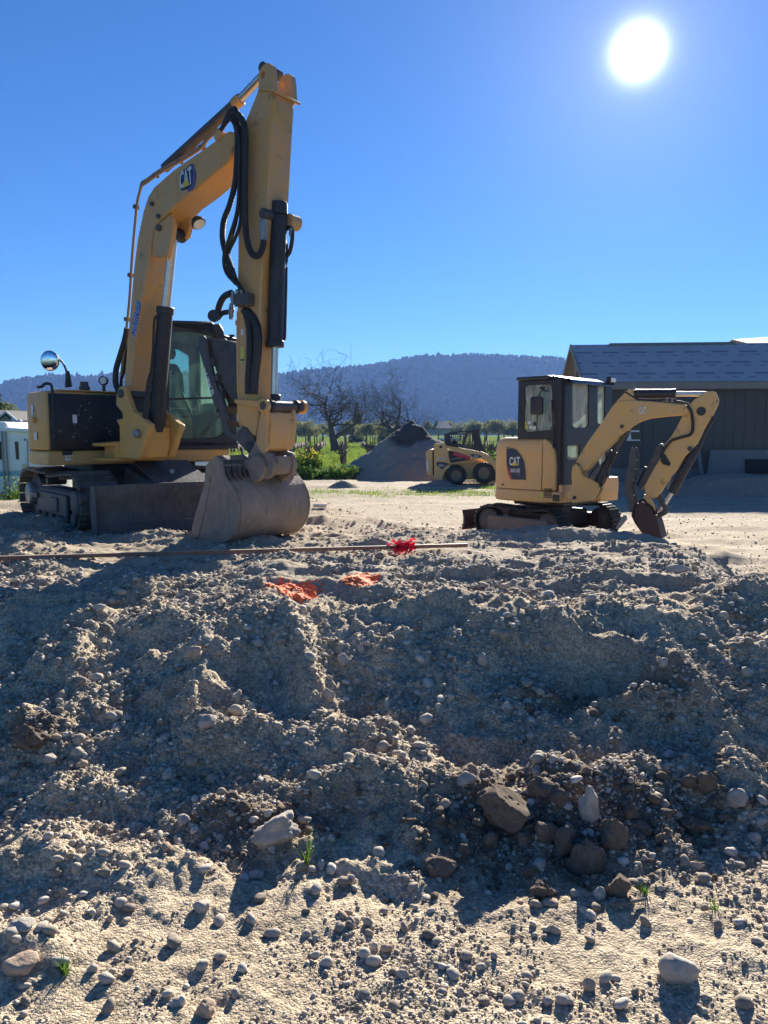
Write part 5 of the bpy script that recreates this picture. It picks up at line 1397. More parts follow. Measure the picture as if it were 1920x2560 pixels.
# cage
cage = MB()
def kb(p, q, s, w=.07): cage.bar(KP.hit(*kp(*p)) + KN * s, KP.hit(*kp(*q)) + KN * s, w, w)
cage.prism([p + KN * .24 for p in kpoly([(545, 190), (600, 165), (1200, 95), (1205, 130), (1010, 170), (610, 205)])], KN * (WK - .48))
cg = cage.build('cage_roof', M['black'], SK, .01)
for s in (.30, WK - .30):
    for p, q, w in (((560, 190), (570, 380), .13), ((1150, 140), (1240, 520), .15), ((1080, 160), (1160, 510), .09), ((960, 180), (880, 420), .09), ((570, 380), (880, 430), .10), ((600, 200), (650, 400), .09)):
        MB().bar(KP.hit(*kp(*p)) + KN * s, KP.hit(*kp(*q)) + KN * s, w, w).build('cage_post', M['black'], cg, .008)
    m = MB()
    for k in range(13):
        x = 660 + k * 40; m.bar(KP.hit(*kp(x, 195 - k * 3)) + KN * s, KP.hit(*kp(x + 20, 420 + k * 7)) + KN * s, .012, .012)
    for k in range(8):
        y = 205 + k * 30; m.bar(KP.hit(*kp(640, y)) + KN * s, KP.hit(*kp(1160, y + 6)) + KN * s, .012, .012)
    tag(m.build('cage_mesh', M['black'], cg), kind='stuff')
m = MB(); lettering(m, 'C000245', [p + KN * .23 for p in kpoly([(785, 188), (938, 172), (938, 148), (785, 164)])], -KN, .006, .0); m.build('lettering', M['decal_white'], cg, 0, None)
m = MB(); m.prism([p + KN * .4 for p in kpoly([(650, 420), (700, 300), (760, 300), (800, 420)])], KN * .6); m.build('seat', M['seat'], SK, .05)
# wheels
for (wx, wy, wr) in ((755, 970, 186), (1280, 925, 196)):
    for s in (-.02, WK - .28):
        c = KP.hit(*kp(wx, wy)) + KN * s; r = wr * .1326 / 1923 * 27.2
        m = MB(); m.ring(c, KN, [(r * .56, .03), (r * .70, -.005), (r * .92, .01), (r, .06), (r, .24), (r * .92, .29), (r * .56, .27)], 32); ty = m.build('wheel', M['rubber'], SK, 0, 50)
        m = MB(); m.ring(c, KN, [(.001, .10), (r * .22, .09), (r * .26, .05), (r * .44, .07), (r * .54, .03), (r * .58, .03), (r * .58, .27), (.001, .27)], 26); m.build('rim', worn('dusty_rim', (.30, .20, .09), dust=(.22, .18, .15), amount=.7), ty, 0, 40)
        for k in range(22):
            a_ = 2 * pi * k / 22; rad = KA * cos(a_) + UP * sin(a_); tg = rad.cross(KN)
            m = MB(); m.box(c + KN * .15 + rad * (r + .006), tg * .022, KN * .13, rad * .016); m.build('tread_block', M['rubber'], ty, .003)
m = MB(); m.prism([p for p in kpoly([(1480, 900), (1545, 800), (1560, 1040), (1470, 1050)])], KN * WK); m.build('attachment_plate', M['black'], SK, .02)
# ------------------------------------------------------------------ barn under construction, right
BA = Vector((.9956, -.0934, 0)); BG = Vector((.0934, .9956, 0))
E0 = Vector((6.49, 24.0, 0)); BLEN, BDEP = 5.8, 5.2
bz = gh(9.5, 23.9) - .05
def bpt(a, g, z): return E0 + BA * a + BG * g + Vector((0, 0, z))
ze = 3.30; zr = 4.60
BARN = thing('barn', Vector((9.6, 27.5, bz)), 'dark grey timber barn under construction with a pale felted gable roof', 'building')
def siding(name, c, k, dust):
    return worn(name, c, dust=dust, amount=.4, rough=.8, scale=1.2, bump=.01)
M['siding'] = siding('dark_board_siding', (.085, .085, .076), 1, (.115, .11, .095))
M['trim'] = worn('pale_trim_board', (.26, .235, .205), dust=(.2, .18, .15), amount=.4, rough=.7)
M['ply'] = worn('weathered_plywood', (.17, .19, .19), dust=(.12, .13, .13), amount=.5, rough=.85)
M['shade_and_chassis'] = plain('opening_shade_chassis_black', (.012, .014, .016), .9)  # near-black: painted shade of the wall opening, also the vehicles' chassis
def roof_mat():
    m, nt, b = new_mat('printed_roof_felt')
    P = coords(nt)
    n = tex(nt, 'ShaderNodeTexNoise', 1.3, Detail=6.0); nt.links.new(P, n.inputs['Vector'])
    r = ramp(nt, [(.3, (.56, .43, .40)), (.7, (.64, .50, .46))]); nt.links.new(n.outputs[0], r.inputs[0])
    tc = nt.nodes.new('ShaderNodeMapping'); tc.inputs['Scale'].default_value = (1, 0, 1); nt.links.new(P, tc.inputs[0])
    # dashes of printed lettering in rows
    sx = nt.nodes.new('ShaderNodeSeparateXYZ'); nt.links.new(P, sx.inputs[0])
    def mth(op, a, b_=None):
        q = nt.nodes.new('ShaderNodeMath'); q.operation = op
        for i, v_ in enumerate((a, b_)):
            if v_ is None: continue
            if isinstance(v_, (int, float)): q.inputs[i].default_value = v_
            else: nt.links.new(v_, q.inputs[i])
        return q.outputs[0]
    row = mth('FRACT', mth('MULTIPLY', sx.outputs[2], 2.45))
    rid = mth('FLOOR', mth('MULTIPLY', sx.outputs[2], 2.45))
    xx = mth('ADD', mth('MULTIPLY', sx.outputs[0], 1.15), mth('MULTIPLY', rid, .37))
    dx = mth('FRACT', xx)
    inr = mth('MULTIPLY', mth('GREATER_THAN', row, .40), mth('LESS_THAN', row, .56))
    ind = mth('MULTIPLY', inr, mth('LESS_THAN', dx, .62))
    row2 = mth('MULTIPLY', mth('GREATER_THAN', row, .12), mth('LESS_THAN', row, .20))
    ind2 = mth('MULTIPLY', row2, mth('GREATER_THAN', mth('FRACT', mth('MULTIPLY', xx, 1.7)), .62))
    tot = mth('MULTIPLY', mth('ADD', ind, ind2), .55)
    c = mixc(nt, tot, r.outputs[0], (.10, .095, .12))
    nt.links.new(c, b.inputs['Base Color']); b.inputs['Roughness'].default_value = .95; b.inputs['Specular IOR Level'].default_value = .1
    return m
M['felt'] = roof_mat()
m = MB(); m.prism([bpt(0, 0, .55), bpt(BLEN, 0, .55), bpt(BLEN, 0, ze - .02), bpt(0, 0, ze - .02)], BG * .15); wall = m.build('front_wall', M['siding'], BARN)
gab = [bpt(0, .15, bz), bpt(0, BDEP - .15, bz), bpt(0, BDEP - .15, ze - .02), bpt(0, BDEP / 2, zr - .10), bpt(0, .15, ze - .02)]
MB().prism(gab, BA * .15).build('gable_wall', M['siding'], BARN)
MB().prism([p + BA * (BLEN - .15) for p in gab], BA * .15).build('gable_wall', M['siding'], BARN)
MB().prism([bpt(0, BDEP, bz), bpt(BLEN, BDEP, bz), bpt(BLEN, BDEP, ze - .02), bpt(0, BDEP, ze - .02)], -BG * .15).build('rear_wall', M['siding'], BARN)
MB().prism([bpt(.02, .03, bz), bpt(BLEN - .02, .03, bz), bpt(BLEN - .02, .03, .54), bpt(.02, .03, .54)], BG * .2).build('foundation', M['ply'], BARN)
# boards on the front wall, each its own part
x = 0; bw = .30
k = 0
while x < BLEN - .05:
    w = min(bw, BLEN - x)
    cut = 2.20 < x + w and x < 3.0
    m = MB(); th = .014 + .003 * (k % 2)
    if cut:
        m.prism([bpt(x + .006, 0, 2.62), bpt(x + w - .006, 0, 2.62), bpt(x + w - .006, 0, ze - .1), bpt(x + .006, 0, ze - .1)], -BG * th); m.build('board', M['siding'], wall)
        m = MB(); m.prism([bpt(x + .006, 0, .56), bpt(x + w - .006, 0, .56), bpt(x + w - .006, 0, 1.30), bpt(x + .006, 0, 1.30)], -BG * th)
    else:
        m.prism([bpt(x + .006, 0, .56), bpt(x + w - .006, 0, .56), bpt(x + w - .006, 0, ze - .1), bpt(x + .006, 0, ze - .1)], -BG * th)
    m.build('board', M['siding'], wall); x += bw; k += 1
# window beside the small excavator's boom
wa = (E0.x * 0) + 2.10; 
WP_ = Plane((E0.x, E0.y), BA)
wq = WP_.poly([(1562, 1106), (1603, 1106), (1603, 1058), (1562, 1058)])
m = MB(); m.prism([p - BG * .03 for p in wq], -BG * .03); wn = m.build('window', M['siding'], BARN, .004)
m = MB(); m.prism([p - BG * .063 for p in WP_.poly([(1566, 1102), (1599, 1102), (1599, 1063), (1566, 1063)])], -BG * .006); m.build('pane', M['glass_dark'], wn, 0, None)
for l in ([(1566, 1102), (1599, 1102), (1599, 1099), (1566, 1099)], [(1575, 1080), (1597, 1080), (1597, 1076), (1575, 1076)]):
    m = MB(); m.prism([p - BG * .066 for p in WP_.poly(l)], -BG * .03); m.build('sash', M['decal_white'], wn, .002)
m = MB(); m.prism([p - BG * .068 for p in WP_.poly([(1566, 1099), (1575, 1080), (1577, 1099)])], -BG * .006); m.build('blind', M['decal_white'], wn, 0, None)
# roof: two decks in felt courses, ridge board, barge boards, fascia
ov = .30
def slope_pt(a, t, side, lift=0):
    g = BDEP/2 - (BDEP/2 + ov) * t if side < 0 else BDEP/2 + (BDEP/2 + ov) * t
    return bpt(a, g, zr + .02 - (zr - ze) * t * (BDEP/2 + ov) / (BDEP/2) + lift)
for side in (-1, 1):
    m = MB(); m.prism([slope_pt(-.35, 0, side, -.1), slope_pt(BLEN + .35, 0, side, -.1), slope_pt(BLEN + .35, 1, side, -.1), slope_pt(-.35, 1, side, -.1)], UP * .085); rf = m.build('roof', M['trim'], BARN, .004)
    for k in range(4):
        t0, t1 = k * .25, min(1.0, k * .25 + .262)
        m = MB(); l0, l1 = .004 + .003 * k, .010 + .003 * k
        m.prism([slope_pt(-.36, t0, side, l0 - .012), slope_pt(BLEN + .36, t0, side, l0 - .012), slope_pt(BLEN + .36, t1, side, l1 - .012), slope_pt(-.36, t1, side, l1 - .012)], UP * .006); m.build('felt_course', M['felt'], rf)
m = MB(); m.prism([bpt(.9, BDEP/2 - .12, zr - .05), bpt(BLEN - .8, BDEP/2 - .12, zr - .05), bpt(BLEN - .8, BDEP/2 - .12, zr + .05), bpt(.9, BDEP/2 - .12, zr + .05)], BG * .24); m.build('ridge_cap', worn('green_ridge', (.13, .16, .13), amount=.3), BARN, .01)
for side in (-1, 1):
    for a in (-.40, BLEN + .36):
        m = MB(); m.prism([slope_pt(a, 0, side, -.16), slope_pt(a, 0, side, .03), slope_pt(a, 1, side, .03), slope_pt(a, 1, side, -.16)], BA * .04); m.build('barge_board', M['trim'], BARN, .004)
m = MB(); a0 = slope_pt(-.36, 1, -1, -.10); a1 = slope_pt(BLEN + .36, 1, -1, -.10); m.prism([a0 - UP * .12, a1 - UP * .12, a1 + UP * .09, a0 + UP * .09], -BG * .03); m.build('fascia', M['trim'], BARN, .004)
m = MB(); m.prism([a0 - UP * .12, a1 - UP * .12, a1 - UP * .10, a0 - UP * .10], BG * .40); m.build('soffit', M['trim'], BARN)
m = MB(); c = bpt(-.16, BDEP/2, ze + .55); m.ring(c, -BA, [(.001, 0), (.28, 0), (.30, .03), (.24, .05), (.001, .04)], 18); m.build('gable_vent', M['trim'], BARN, .004)
# leaning sheets and a dark slab for an opening along the foot of the wall
m = MB(); m.prism([bpt(3.3, -.35, bz + .1), bpt(5.5, -.35, bz + .1), bpt(5.5, -.10, 1.12), bpt(3.5, -.10, 1.12)], -BG * .03)
tag(m.build('plywood_sheet', M['ply'], None, .004), 'long grey plywood sheet leaning against the foot of the barn wall', 'plywood')
sheet = bpy.context.scene.objects[-1] if False else None
m = MB(); m.prism([bpt(4.5, -.30, .42), bpt(5.3, -.30, .42), bpt(5.3, -.21, .84), bpt(4.5, -.21, .84)], -BG * .07); m.build('opening_shade_slab', M['shade_and_chassis'], BARN)  # solid slab; the dark inside the opening is put in as colour
m = MB(); m.bar(bpt(5.75, -.45, bz + .05), bpt(5.55, -.16, 1.15), .10, .05); tag(m.build('prop_board', M['ply'], None, .004), 'short grey board propped against the barn wall at its right', 'board')
m = MB(); m.bar(bpt(3.25, -.5, bz + .05), bpt(3.1, -.14, 1.30), .12, .05); tag(m.build('prop_board', M['ply'], None, .004), 'grey board propped against the barn wall behind the small excavator bucket', 'board')
# spoil bank against the barn
def heap(name, cx, cy, rx, ry, h, mat, seed, res=60, flat=0.0, p=1.0, sink=.05):
    t = np.linspace(-1.15, 1.15, res); X, Y = np.meshgrid(t, t)
    r = np.sqrt(X**2 + Y**2 + .012) + .10 * fbm(X * 2 + seed, Y * 2, 3, seed)
    Z = np.clip(1 - r, 0, None)**p
    if flat: Z = np.minimum(Z, flat + .25 * (Z - flat))
    Z = Z * h * (1 + .25 * fbm(X * 3, Y * 3 + seed, 3, seed + 5)) + (Z > 0) * h * .05 * fbm(X * 14, Y * 14, 3, seed + 9) - (Z <= 0) * .35
    wx = cx + X * rx; wy = cy + Y * ry
    Z = Z + ground_h(wx, wy, False) - sink
    V = np.stack([wx, wy, Z], -1).reshape(-1, 3)
    i = np.arange(res * res).reshape(res, res)
    Fa = np.stack([i[:-1, :-1], i[:-1, 1:], i[1:, 1:], i[1:, :-1]], -1).reshape(-1, 4)
    return np_obj(name, np_mesh(name, V, Fa, mat))
def soil_mat(name, lo, mid, hi, sc=14., bumpd=.03, cap=None):
    m, nt, b = new_mat(name); P = coords(nt)
    n = tex(nt, 'ShaderNodeTexNoise', sc, Detail=9.0, Roughness=.75); nt.links.new(P, n.inputs['Vector'])
    r = ramp(nt, [(.3, lo), (.5, mid), (.72, hi)]); nt.links.new(n.outputs[0], r.inputs[0])
    c = r.outputs[0]
    if cap:
        a = nt.nodes.new('ShaderNodeAttribute'); a.attribute_name = 'dark_top'
        c = mixc(nt, a.outputs['Fac'], c, cap)
    nt.links.new(c, b.inputs['Base Color']); b.inputs['Roughness'].default_value = .95; b.inputs['Specular IOR Level'].default_value = .15
    bp = nt.nodes.new('ShaderNodeBump'); bp.inputs['Distance'].default_value = bumpd; bp.inputs['Strength'].default_value = .8
    nt.links.new(n.outputs[0], bp.inputs['Height']); nt.links.new(bp.outputs[0], b.inputs['Normal'])
    return m
M['soil'] = soil_mat('bank_soil', (.20, .165, .13), (.29, .245, .19), (.38, .32, .25))
M['pile'] = soil_mat('grey_gravel_pile', (.21, .185, .15), (.29, .26, .21), (.38, .34, .28), 30., .03, (.085, .076, .064))
tag(heap('soil_bank', 10.6, 22.0, 3.6, 1.3, 1.15, M['soil'], 4, 60, .5), 'low bank of dark soil along the foot of the barn, right of the small excavator', 'soil bank')
tag(heap('soil_bank', 7.6, 22.6, 2.0, 1.0, .8, M['soil'], 14, 50, .5), 'low bank of dark soil at the barn, seen through the small excavator arm', 'soil bank')
hp = heap('gravel_pile', 1.22, 33.0, 3.3, 3.2, 2.28, M['pile'], 8, 110, 0, .95)
V_ = np.array([v.co[:] for v in hp.data.vertices]); zz = V_[:, 2]
dark_top = sstep(1.0, 1.35, zz + .8 * fbm(V_[:, 0] * .8, V_[:, 1] * .8, 3, 66) - .35 * np.abs(V_[:, 0] - 1.0))  # colour darkens in a ragged patch towards the pile's top
at_ = hp.data.attributes.new('dark_top', 'FLOAT', 'POINT'); at_.data.foreach_set('value', dark_top.astype(np.float32))
tag(hp, 'tall cone of grey gravel with a dark top beside the wheeled loader', 'gravel pile')
tag(heap('gravel_pile', -1.35, 25.4, .62, .55, .36, M['pile'], 21, 50), 'small low heap of grey gravel in front of the tall pile', 'gravel pile')
tag(heap('soil_pile', 1.95, 26.6, .7, .45, .30, M['soil'], 31, 50), 'small heap of brown soil behind the wheeled loader', 'soil pile')
# second building: tan roof at the far right
m = MB(); q = Vector((17.3, 34.0, 0))
OB = thing('outbuilding', Vector((19.5, 36, bz)), 'building with a pale tan roof rising behind the barn at the right', 'building')
MB().abox(16.9, 23, 33.2, 39, bz, 4.6).build('wall', M['siding'], OB)
rr_ = [Vector((16.3, 32.8, 4.3)), Vector((23.5, 32.8, 4.3)), Vector((23.5, 36.2, 6.1)), Vector((17.2, 36.2, 6.1))]
M['tan'] = worn('tan_roof', (.40, .27, .17), dust=(.46, .33, .22), amount=.4, rough=.7)
m = MB(); m.prism([Vector((16.9, 38, 6.05)), Vector((23.5, 38, 6.5)), Vector((23.5, 33, 5.55)), Vector((16.6, 33, 5.0))], UP * .12); m.build('roof', M['tan'], OB, .01)
m = MB(); m.prism([Vector((16.9, 38.02, 6.05)), Vector((23.5, 38.02, 6.5)), Vector((23.5, 43, 5.2)), Vector((16.6, 43, 4.8))], UP * .12); m.build('roof', M['tan'], OB, .01)

# ------------------------------------------------------------------ motor home, left
RD = 25.0
RA = Vector((1, .03, 0)).normalized(); RN = Vector((-.03, 1, 0)).normalized()
RVP = Plane((-11.0, RD), RA)
rz = gh(-11.5, 25.5)
RV = thing('motor_home', Vector((-11.6, 26, rz)), 'white motor home with teal stripes parked behind the large excavator', 'motor home')
M['rv'] = worn('rv_fibreglass', (.88, .88, .85), dust=(.75, .74, .68), amount=.2, rough=.4, scale=.8, bump=0)
body = MB().prism(RVP.poly([(-140, 1240), (152, 1238), (154, 1085), (148, 1076), (20, 1070), (16, 1058), (8, 1054), (-140, 1050)]), RN * 2.4).build('body', M['rv'], RV, .06, 40, 2)
def rvflat(name, px, mt, lift=.01, th=.012):
    return MB().prism([p - RN * (lift + th) for p in RVP.poly(px)], RN * th).build(name, M[mt] if isinstance(mt, str) else mt, RV, .003)
teal = plain('teal_stripe', (.05, .33, .36), .4); teal2 = plain('pale_teal_stripe', (.22, .45, .50), .4); tan_ = plain('cream_louvre', (.72, .58, .36), .5)
rvflat('stripe', [(-140, 1194), (150, 1186), (150, 1181), (-140, 1186)], teal2, .0, .006); rvflat('stripe', [(-140, 1186), (150, 1179), (150, 1177), (-140, 1183)], teal, .0, .005)
rvflat('stripe', [(-140, 1180), (60, 1178), (60, 1176.5), (-140, 1178)], teal, .0, .005)
rvflat('wave_mark', [(-20, 1183), (2, 1184), (8, 1180), (8, 1190), (-20, 1192)], teal, .006, .005)
for w in ([(-12, 1149), (5, 1149), (3, 1104), (-12, 1102)], [(41, 1149), (48, 1148), (46, 1104), (37, 1104)]):
    o = rvflat('window', w, 'seat', .0, .02); x0, y0 = sum(p[0] for p in w)/4, sum(p[1] for p in w)/4
    MB().prism([p - RN * .026 for p in RVP.poly([(x0 + (x - x0) * .75, y0 + (y - y0) * .93) for x, y in w])], RN * .006).build('pane', M['glass_dark'], o)
dr = rvflat('door', [(75, 1230), (140, 1228), (140, 1101), (72, 1101)], 'rv', .0, .03)
MB().prism([p - RN * .036 for p in RVP.poly([(77, 1145), (100, 1145), (100, 1112), (75, 1112)])], RN * .006).build('door_pane', M['glass_dark'], dr)
for px in ([(69, 1230), (71, 1230), (71, 1102), (69, 1102)], [(71, 1102), (140, 1102), (140, 1100), (71, 1100)]):
    MB().prism([p - RN * .04 for p in RVP.poly(px)], RN * .01).build('door_frame', M['steel'], dr)
vent = rvflat('fridge_vent', [(57, 1183), (73, 1183), (73, 1160), (57, 1160)], tan_, .0, .03)
for k in range(4):
    y = 1163 + k * 5; MB().prism([p - RN * .05 for p in RVP.poly([(58, y + 3), (72, y + 3), (72, y + 1), (58, y + 1)])], RN * .02).build('slat', tan_, vent)
m = MB(); a, b = RVP.hit(18, 1074) - RN * .10, RVP.hit(150, 1082) - RN * .10; m.cyl(a, b, .065, seg=12); aw = m.build('awning', M['rv'], RV, .01)
for x0, x1 in ((7, 16), (16, 26)):
    m = MB(); m.bar(RVP.hit(x0 - 1, 1078) - RN * .06, RVP.hit(x1 - 1, 1232) - RN * .06, .05, .04); m.build('awning_arm', M['steel'], aw, .004)
m = MB(); c = RVP.hit(64, 1099) - RN * .01; m.cyl(c, c - RN * .06, .035, seg=12); m.build('porch_light', M['steel'], RV, .004)
for px in (0, -95):
    c = RVP.hit(px, 1250) + RN * .1; m = MB(); m.ring(c, RN, [(.15, -.02), (.30, 0), (.34, .06), (.34, .22), (.15, .24)], 24); w_ = m.build('wheel', M['rubber'], RV, 0, 40); MB().ring(c, RN, [(.001, .0), (.16, .02), (.17, .2), (.001, .2)], 18).build('rim', M['steel'], w_, 0, 40)
m = MB(); m.prism([p + RN * .3 for p in RVP.poly([(-140, 1239), (150, 1238), (150, 1250), (-140, 1252)])], RN * 1.8); m.build('chassis', M['shade_and_chassis'], RV)
# roof air conditioner
MB().prism([p + RN * .8 for p in RVP.poly([(40, 1073), (44, 1066), (66, 1066), (72, 1073)])], RN * .7).build('roof_air_conditioner', M['rv'], RV, .03)
# white trailer behind the excavator's tracks
TRP = Plane((-5.5, 24.0), (1, 0, 0)); tz = gh(-4.9, 24.4)
TRL = thing('trailer', Vector((-5.0, 24.6, tz)), 'white box trailer seen under the cab of the large excavator', 'trailer')
MB().prism(TRP.poly([(432, 1176), (600, 1174), (600, 1142), (432, 1143)]), Vector((0, 1.6, 0))).build('body', M['rv'], TRL, .03)
m = MB(); m.prism([p - Vector((0, .01, 0)) for p in TRP.poly([(474, 1176), (476, 1176), (476, 1143), (474, 1143)])], Vector((0, .01, 0))); m.build('seam', M['steel'], TRL)
for px in (470, 560):
    c = TRP.hit(px, 1190) + Vector((0, .02, 0)); MB().ring(c, (0, 1, 0), [(.12, 0), (.26, 0), (.29, .05), (.29, .2), (.12, .2)], 20).build('wheel', M['rubber'], TRL, 0, 40)
MB().prism([p + Vector((0, .2, 0)) for p in TRP.poly([(432, 1177), (600, 1175), (600, 1184), (432, 1186)])], Vector((0, 1.2, 0))).build('chassis', M['shade_and_chassis'], TRL)

# ------------------------------------------------------------------ house beyond the motor home
HD_ = 48.0
hz_ = gh(-22, 48)
HO = thing('house', Vector((-23, 50, hz_)), 'grey house with dark shingle gables behind the motor home', 'house')
M['shingle'] = worn('dark_shingles', (.075, .07, .07), dust=(.12, .11, .11), amount=.5, rough=.85, scale=6., bump=.02)
M['stucco'] = worn('pale_green_grey_wall', (.36, .40, .36), dust=(.30, .32, .29), amount=.5, rough=.85)
HPp = Plane((-22, HD_), (1, 0, 0)); hd_ = Vector((0, 1, 0))
MB().prism(HPp.poly([(-160, 1110), (14, 1110), (14, 1043), (-160, 1043)]), hd_ * 8).build('wall', worn('slate_wall', (.06, .08, .10), amount=.3), HO)
ap = [(13, 1065), (13, 1046), (35, 1029), (62, 1052), (62, 1095), (13, 1095)]
g2 = MB().prism([p - hd_ * .6 for p in HPp.poly(ap)], hd_ * 6).build('gable', M['stucco'], HO)
m = MB(); m.prism([p - hd_ * .62 for p in HPp.poly([(25, 1037), (35, 1029.5), (54, 1047), (54, 1062), (36, 1049)])], hd_ * .02); m.build('gable_cladding', worn('slate_gable', (.06, .075, .09), amount=.3), g2)
m = MB(); m.prism([p - hd_ * 1.0 for p in HPp.poly([(11, 1046), (35, 1027), (36, 1030), (12, 1049)])], hd_ * 7); m.build('roof', M['shingle'], HO)
m = MB(); m.prism([p - hd_ * 1.0 for p in HPp.poly([(35, 1027), (64, 1051), (63, 1054), (35, 1030)])], hd_ * 7); m.build('roof', M['shingle'], HO)
m = MB(); m.prism([HPp.hit(-170, 1044) - hd_ * .5, HPp.hit(16, 1044) - hd_ * .5, HPp.hit(32, 1028) + hd_ * 4, HPp.hit(-170, 1020) + hd_ * 4], UP * .1); m.build('roof', M['shingle'], HO)
m = MB(); m.prism([HPp.hit(20, 1066) - hd_ * 2, HPp.hit(90, 1074) - hd_ * 2, HPp.hit(84, 1054) + hd_ * 1.2, HPp.hit(40, 1050) + hd_ * 1.2], UP * .1); m.build('porch_roof', M['shingle'], HO)
m = MB(); m.prism([p - hd_ * 1.8 for p in HPp.poly([(22, 1068), (88, 1075), (88, 1100), (22, 1100)])], hd_ * 3); m.build('porch_wall', M['stucco'], HO)
for a, b in (((13, 1048), (35, 1030)), ((35, 1030), (63, 1053))):
    m = MB(); m.bar(HPp.hit(*a) - hd_ * 1.03, HPp.hit(*b) - hd_ * 1.03, .10, .10); m.build('barge_board', M['decal_white'], HO)
for px, py in ((53, 1052), (68, 1056)):
    m = MB(); c = HPp.hit(px, py) - hd_ * 1.0; m.cyl(c - UP * .25, c + UP * .05, .10, seg=10); m.cyl(c + UP * .05, c + UP * .2, .2, .01, seg=10); m.build('roof_vent', M['decal_white'], HO)
# far farmhouse and parked cars beyond the vines
FD = 190.0
FP_ = Plane((12, FD), (1, 0, 0)); fz = -.2
FH = thing('farmhouse', Vector((12, 194, fz)), 'low grey farmhouse with blue roof beyond the vineyard', 'house')
MB().prism(FP_.poly([(1020, 1088), (1130, 1088), (1122, 1072), (1020, 1072)]), hd_ * 9).build('wall', M['stucco'], FH)
m = MB(); m.prism([FP_.hit(1085, 1073) - hd_, FP_.hit(1130, 1073) - hd_, FP_.hit(1122, 1056) + hd_ * 4, FP_.hit(1088, 1056) + hd_ * 4], UP * .2); m.build('roof', soil_mat('blue_grey_roof', (.06, .075, .10), (.08, .10, .13), (.10, .12, .15), 1.), FH)
m = MB(); m.prism(FP_.poly([(1013, 1085), (1013, 1066), (1031, 1052), (1048, 1066), (1048, 1085)]), hd_ * 8); m.build('gable', M['stucco'], FH)
m = MB(); m.prism([p - hd_ * .05 for p in FP_.poly([(1024, 1080), (1036, 1080), (1036, 1070), (1024, 1070)])], hd_ * .05); m.build('window', M['glass_dark'], FH)
m = MB(); c = FP_.hit(1092, 1057) + hd_ * 3; m.abox(c.x - .5, c.x + .5, c.y - .5, c.y + .5, c.z - 1, c.z + .6); m.build('chimney', M['stucco'], FH)
def far_car(name, cx, d, col, label, pickup=False):
    z = -.2; t = thing(name, Vector((cx, d, z)), label, 'car', 'cars parked beyond the vineyard')
    b = MB(); pr = [(-2.2, .35), (2.2, .35), (2.25, .8), (1.3, .92), (.8, 1.45), (-.6, 1.48), (-.9, .95), (-2.2, .9)] if pickup else [(-2.1, .35), (2.1, .35), (2.15, .75), (1.2, .9), (.5, 1.4), (-1.1, 1.4), (-1.9, .95), (-2.1, .8)]
    b.prism([Vector((cx + a, d, z + h)) for a, h in pr], Vector((0, 1.7, 0))); b.build('body', plain(name + '_paint', col, .3), t, .05)
    b = MB(); b.prism([Vector((cx + a, d - .01, z + h)) for a, h in ([(.72, 1.38), (1.1, .98), (-.4, .98), (-.4, 1.38)])], Vector((0, .02, 0))); b.build('side_window', M['glass_dark'], t)
    for a in (-1.35, 1.35):
        b = MB(); b.cyl((cx + a, d - .02, z + .34), (cx + a, d + .2, z + .34), .34, seg=14); b.build('wheel', M['rubber'], t)
far_car('parked_car', 4.3, 165, (.25, .28, .30), 'grey car parked beyond the vines left of the gravel pile top')
far_car('parked_pickup', 13.6, 165, (.7, .72, .72), 'white pickup parked beyond the vines right of the gravel pile top', True)
# ------------------------------------------------------------------ trees and plants
def leaf_mat(name, cols, sc=1.5):
    m, nt, b = new_mat(name); P = coords(nt)
    n = tex(nt, 'ShaderNodeTexNoise', sc, Detail=6.0, Roughness=.7); nt.links.new(P, n.inputs['Vector'])
    r = ramp(nt, [(.3, cols[0]), (.52, cols[1]), (.72, cols[2])]); nt.links.new(n.outputs[0], r.inputs[0])
    nt.links.new(r.outputs[0], b.inputs['Base Color']); b.inputs['Roughness'].default_value = .7; b.inputs['Specular IOR Level'].default_value = .2
    tr = nt.nodes.new('ShaderNodeBsdfTranslucent'); nt.links.new(r.outputs[0], tr.inputs[0])
    mx = nt.nodes.new('ShaderNodeMixShader'); mx.inputs[0].default_value = .45
    o = nt.nodes['Material Output']; nt.links.new(b.outputs[0], mx.inputs[1]); nt.links.new(tr.outputs[0], mx.inputs[2]); nt.links.new(mx.outputs[0], o.inputs[0])
    return m
M['bark'] = worn('oak_bark', (.075, .062, .050), dust=(.13, .115, .095), amount=.5, rough=.95, scale=4.)
M['leaf_oak'] = leaf_mat('grey_green_leaves', [(.10, .115, .04), (.19, .20, .07), (.28, .27, .10)], .35)
M['leaf_conifer'] = leaf_mat('dark_needles', [(.018, .035, .016), (.035, .055, .024), (.06, .075, .035)], .4)
M['leaf_green'] = leaf_mat('fresh_green_leaves', [(.05, .11, .018), (.10, .19, .03), (.19, .27, .05)], 2.)
M['mustard'] = leaf_mat('mustard_flowers', [(.42, .34, .03), (.60, .50, .04), (.70, .60, .10)], 3.)
M['vine'] = worn('vine_wood', (.055, .042, .034), dust=(.11, .09, .07), amount=.4, rough=.95, scale=9.)
M['post'] = worn('grey_post_wood', (.17, .13, .10), dust=(.24, .20, .16), amount=.5, rough=.9, scale=6.)
M['grass'] = leaf_mat('spring_grass', [(.09, .16, .02), (.19, .27, .04), (.34, .38, .07)], 1.2)
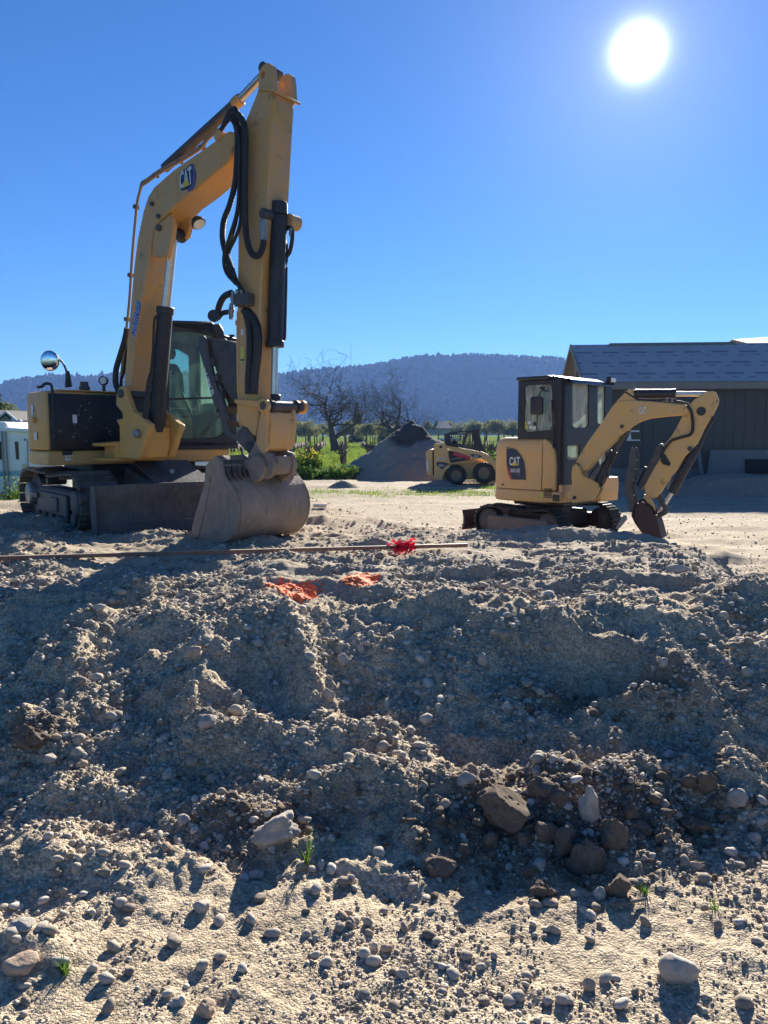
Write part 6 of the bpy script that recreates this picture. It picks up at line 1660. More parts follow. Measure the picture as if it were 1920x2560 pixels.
def quads_cloud(cent, size, seed, up=.3):
    """leaf faces: one bent quad at each centre"""
    r = np.random.default_rng(seed); n = len(cent)
    a = r.normal(size=(n, 3)); a /= np.linalg.norm(a, axis=1)[:, None]
    b = r.normal(size=(n, 3)); b -= a * (a * b).sum(1)[:, None]; b /= np.linalg.norm(b, axis=1)[:, None]
    s = (size if np.ndim(size) else np.full(n, size))[:, None]
    V = np.stack([cent - a * s, cent - b * s * .5, cent + a * s, cent + b * s * .5], 1).reshape(-1, 3)
    return V, np.arange(n * 4).reshape(n, 4)
def crown_mesh(name, seed, n=2600, rx=1., rz=.8, leaf=.06, mat='leaf_oak', conifer=False):
    r = np.random.default_rng(seed)
    if conifer:
        t = r.uniform(0, 1, n); ang = r.uniform(0, 2*pi, n)
        lay = (np.floor(t * 14) + .5 * r.uniform(0, 1, n)) / 14.
        rad = (1 - lay) * rx * np.sqrt(r.uniform(.12, 1, n)) * (.75 + .25 * np.sin(ang * 5 + lay * 40))
        C = np.stack([rad * np.cos(ang), rad * np.sin(ang), lay * 2 * rz - .12 * rad], 1)
    else:
        k = 26; cc = r.normal(size=(k, 3)); cc /= np.linalg.norm(cc, axis=1)[:, None]
        cc *= r.uniform(.35, .85, k)[:, None]; cc[:, 2] = np.abs(cc[:, 2]) * .9 - .1
        cr = r.uniform(.22, .42, k); j = r.integers(0, k, n)
        dv = r.normal(size=(n, 3)); dv /= np.linalg.norm(dv, axis=1)[:, None]
        C = cc[j] + dv * (cr[j] * r.uniform(.55, 1.05, n))[:, None]
        C *= np.array([rx, rx, rz])
    V, Fq = quads_cloud(C, leaf * r.uniform(.6, 1.4, n), seed + 1)
    return np_mesh(name, V, Fq, M[mat], False)
CROWNS = [crown_mesh('crown', 300 + k) for k in range(4)]
CONI = [crown_mesh('conifer_crown', 320 + k, 2200, .32, .5, .05, 'leaf_conifer', True) for k in range(2)]
TRUNK = MB().tube([(0, 0, 0), (0.02, 0, .25), (.0, .02, .6), (0, 0, 1.)], [.05, .042, .03, .008], 7).build('trunk', M['bark']).data
bpy.data.objects.remove(bpy.data.objects['trunk'])
def leafy(px, base_y, top_y, d, kind, label, wide=1.0, k=0, group='trees along the far edge of the vineyard'):
    b = at(px, base_y, d); h = at(px, top_y, d).z - (-.2)
    nm = 'conifer_tree' if kind == 'c' else 'leafy_tree'
    t = thing(nm, Vector((b.x, d, -.2)), label, 'tree', group)
    o = np_obj('crown', (CONI if kind == 'c' else CROWNS)[k % (2 if kind == 'c' else 4)], t)
    if kind == 'c': o.scale = (h * wide, h * wide, h); o.location = (0, 0, h * .05)
    else: o.scale = (h * .62 * wide, h * .62 * wide, h * .64); o.location = (0, 0, h * .46)
    o.rotation_euler = (0, 0, k * 1.7 + px)
    tk = np_obj('trunk', TRUNK, t); tk.scale = (h, h, h * .8)
    return t
far_spots = [(620, 1045, 150), (655, 1040, 155), (700, 1048, 150), (738, 1042, 160), (770, 1046, 150), (806, 1050, 165), (880, 1046, 160), (915, 1050, 150), (950, 1044, 165), (980, 1050, 150), (1075, 1048, 210), (1110, 1044, 220), (1150, 1050, 215), (1185, 1042, 200), (1215, 1046, 205), (1245, 1040, 190), (1280, 1044, 185), (1310, 1048, 190), (1345, 1042, 185), (1380, 1046, 190)]
places = ['left of the stick', 'just right of the stick', 'between the stick and the left oak', 'left of the left bare oak', 'behind the left bare oak', 'right of the left bare oak', 'between the two bare oaks', 'left of the right bare oak', 'behind the right bare oak', 'right of the right bare oak', 'left of the blue-roofed farmhouse', 'over the blue-roofed farmhouse', 'right of the farmhouse', 'above the loader cage', 'right of the loader cage', 'left of the small excavator', 'beside the small excavator hood', 'behind the small excavator hood', 'behind the small excavator cab', 'right of the small excavator cab']
for k, (px, ty, d) in enumerate(far_spots):
    leafy(px, 1090, ty, d, 'o', 'round grey-green tree at the vineyard edge, ' + places[k], 1.0 + .25 * sin(k * 2.3), k)
for k, (px, ty, d, lab) in enumerate(((892, 1010, 170, 'dark pointed conifer behind the left bare oak'), (958, 1030, 175, 'dark conifer left of the right bare oak'))):
    leafy(px, 1090, ty, d, 'c', lab, .55 if k > 1 else .8, k, 'conifers beyond the vineyard')
for k, (px, ty, d, kd, lab) in enumerate(((40, 995, 75, 'o', 'green tree behind the roof of the grey house'), (95, 1030, 80, 'o', 'green tree right of the grey house, beside the excavator'), (-10, 955, 60, 'c', 'dark conifer at the left edge above the grey house'), (85, 1010, 120, 'c', 'distant dark conifer left of the excavator body'))):
    leafy(px, 1095, ty, d, kd, lab, .9, k + 2, 'trees by the grey house')

def bare_oak(name, base, h, seed, label, lean=0, spread=1.0, trunk_r=.045):
    r = random.Random(seed)
    t = thing(name, base, label, 'tree', 'bare oaks in the vineyard')
    tm = MB(); cm = MB()
    def branch(p, d, L, rad, depth):
        n = 5 if depth < 3 else 4
        pts = [p]; rs = [rad]; q = p.copy(); dd = d.copy()
        for i in range(n):
            j = Vector((r.gauss(0, 1), r.gauss(0, 1), r.gauss(0, .8))) * (.07 if depth == 0 else .20 + .05 * depth)
            dd = (dd + j + Vector((0, 0, .06 if depth < 3 else .02))).normalized()
            q = q + dd * (L / n); pts.append(q.copy()); rs.append(max(h * .0012, rad * (1 - .55 * (i + 1) / n)))
        (tm if depth == 0 else cm).tube(pts, rs, 9 if depth == 0 else (6 if depth < 3 else (4 if depth < 5 else 3)), cap=depth < 2)
        if depth >= 6 or rad < h * .0006: return
        kids = [4, 3, 3, 2, 2, 1][depth]
        for c in range(kids + (r.random() < .5)):
            f = 1.0 if c == 0 else r.uniform(.35, .98)
            i = min(n, max(1, int(round(f * n)))); b0 = pts[i]
            side = Vector((r.gauss(0, 1), r.gauss(0, 1), r.gauss(.15, .5))).normalized()
            nd = (dd * (.75 if c == 0 else .45) + side * (.55 if c == 0 else .95) * (spread if depth < 2 else 1)).normalized()
            if depth < 2 and nd.z < -.05: nd.z = abs(nd.z) * .4
            branch(b0, nd, L * r.uniform(.66, .95), rs[i] * (.92 if c == 0 else r.uniform(.55, .8)), depth + 1)
    branch(base.copy(), Vector((lean, 0, 1)).normalized(), h * .26, h * trunk_r, 0)
    tm.build('trunk', M['bark'], t, 0, 60); cm.build('crown', M['bark'], t, 0, 60)
    return t
bare_oak('bare_oak', Vector((at(838, 1120, 82).x, 82, -.2)), 12.5, 5, 'bare gnarled oak standing among the vines, left of the gravel pile', .0, 1.25, .042)
bare_oak('bare_oak', Vector((at(1003, 1080, 112).x, 112, -.2)), 14.5, 12, 'bare oak rising behind the top of the gravel pile', -.02, 1.1)
bare_oak('bare_oak', Vector((at(715, 1090, 125).x, 125, -.2)), 9.8, 23, 'small bare oak half hidden behind the excavator stick', .0, 1.1)

# vineyard: rows running away, vines and posts as things
def vine_mesh(seed):
    r = random.Random(seed); m = MB()
    p = Vector((0, 0, 0)); pts = [p]; rs = [.05]
    for i in range(4):
        p = p + Vector((r.gauss(0, .05), r.gauss(0, .05), .17)); pts.append(p.copy()); rs.append(.045 - .003 * i)
    m.tube(pts, rs, 6)
    for s in (-1, 1):
        q = p.copy(); ps = [q.copy()]
        for i in range(4):
            q = q + Vector((r.gauss(0, .05), s * .10, r.gauss(.03, .03))); ps.append(q.copy())
            for c in range(1):
                e = q + Vector((r.gauss(0, .10), r.gauss(0, .1), r.uniform(.10, .30))); m.tube([q, (q + e) / 2 + Vector((r.gauss(0, .04), 0, 0)), e], [.018, .013, .005], 4)
        m.tube(ps, [.042, .036, .03, .026, .018], 5)
    o = m.build('vine', M['vine']); me = o.data; bpy.data.objects.remove(o); return me
VMESH = [vine_mesh(500 + k) for k in range(5)]
po = MB(); po.tube([(0, 0, 0), (0, 0, 1.75)], [.05, .045], 7); po = po.build('vine_post', M['post']); PMESH = po.data; bpy.data.objects.remove(po)
rowdir = Vector((at(842, 1090, 100).x - at(842, 1090, 100).x, 1, 0))
n_v = n_p = 0
VR = random.Random(9)
for k in range(-12, 16):
    x0 = -2.0 + k * 1.9
    for j in range(15):
        d = 36.0 + j * 1.7 + (k % 2) * .4 + max(0, (abs(k - 1) - 4)) * .3
        x = x0 - .052 * (d - 37) * 1.0
        px = 960 + x / d * 1923
        if px < 690 or px > 1330: continue
        if sqrt((x - 1.2)**2 + (d - 33)**2) < 3.6: continue
        if n_v < 280:
            o = np_obj('vine', VMESH[VR.randrange(5)], None, (x, d, gh(x, d) - .05)); o.rotation_euler = (0, 0, VR.gauss(0, .15)); s = VR.uniform(1.05, 1.3); o.scale = (s, s, s)
            tag(o, 'dark leafless pruned vine standing in a vineyard row', 'vine', 'vines in the vineyard rows'); n_v += 1
        if j % 3 == 0:
            o = np_obj('vine_post', PMESH, None, (x + .1, d + .9, gh(x, d) - .05)); o.rotation_euler = (VR.gauss(0, .02), VR.gauss(0, .02), 0); o.scale = (.8, .8, VR.uniform(.95, 1.1))
            tag(o, 'thin grey wooden post standing in a vineyard row', 'post', 'posts in the vineyard rows'); n_p += 1
def far_vines():
    """rows farther out, where single vines can no longer be told apart"""
    r = np.random.default_rng(31); m = MB()
    P = []
    for k in range(-40, 60):
        for d in np.arange(66, 125, 1.7):
            x = -2.0 + k * 2.85 - .052 * (d - 37)
            if abs(x / d) > .55: continue
            P.append((x + r.normal(0, .1), d, 1.0))
    P = np.array(P); n = len(P)
    V = []; 
    w = r.uniform(.05, .12, n); h = r.uniform(.55, .95, n)
    a = np.stack([P[:, 0] - w, P[:, 1], np.full(n, -.25)], 1); b = np.stack([P[:, 0] + w, P[:, 1] + .1, np.full(n, -.25)], 1)
    c = np.stack([P[:, 0] + w * 2.2 * r.normal(size=n), P[:, 1] + .5, h - .25], 1); d_ = np.stack([P[:, 0] - w * .4, P[:, 1] - .5, h * .8 - .25], 1)
    V = np.stack([a, b, c, d_], 1).reshape(-1, 3); i = np.arange(n) * 4
    Fa = np.concatenate([np.stack([i, i + 1, i + 2], 1), np.stack([i + 1, i + 3, i + 2], 1), np.stack([i, i + 2, i + 3], 1), np.stack([i, i + 3, i + 1], 1)])
    return np_mesh('vineyard', V, Fa, M['vine'], False)
tag(np_obj('vineyard', far_vines()), 'far rows of bare vines reaching to the trees', 'vineyard', kind='stuff')
def tufts(name, centres, n_per, h, w, spread, mat, seed):
    r = np.random.default_rng(seed); C = np.repeat(np.array(centres), n_per, 0); n = len(C)
    C = C + np.stack([r.normal(0, spread, n), r.normal(0, spread, n)], 1)
    z = ground_h(C[:, 0], C[:, 1])
    hh = h * r.uniform(.4, 1.2, n); ang = r.uniform(0, pi, n); ln = r.normal(0, .35, (n, 2)) * hh[:, None]
    dx, dy = np.cos(ang) * w, np.sin(ang) * w
    a = np.stack([C[:, 0] - dx, C[:, 1] - dy, z - .01], 1); b = np.stack([C[:, 0] + dx, C[:, 1] + dy, z - .01], 1)
    c = np.stack([C[:, 0] + ln[:, 0], C[:, 1] + ln[:, 1], z + hh], 1)
    V = np.stack([a, b, c], 1).reshape(-1, 3)
    return np_obj(name, np_mesh(name, V, np.arange(n * 3).reshape(n, 3), M[mat], False))
r_ = np.random.default_rng(8)
cs = []
for i in range(5200):
    d = 30.5 + 45 * r_.uniform(0, 1)**1.6; x = r_.uniform(-.16, .26) * d
    if sqrt((x - 1.2)**2 + (d - 33)**2) > 3.3: cs.append((x, d))
cf = []
for i in range(5200):
    d = 58 + 90 * r_.uniform(0, 1)**1.2; x = r_.uniform(-.20, .28) * d
    if abs(((x + 2.0 + .052 * (d - 37)) / 2.6) % 1 - .5) < .40: cf.append((x, d))
tag(tufts('grass', cf, 4, .32, .05, .5, 'grass', 5), 'lush grass and mustard between the far vine rows', 'grass', kind='stuff')
tag(tufts('grass', cs, 5, .17, .016, .25, 'grass', 2), 'bright spring grass between the vine rows', 'grass', kind='stuff')
cs = [(r_.uniform(-2.6, 5.2), r_.normal(22.8, .8)) for i in range(240)] + [(r_.uniform(-13, -5.5), r_.uniform(15, 30)) for i in range(900)] + [(r_.uniform(3.2, 5.6), r_.normal(24.6, .6)) for i in range(120)]
tag(tufts('grass', cs, 9, .10, .010, .16, 'grass', 3), 'short green grass verge along the yard edge', 'grass', kind='stuff')
def bush(name, c, rx, ry, h, n, label, cat, mats, leaf, group=None, seed=1):
    t = thing(name, Vector((c[0], c[1], gh(c[0], c[1]))), label, cat, group)
    z = gh(c[0], c[1]); r = np.random.default_rng(seed)
    m = MB()
    for i in range(26):
        a = r.uniform(0, 2*pi); q = r.uniform(.1, .8); e = Vector((c[0] + rx * q * cos(a), c[1] + ry * q * sin(a), z + h * r.uniform(.5, .95)))
        b = Vector((c[0] + rx * q * .5 * cos(a), c[1] + ry * q * .5 * sin(a), z - .03)); m.tube([b, b.lerp(e, .5), e], [.012, .010, .004], 4, cap=False)
    m.build('stem', M['leaf_green'], t)
    for nm, mt, cnt, lo, hi, sz in mats:
        u = r.uniform(0, 1, cnt); a = r.uniform(0, 2*pi, cnt); rr = np.sqrt(r.uniform(0, 1, cnt))
        lump = .75 + .35 * np.sin(a * 3 + seed) * r.uniform(.5, 1, cnt)
        zz_ = lo + (hi - lo) * u
        C = np.stack([rx * rr * np.cos(a) * lump, ry * rr * np.sin(a) * lump, h * zz_ * np.sqrt(np.clip(1 - (rr * .75)**2, 0, 1)) * lump], 1)
        V, Fq = quads_cloud(C, sz * r.uniform(.6, 1.4, cnt), seed + 3)
        np_obj(nm, np_mesh(nm, V, Fq, M[mt], False), t)
    return t
bush('mustard_bush', (at(775, 1200, 31.5).x, 31.5), 0.72, .65, 1.15, 2600, 'tall green bush with yellow mustard flowers right of the excavator bucket', 'bush', [('foliage', 'leaf_green', 2600, .02, .95, .07), ('flowers', 'mustard', 900, .7, 1.1, .035)], .07, None, 4)
bush('green_bush', (at(830, 1215, 30.8).x, 30.8), 1.35, .7, .62, 2400, 'low spreading green bush at the foot of the gravel pile', 'bush', [('foliage', 'leaf_green', 2600, .02, 1.0, .06), ('flowers', 'mustard', 160, .7, 1.1, .03)], .06, None, 6)
bush('green_bush', (at(745, 1215, 30.2).x, 30.2), .9, .6, .6, 1400, 'low green weeds left of the tall mustard bush', 'bush', [('foliage', 'leaf_green', 1500, .02, 1.0, .055)], .05, None, 9)
bush('green_bush', (at(1232, 1180, 30.0).x, 30.0), 1.4, .8, 1.1, 2400, 'dense green bush between the loader and the small excavator', 'bush', [('foliage', 'leaf_green', 2800, .02, 1.0, .06)], .06, None, 12)
bush('mustard_bush', (at(36, 1262, 16.2).x, 16.2), .42, .4, 1.0, 1500, 'green weed bush with yellow flowers in front of the motor home', 'bush', [('foliage', 'leaf_green', 1500, .02, .95, .035), ('flowers', 'mustard', 200, .5, 1.1, .02)], .04, None, 15)
# ------------------------------------------------------------------ things lying on the dirt
def on_ground(px, py, lift=0.0):
    p = gpt(px, py); return Vector((p.x, p.y, p.z + lift))
# long pole with a tied red ribbon
M['pole'] = worn('rusty_pole', (.20, .085, .055), dust=(.30, .20, .14), amount=.6, rough=.6, scale=8.)
a = on_ground(-60, 1416); b = on_ground(1168, 1379)
zl = max(gh(a.x + (b.x-a.x)*t, a.y + (b.y-a.y)*t) - (a.z + (b.z-a.z)*t) for t in np.linspace(0, 1, 80))
a.z += max(0, zl) * .75 + .012; b.z += max(0, zl) * .75 + .012
pole = thing('pole', Vector(((a.x+b.x)/2, (a.y+b.y)/2, a.z)), 'long rusty brown pole lying across the dirt in front of the machines', 'pole')
u_ = (b - a).normalized()
MB().bar(a, b, .034, .030).build('shaft', M['pole'], pole, .003)
MB().bar(a + UP * .0165, b + UP * .0165, .03, .003).build('pale_top_strip', worn('pale_pole_strip', (.42, .30, .20), amount=.4, rough=.5), pole)  # thin paler strip laid along the pole's upper face
# ribbon: a knot of crumpled strips
rc = a.lerp(b, (on_ground(1005, 1384).x - a.x) / (b.x - a.x))
M['ribbon'] = leaf_mat('red_flagging_ribbon', [(.62, .02, .05), (.75, .03, .07), (.82, .08, .11)], 20.)
rib = thing('ribbon', rc.copy(), 'bunch of bright red flagging ribbon tied round the long pole', 'ribbon')
RR = random.Random(3)
for k in range(64):
    m = MB(); ang = RR.uniform(0, 2*pi); L = RR.uniform(.045, .085)
    if k > 62: L = .13
    pts = []
    d = Vector((cos(ang) * 1.0, sin(ang) * .6, RR.uniform(-.1, .9))).normalized(); side = d.cross(UP).normalized()
    p = rc + Vector((RR.gauss(0, .05), RR.gauss(0, .03), RR.uniform(-.01, .05)))
    vs = []; fs = []
    for i in range(7):
        w = .021
        vs += [p - side * w, p + side * w]
        d = (d + Vector((RR.gauss(0, .35), RR.gauss(0, .35), -.28 + RR.gauss(0, .2)))).normalized()
        side = (side + Vector((RR.gauss(0, .5), RR.gauss(0, .5), RR.gauss(0, .5)))).normalized()
        p = p + d * L / 6
        g = gh(p.x, p.y) + .008
        if p.z < g: p.z = g
    for i in range(6): fs.append((i*2, i*2 + 1, i*2 + 3, i*2 + 2))
    m.add(vs, fs); m.build('strip', M['ribbon'], rib, 0, None)
MB().tube(smooth_path([rc + Vector((.02 * cos(t), .035 * cos(t), .035 * sin(t))) for t in np.linspace(0, 2*pi, 9)], 3), .014, 6).build('knot', M['ribbon'], rib, 0, 60)

# orange marking paint: the sprayed skin of the ground itself
M['paint'] = plain('orange_marking_paint', (1.0, .19, .05), .8)
def paint(pc, rpx, rpy, seed, label, ring):
    c = gpt(*pc); e = gpt(pc[0] + rpx, pc[1]); f = gpt(pc[0], pc[1] + rpy); f0 = gpt(pc[0], pc[1] - rpy)
    rx = abs(e.x - c.x); ry = abs(f0.y - f.y) / 2
    n = 110
    X, Y = np.meshgrid(np.linspace(-1.3, 1.3, n) * rx + c.x, np.linspace(-1.3, 1.3, n) * ry + (f.y + f0.y) / 2)
    u = (X - c.x) / rx; v = (Y - (f.y + f0.y) / 2) / ry
    rr = np.sqrt(u*u + v*v) + .55 * fbm(X * 9, Y * 9, 3, seed)
    spot = fbm(X * 40, Y * 40, 3, seed + 3)
    dens = (np.exp(-((rr - .70) / .34)**2) if ring else np.exp(-(rr / .85)**4)) + .9 * spot
    keep = dens > (.16 if ring else .52)
    Z = ground_h(X, Y) + .006
    V = np.stack([X, Y, Z], -1).reshape(-1, 3); i = np.arange(n * n).reshape(n, n)
    Fa = np.stack([i[:-1, :-1], i[:-1, 1:], i[1:, 1:], i[1:, :-1]], -1)
    k4 = keep[:-1, :-1] & keep[1:, :-1] & keep[:-1, 1:]
    Fa = Fa[k4]
    o = np_obj('paint_mark', np_mesh('paint_mark', V, Fa, M['paint']))
    tag(o, label, 'paint')
paint((735, 1476), 56, 18, 5, 'flat ring of orange marking paint sprayed on the dirt, left of the other', True)
paint((900, 1454), 54, 24, 9, 'orange marking paint sprayed over the lumpy dirt ridge, right of the other', False)

# ------------------------------------------------------------------ rocks and clods one can pick out
V3, F3 = ico(3); V4, F4 = ico(4)
M['clod'] = soil_mat('dark_clay_clod', (.13, .095, .068), (.21, .16, .118), (.31, .245, .185), 38., .035)
M['rock_pale'] = soil_mat('pale_pitted_rock', (.34, .275, .22), (.50, .43, .36), (.60, .53, .46), 20., .03)
M['rock_grey'] = soil_mat('smooth_grey_stone', (.36, .315, .26), (.46, .41, .345), (.55, .49, .42), 34., .012)
M['rock_tan'] = soil_mat('tan_stone', (.38, .27, .18), (.50, .37, .26), (.58, .46, .35), 34., .012)
def rock(px, py, wpx, hpx, mat, label, name='rock', seed=1, rot=0.0, tilt=0.0, planes=10, rough=.07, cut=.7, sink=.25, group=None, cat=None):
    p = gpt(px, py); d = p.y; k_ = 1.15 if name == 'clod' else 1.05; s = wpx / 2 / F * d * k_; sz = hpx / 2 / F * d * k_
    O = rock_shape(V4 if wpx > 60 else V3, seed, planes + 4, .9, rough if name != 'clod' else rough * 1.1, cut - .08)
    if name == 'clod': sink = .08
    ext = np.abs(O).max(0); O = O / ext
    O = O * np.array([s, s * .75, sz])
    c, sn = cos(tilt), sin(tilt); x, z = O[:, 0] * c - O[:, 2] * sn, O[:, 0] * sn + O[:, 2] * c
    c, sn = cos(rot), sin(rot); y = O[:, 1]; x, y = x * c - y * sn, x * sn + y * c
    V = np.stack([x, y, z], 1)
    me = np_mesh(name, V, F4 if wpx > 60 else F3, M[mat])
    if name == 'clod': me.set_sharp_from_angle(angle=radians(26))
    o = np_obj(name, me, None, p + Vector((0, 0, sz * (1 - sink * 2) * .5 + sz * .15)))
    return tag(o, label, cat or ('clod' if name == 'clod' else 'rock'), group)
rock(685, 2102, 128, 92, 'rock_pale', 'large pale pitted rock lying on the dirt left of the green grass tuft', seed=3, tilt=.55, rough=.12, cut=.68)
rock(1262, 2060, 135, 105, 'clod', 'largest dark brown clay slab on the clod heap', 'clod', 11, tilt=-.1, planes=7, cut=.6)
rock(1474, 2050, 52, 105, 'rock_pale', 'upright grey crusty clod standing at the middle of the clod heap', 'clod', 13, tilt=.15)
rock(1530, 2115, 72, 86, 'clod', 'tall rounded brown clod right of the upright grey one', 'clod', 14, planes=8, cut=.75)
rock(1468, 2175, 100, 92, 'clod', 'big round brown clod at the front of the clod heap', 'clod', 15, planes=8, cut=.8)
rock(1415, 2130, 58, 76, 'clod', 'pointed brown clod leaning on the big round one', 'clod', 16, planes=7)
rock(1545, 2235, 60, 56, 'clod', 'brown clod right of the small white stone', 'clod', 17, planes=7)
rock(1310, 2118, 34, 44, 'clod', 'small brown block below the largest clay slab', 'clod', 18)
rock(1366, 2105, 56, 58, 'clod', 'brown clod between the largest slab and the upright grey one', 'clod', 19)
rock(1222, 2120, 42, 42, 'clod', 'brown lump left below the largest clay slab', 'clod', 20)
rock(1322, 2195, 36, 34, 'clod', 'angular brown clod lying alone in the shade under the heap', 'clod', 21)
rock(1095, 2185, 84, 50, 'clod', 'brown crumbly clod lying left of the heap in the shade', 'clod', 22, tilt=.3)
rock(1356, 2240, 62, 40, 'clod', 'dark rough lump at the front foot of the heap', 'clod', 23, rough=.14)
rock(1400, 2015, 46, 46, 'clod', 'brown clod at the back of the heap', 'clod', 24); rock(1360, 1985, 70, 50, 'clod', 'broken brown block at the crest of the heap', 'clod', 25)
rock(1600, 2085, 56, 40, 'clod', 'grey-brown clod at the right end of the heap', 'clod', 26); rock(1580, 2055, 46, 50, 'clod', 'brown clod behind the right end of the heap', 'clod', 27)
rock(1650, 2108, 30, 28, 'clod', 'small clod right of the heap in the shade', 'clod', 28); rock(1738, 2078, 74, 44, 'clod', 'dark crumbly lump in the shaded hollow at the right', 'clod', 29, rough=.14)
rock(1770, 1978, 52, 58, 'clod', 'reddish brown clod left of the round pale stone', 'clod', 30); rock(1722, 1975, 40, 44, 'clod', 'grey-brown clod behind the shaded hollow', 'clod', 31)
rock(1844, 2010, 56, 52, 'rock_pale', 'round pale boulder at the right edge above the shaded hollow', seed=32, planes=3, cut=.95, rough=.03)
rock(1695, 2442, 104, 84, 'rock_grey', 'large smooth grey oval stone at the lower right', seed=33, tilt=-.5, planes=6, cut=.85, rough=.03)
rock(1498, 2250, 33, 46, 'rock_grey', 'small pale egg stone standing against the round clod', seed=34, planes=4, cut=.9)
rock(1375, 2265, 46, 28, 'rock_tan', 'flat tan stone below the clod heap', seed=35); rock(1470, 2475, 38, 40, 'rock_tan', 'leaning tan stone near the bottom, right of the pale pair', seed=36, tilt=-.6)
rock(1368, 2516, 28, 24, 'rock_grey', 'small white stone at the bottom, left of the pair', seed=37); rock(1412, 2508, 50, 34, 'rock_grey', 'lumpy grey stone beside the small white one at the bottom', seed=38)
rock(1166, 1958, 48, 44, 'rock_pale', 'pale stone on the ridge behind the clod heap', seed=39); rock(1342, 1943, 26, 28, 'rock_grey', 'small grey stone on top of the ridge', seed=40)
rock(1110, 2018, 50, 26, 'rock_tan', 'flat tan stone on the left shoulder of the clod heap', seed=41); rock(1670, 1896, 32, 28, 'rock_pale', 'small white block on the ridge at the right', seed=42)
rock(1900, 2062, 36, 24, 'rock_grey', 'white oval stone at the right edge', seed=43); rock(1885, 2105, 36, 36, 'rock_pale', 'grey block below the white oval stone at the right edge', seed=44)
rock(515, 2535, 62, 50, 'rock_tan', 'yellowish lumpy rock at the bottom left of centre', seed=45, planes=4, rough=.1); rock(520, 1815, 52, 40, 'rock_pale', 'grey rock low on the slope left of the ridge', seed=46)
rock(820, 1755, 34, 40, 'rock_pale', 'egg shaped pale stone at the foot of the sunlit ridge', seed=47, planes=4); rock(858, 1660, 32, 36, 'rock_grey', 'grey stone on the slope right of the sunlit ridge', seed=48, planes=4)
rock(903, 1630, 20, 26, 'rock_grey', 'narrow white stone standing on the shaded slope', seed=49, tilt=.4); rock(922, 1683, 22, 24, 'rock_pale', 'tan stone below the narrow white one', seed=50)
rock(892, 1715, 26, 28, 'rock_pale', 'rough pale stone low on the shaded slope', seed=51); rock(1205, 1660, 30, 38, 'rock_pale', 'pale upright stone on the slope right of centre', seed=52)
rock(1188, 1750, 22, 18, 'rock_tan', 'small tan stone on the right slope', seed=53); rock(1420, 1752, 20, 26, 'rock_tan', 'small brown egg stone right of the shaded pit', seed=54)
rock(1268, 1775, 34, 24, 'rock_grey', 'whitish stone left of the shaded pit', seed=55); rock(1697, 1430, 64, 34, 'rock_grey', 'big grey boulder half buried in the pad at the right', seed=56, planes=5, sink=.4)
rock(1660, 1668, 26, 28, 'rock_grey', 'pale stone high on the right slope', seed=57); rock(248, 1527, 34, 22, 'rock_grey', 'grey oval stone near the crest at the left', seed=58, planes=4)
rock(486, 1650, 44, 46, 'rock_tan', 'crusty tan lump beside the hollow on the left slope', seed=59); rock(550, 1636, 26, 20, 'rock_tan', 'smooth tan pebble right of the crusty lump', seed=60, planes=4)
rock(316, 1800, 30, 22, 'rock_grey', 'grey stone on the left slope below the hollow', seed=61); rock(140, 1853, 30, 18, 'rock_tan', 'tan oval stone at the far left slope', seed=62, planes=4)
rock(125, 1905, 36, 24, 'rock_pale', 'grey oval stone below the tan one at far left', seed=63, planes=4); rock(70, 1870, 90, 70, 'clod', 'big crusty clod at the left edge', 'clod', 64, rough=.14)
rock(205, 1915, 30, 18, 'rock_tan', 'flat tan stone right of the big crusty clod', seed=65, planes=4); rock(527, 1953, 26, 26, 'rock_tan', 'tan round stone in the shaded dip', seed=66, planes=4)
rock(458, 2062, 34, 34, 'rock_pale', 'white faceted stone left of the large pitted rock', seed=67); rock(512, 2125, 28, 28, 'rock_grey', 'pale cube stone left below the large pitted rock', seed=68)
rock(505, 2272, 48, 34, 'rock_grey', 'flat dark grey stone below the bluish dip', seed=69, planes=5); rock(55, 2320, 66, 34, 'rock_grey', 'flat long grey stone at the left edge', seed=70, planes=4)
rock(640, 2200, 38, 34, 'rock_pale', 'grey rounded stone below the large pitted rock', seed=71, planes=4); rock(875, 2205, 26, 28, 'rock_grey', 'pale round stone right of the grass tuft', seed=72, planes=4)
rock(920, 2310, 26, 24, 'rock_pale', 'pale pointed stone in front, centre', seed=73); rock(935, 2380, 24, 34, 'rock_grey', 'white upright stone in front, centre right', seed=74); rock(965, 2380, 34, 28, 'rock_tan', 'brown stone beside the white upright one', seed=75)
rock(1005, 2445, 36, 26, 'rock_grey', 'pale oval stone at the bottom centre', seed=76, planes=4); rock(55, 2420, 90, 46, 'rock_tan', 'long tan rock in the shade at the lower left', seed=77); rock(265, 2455, 46, 36, 'rock_grey', 'pale blunt stone at the lower left', seed=78)
rock(230, 2430, 30, 26, 'rock_grey', 'small pale stone behind the blunt one', seed=79); rock(1240, 1585, 34, 18, 'rock_tan', 'flat brown stone near the crest, right of centre', seed=80)
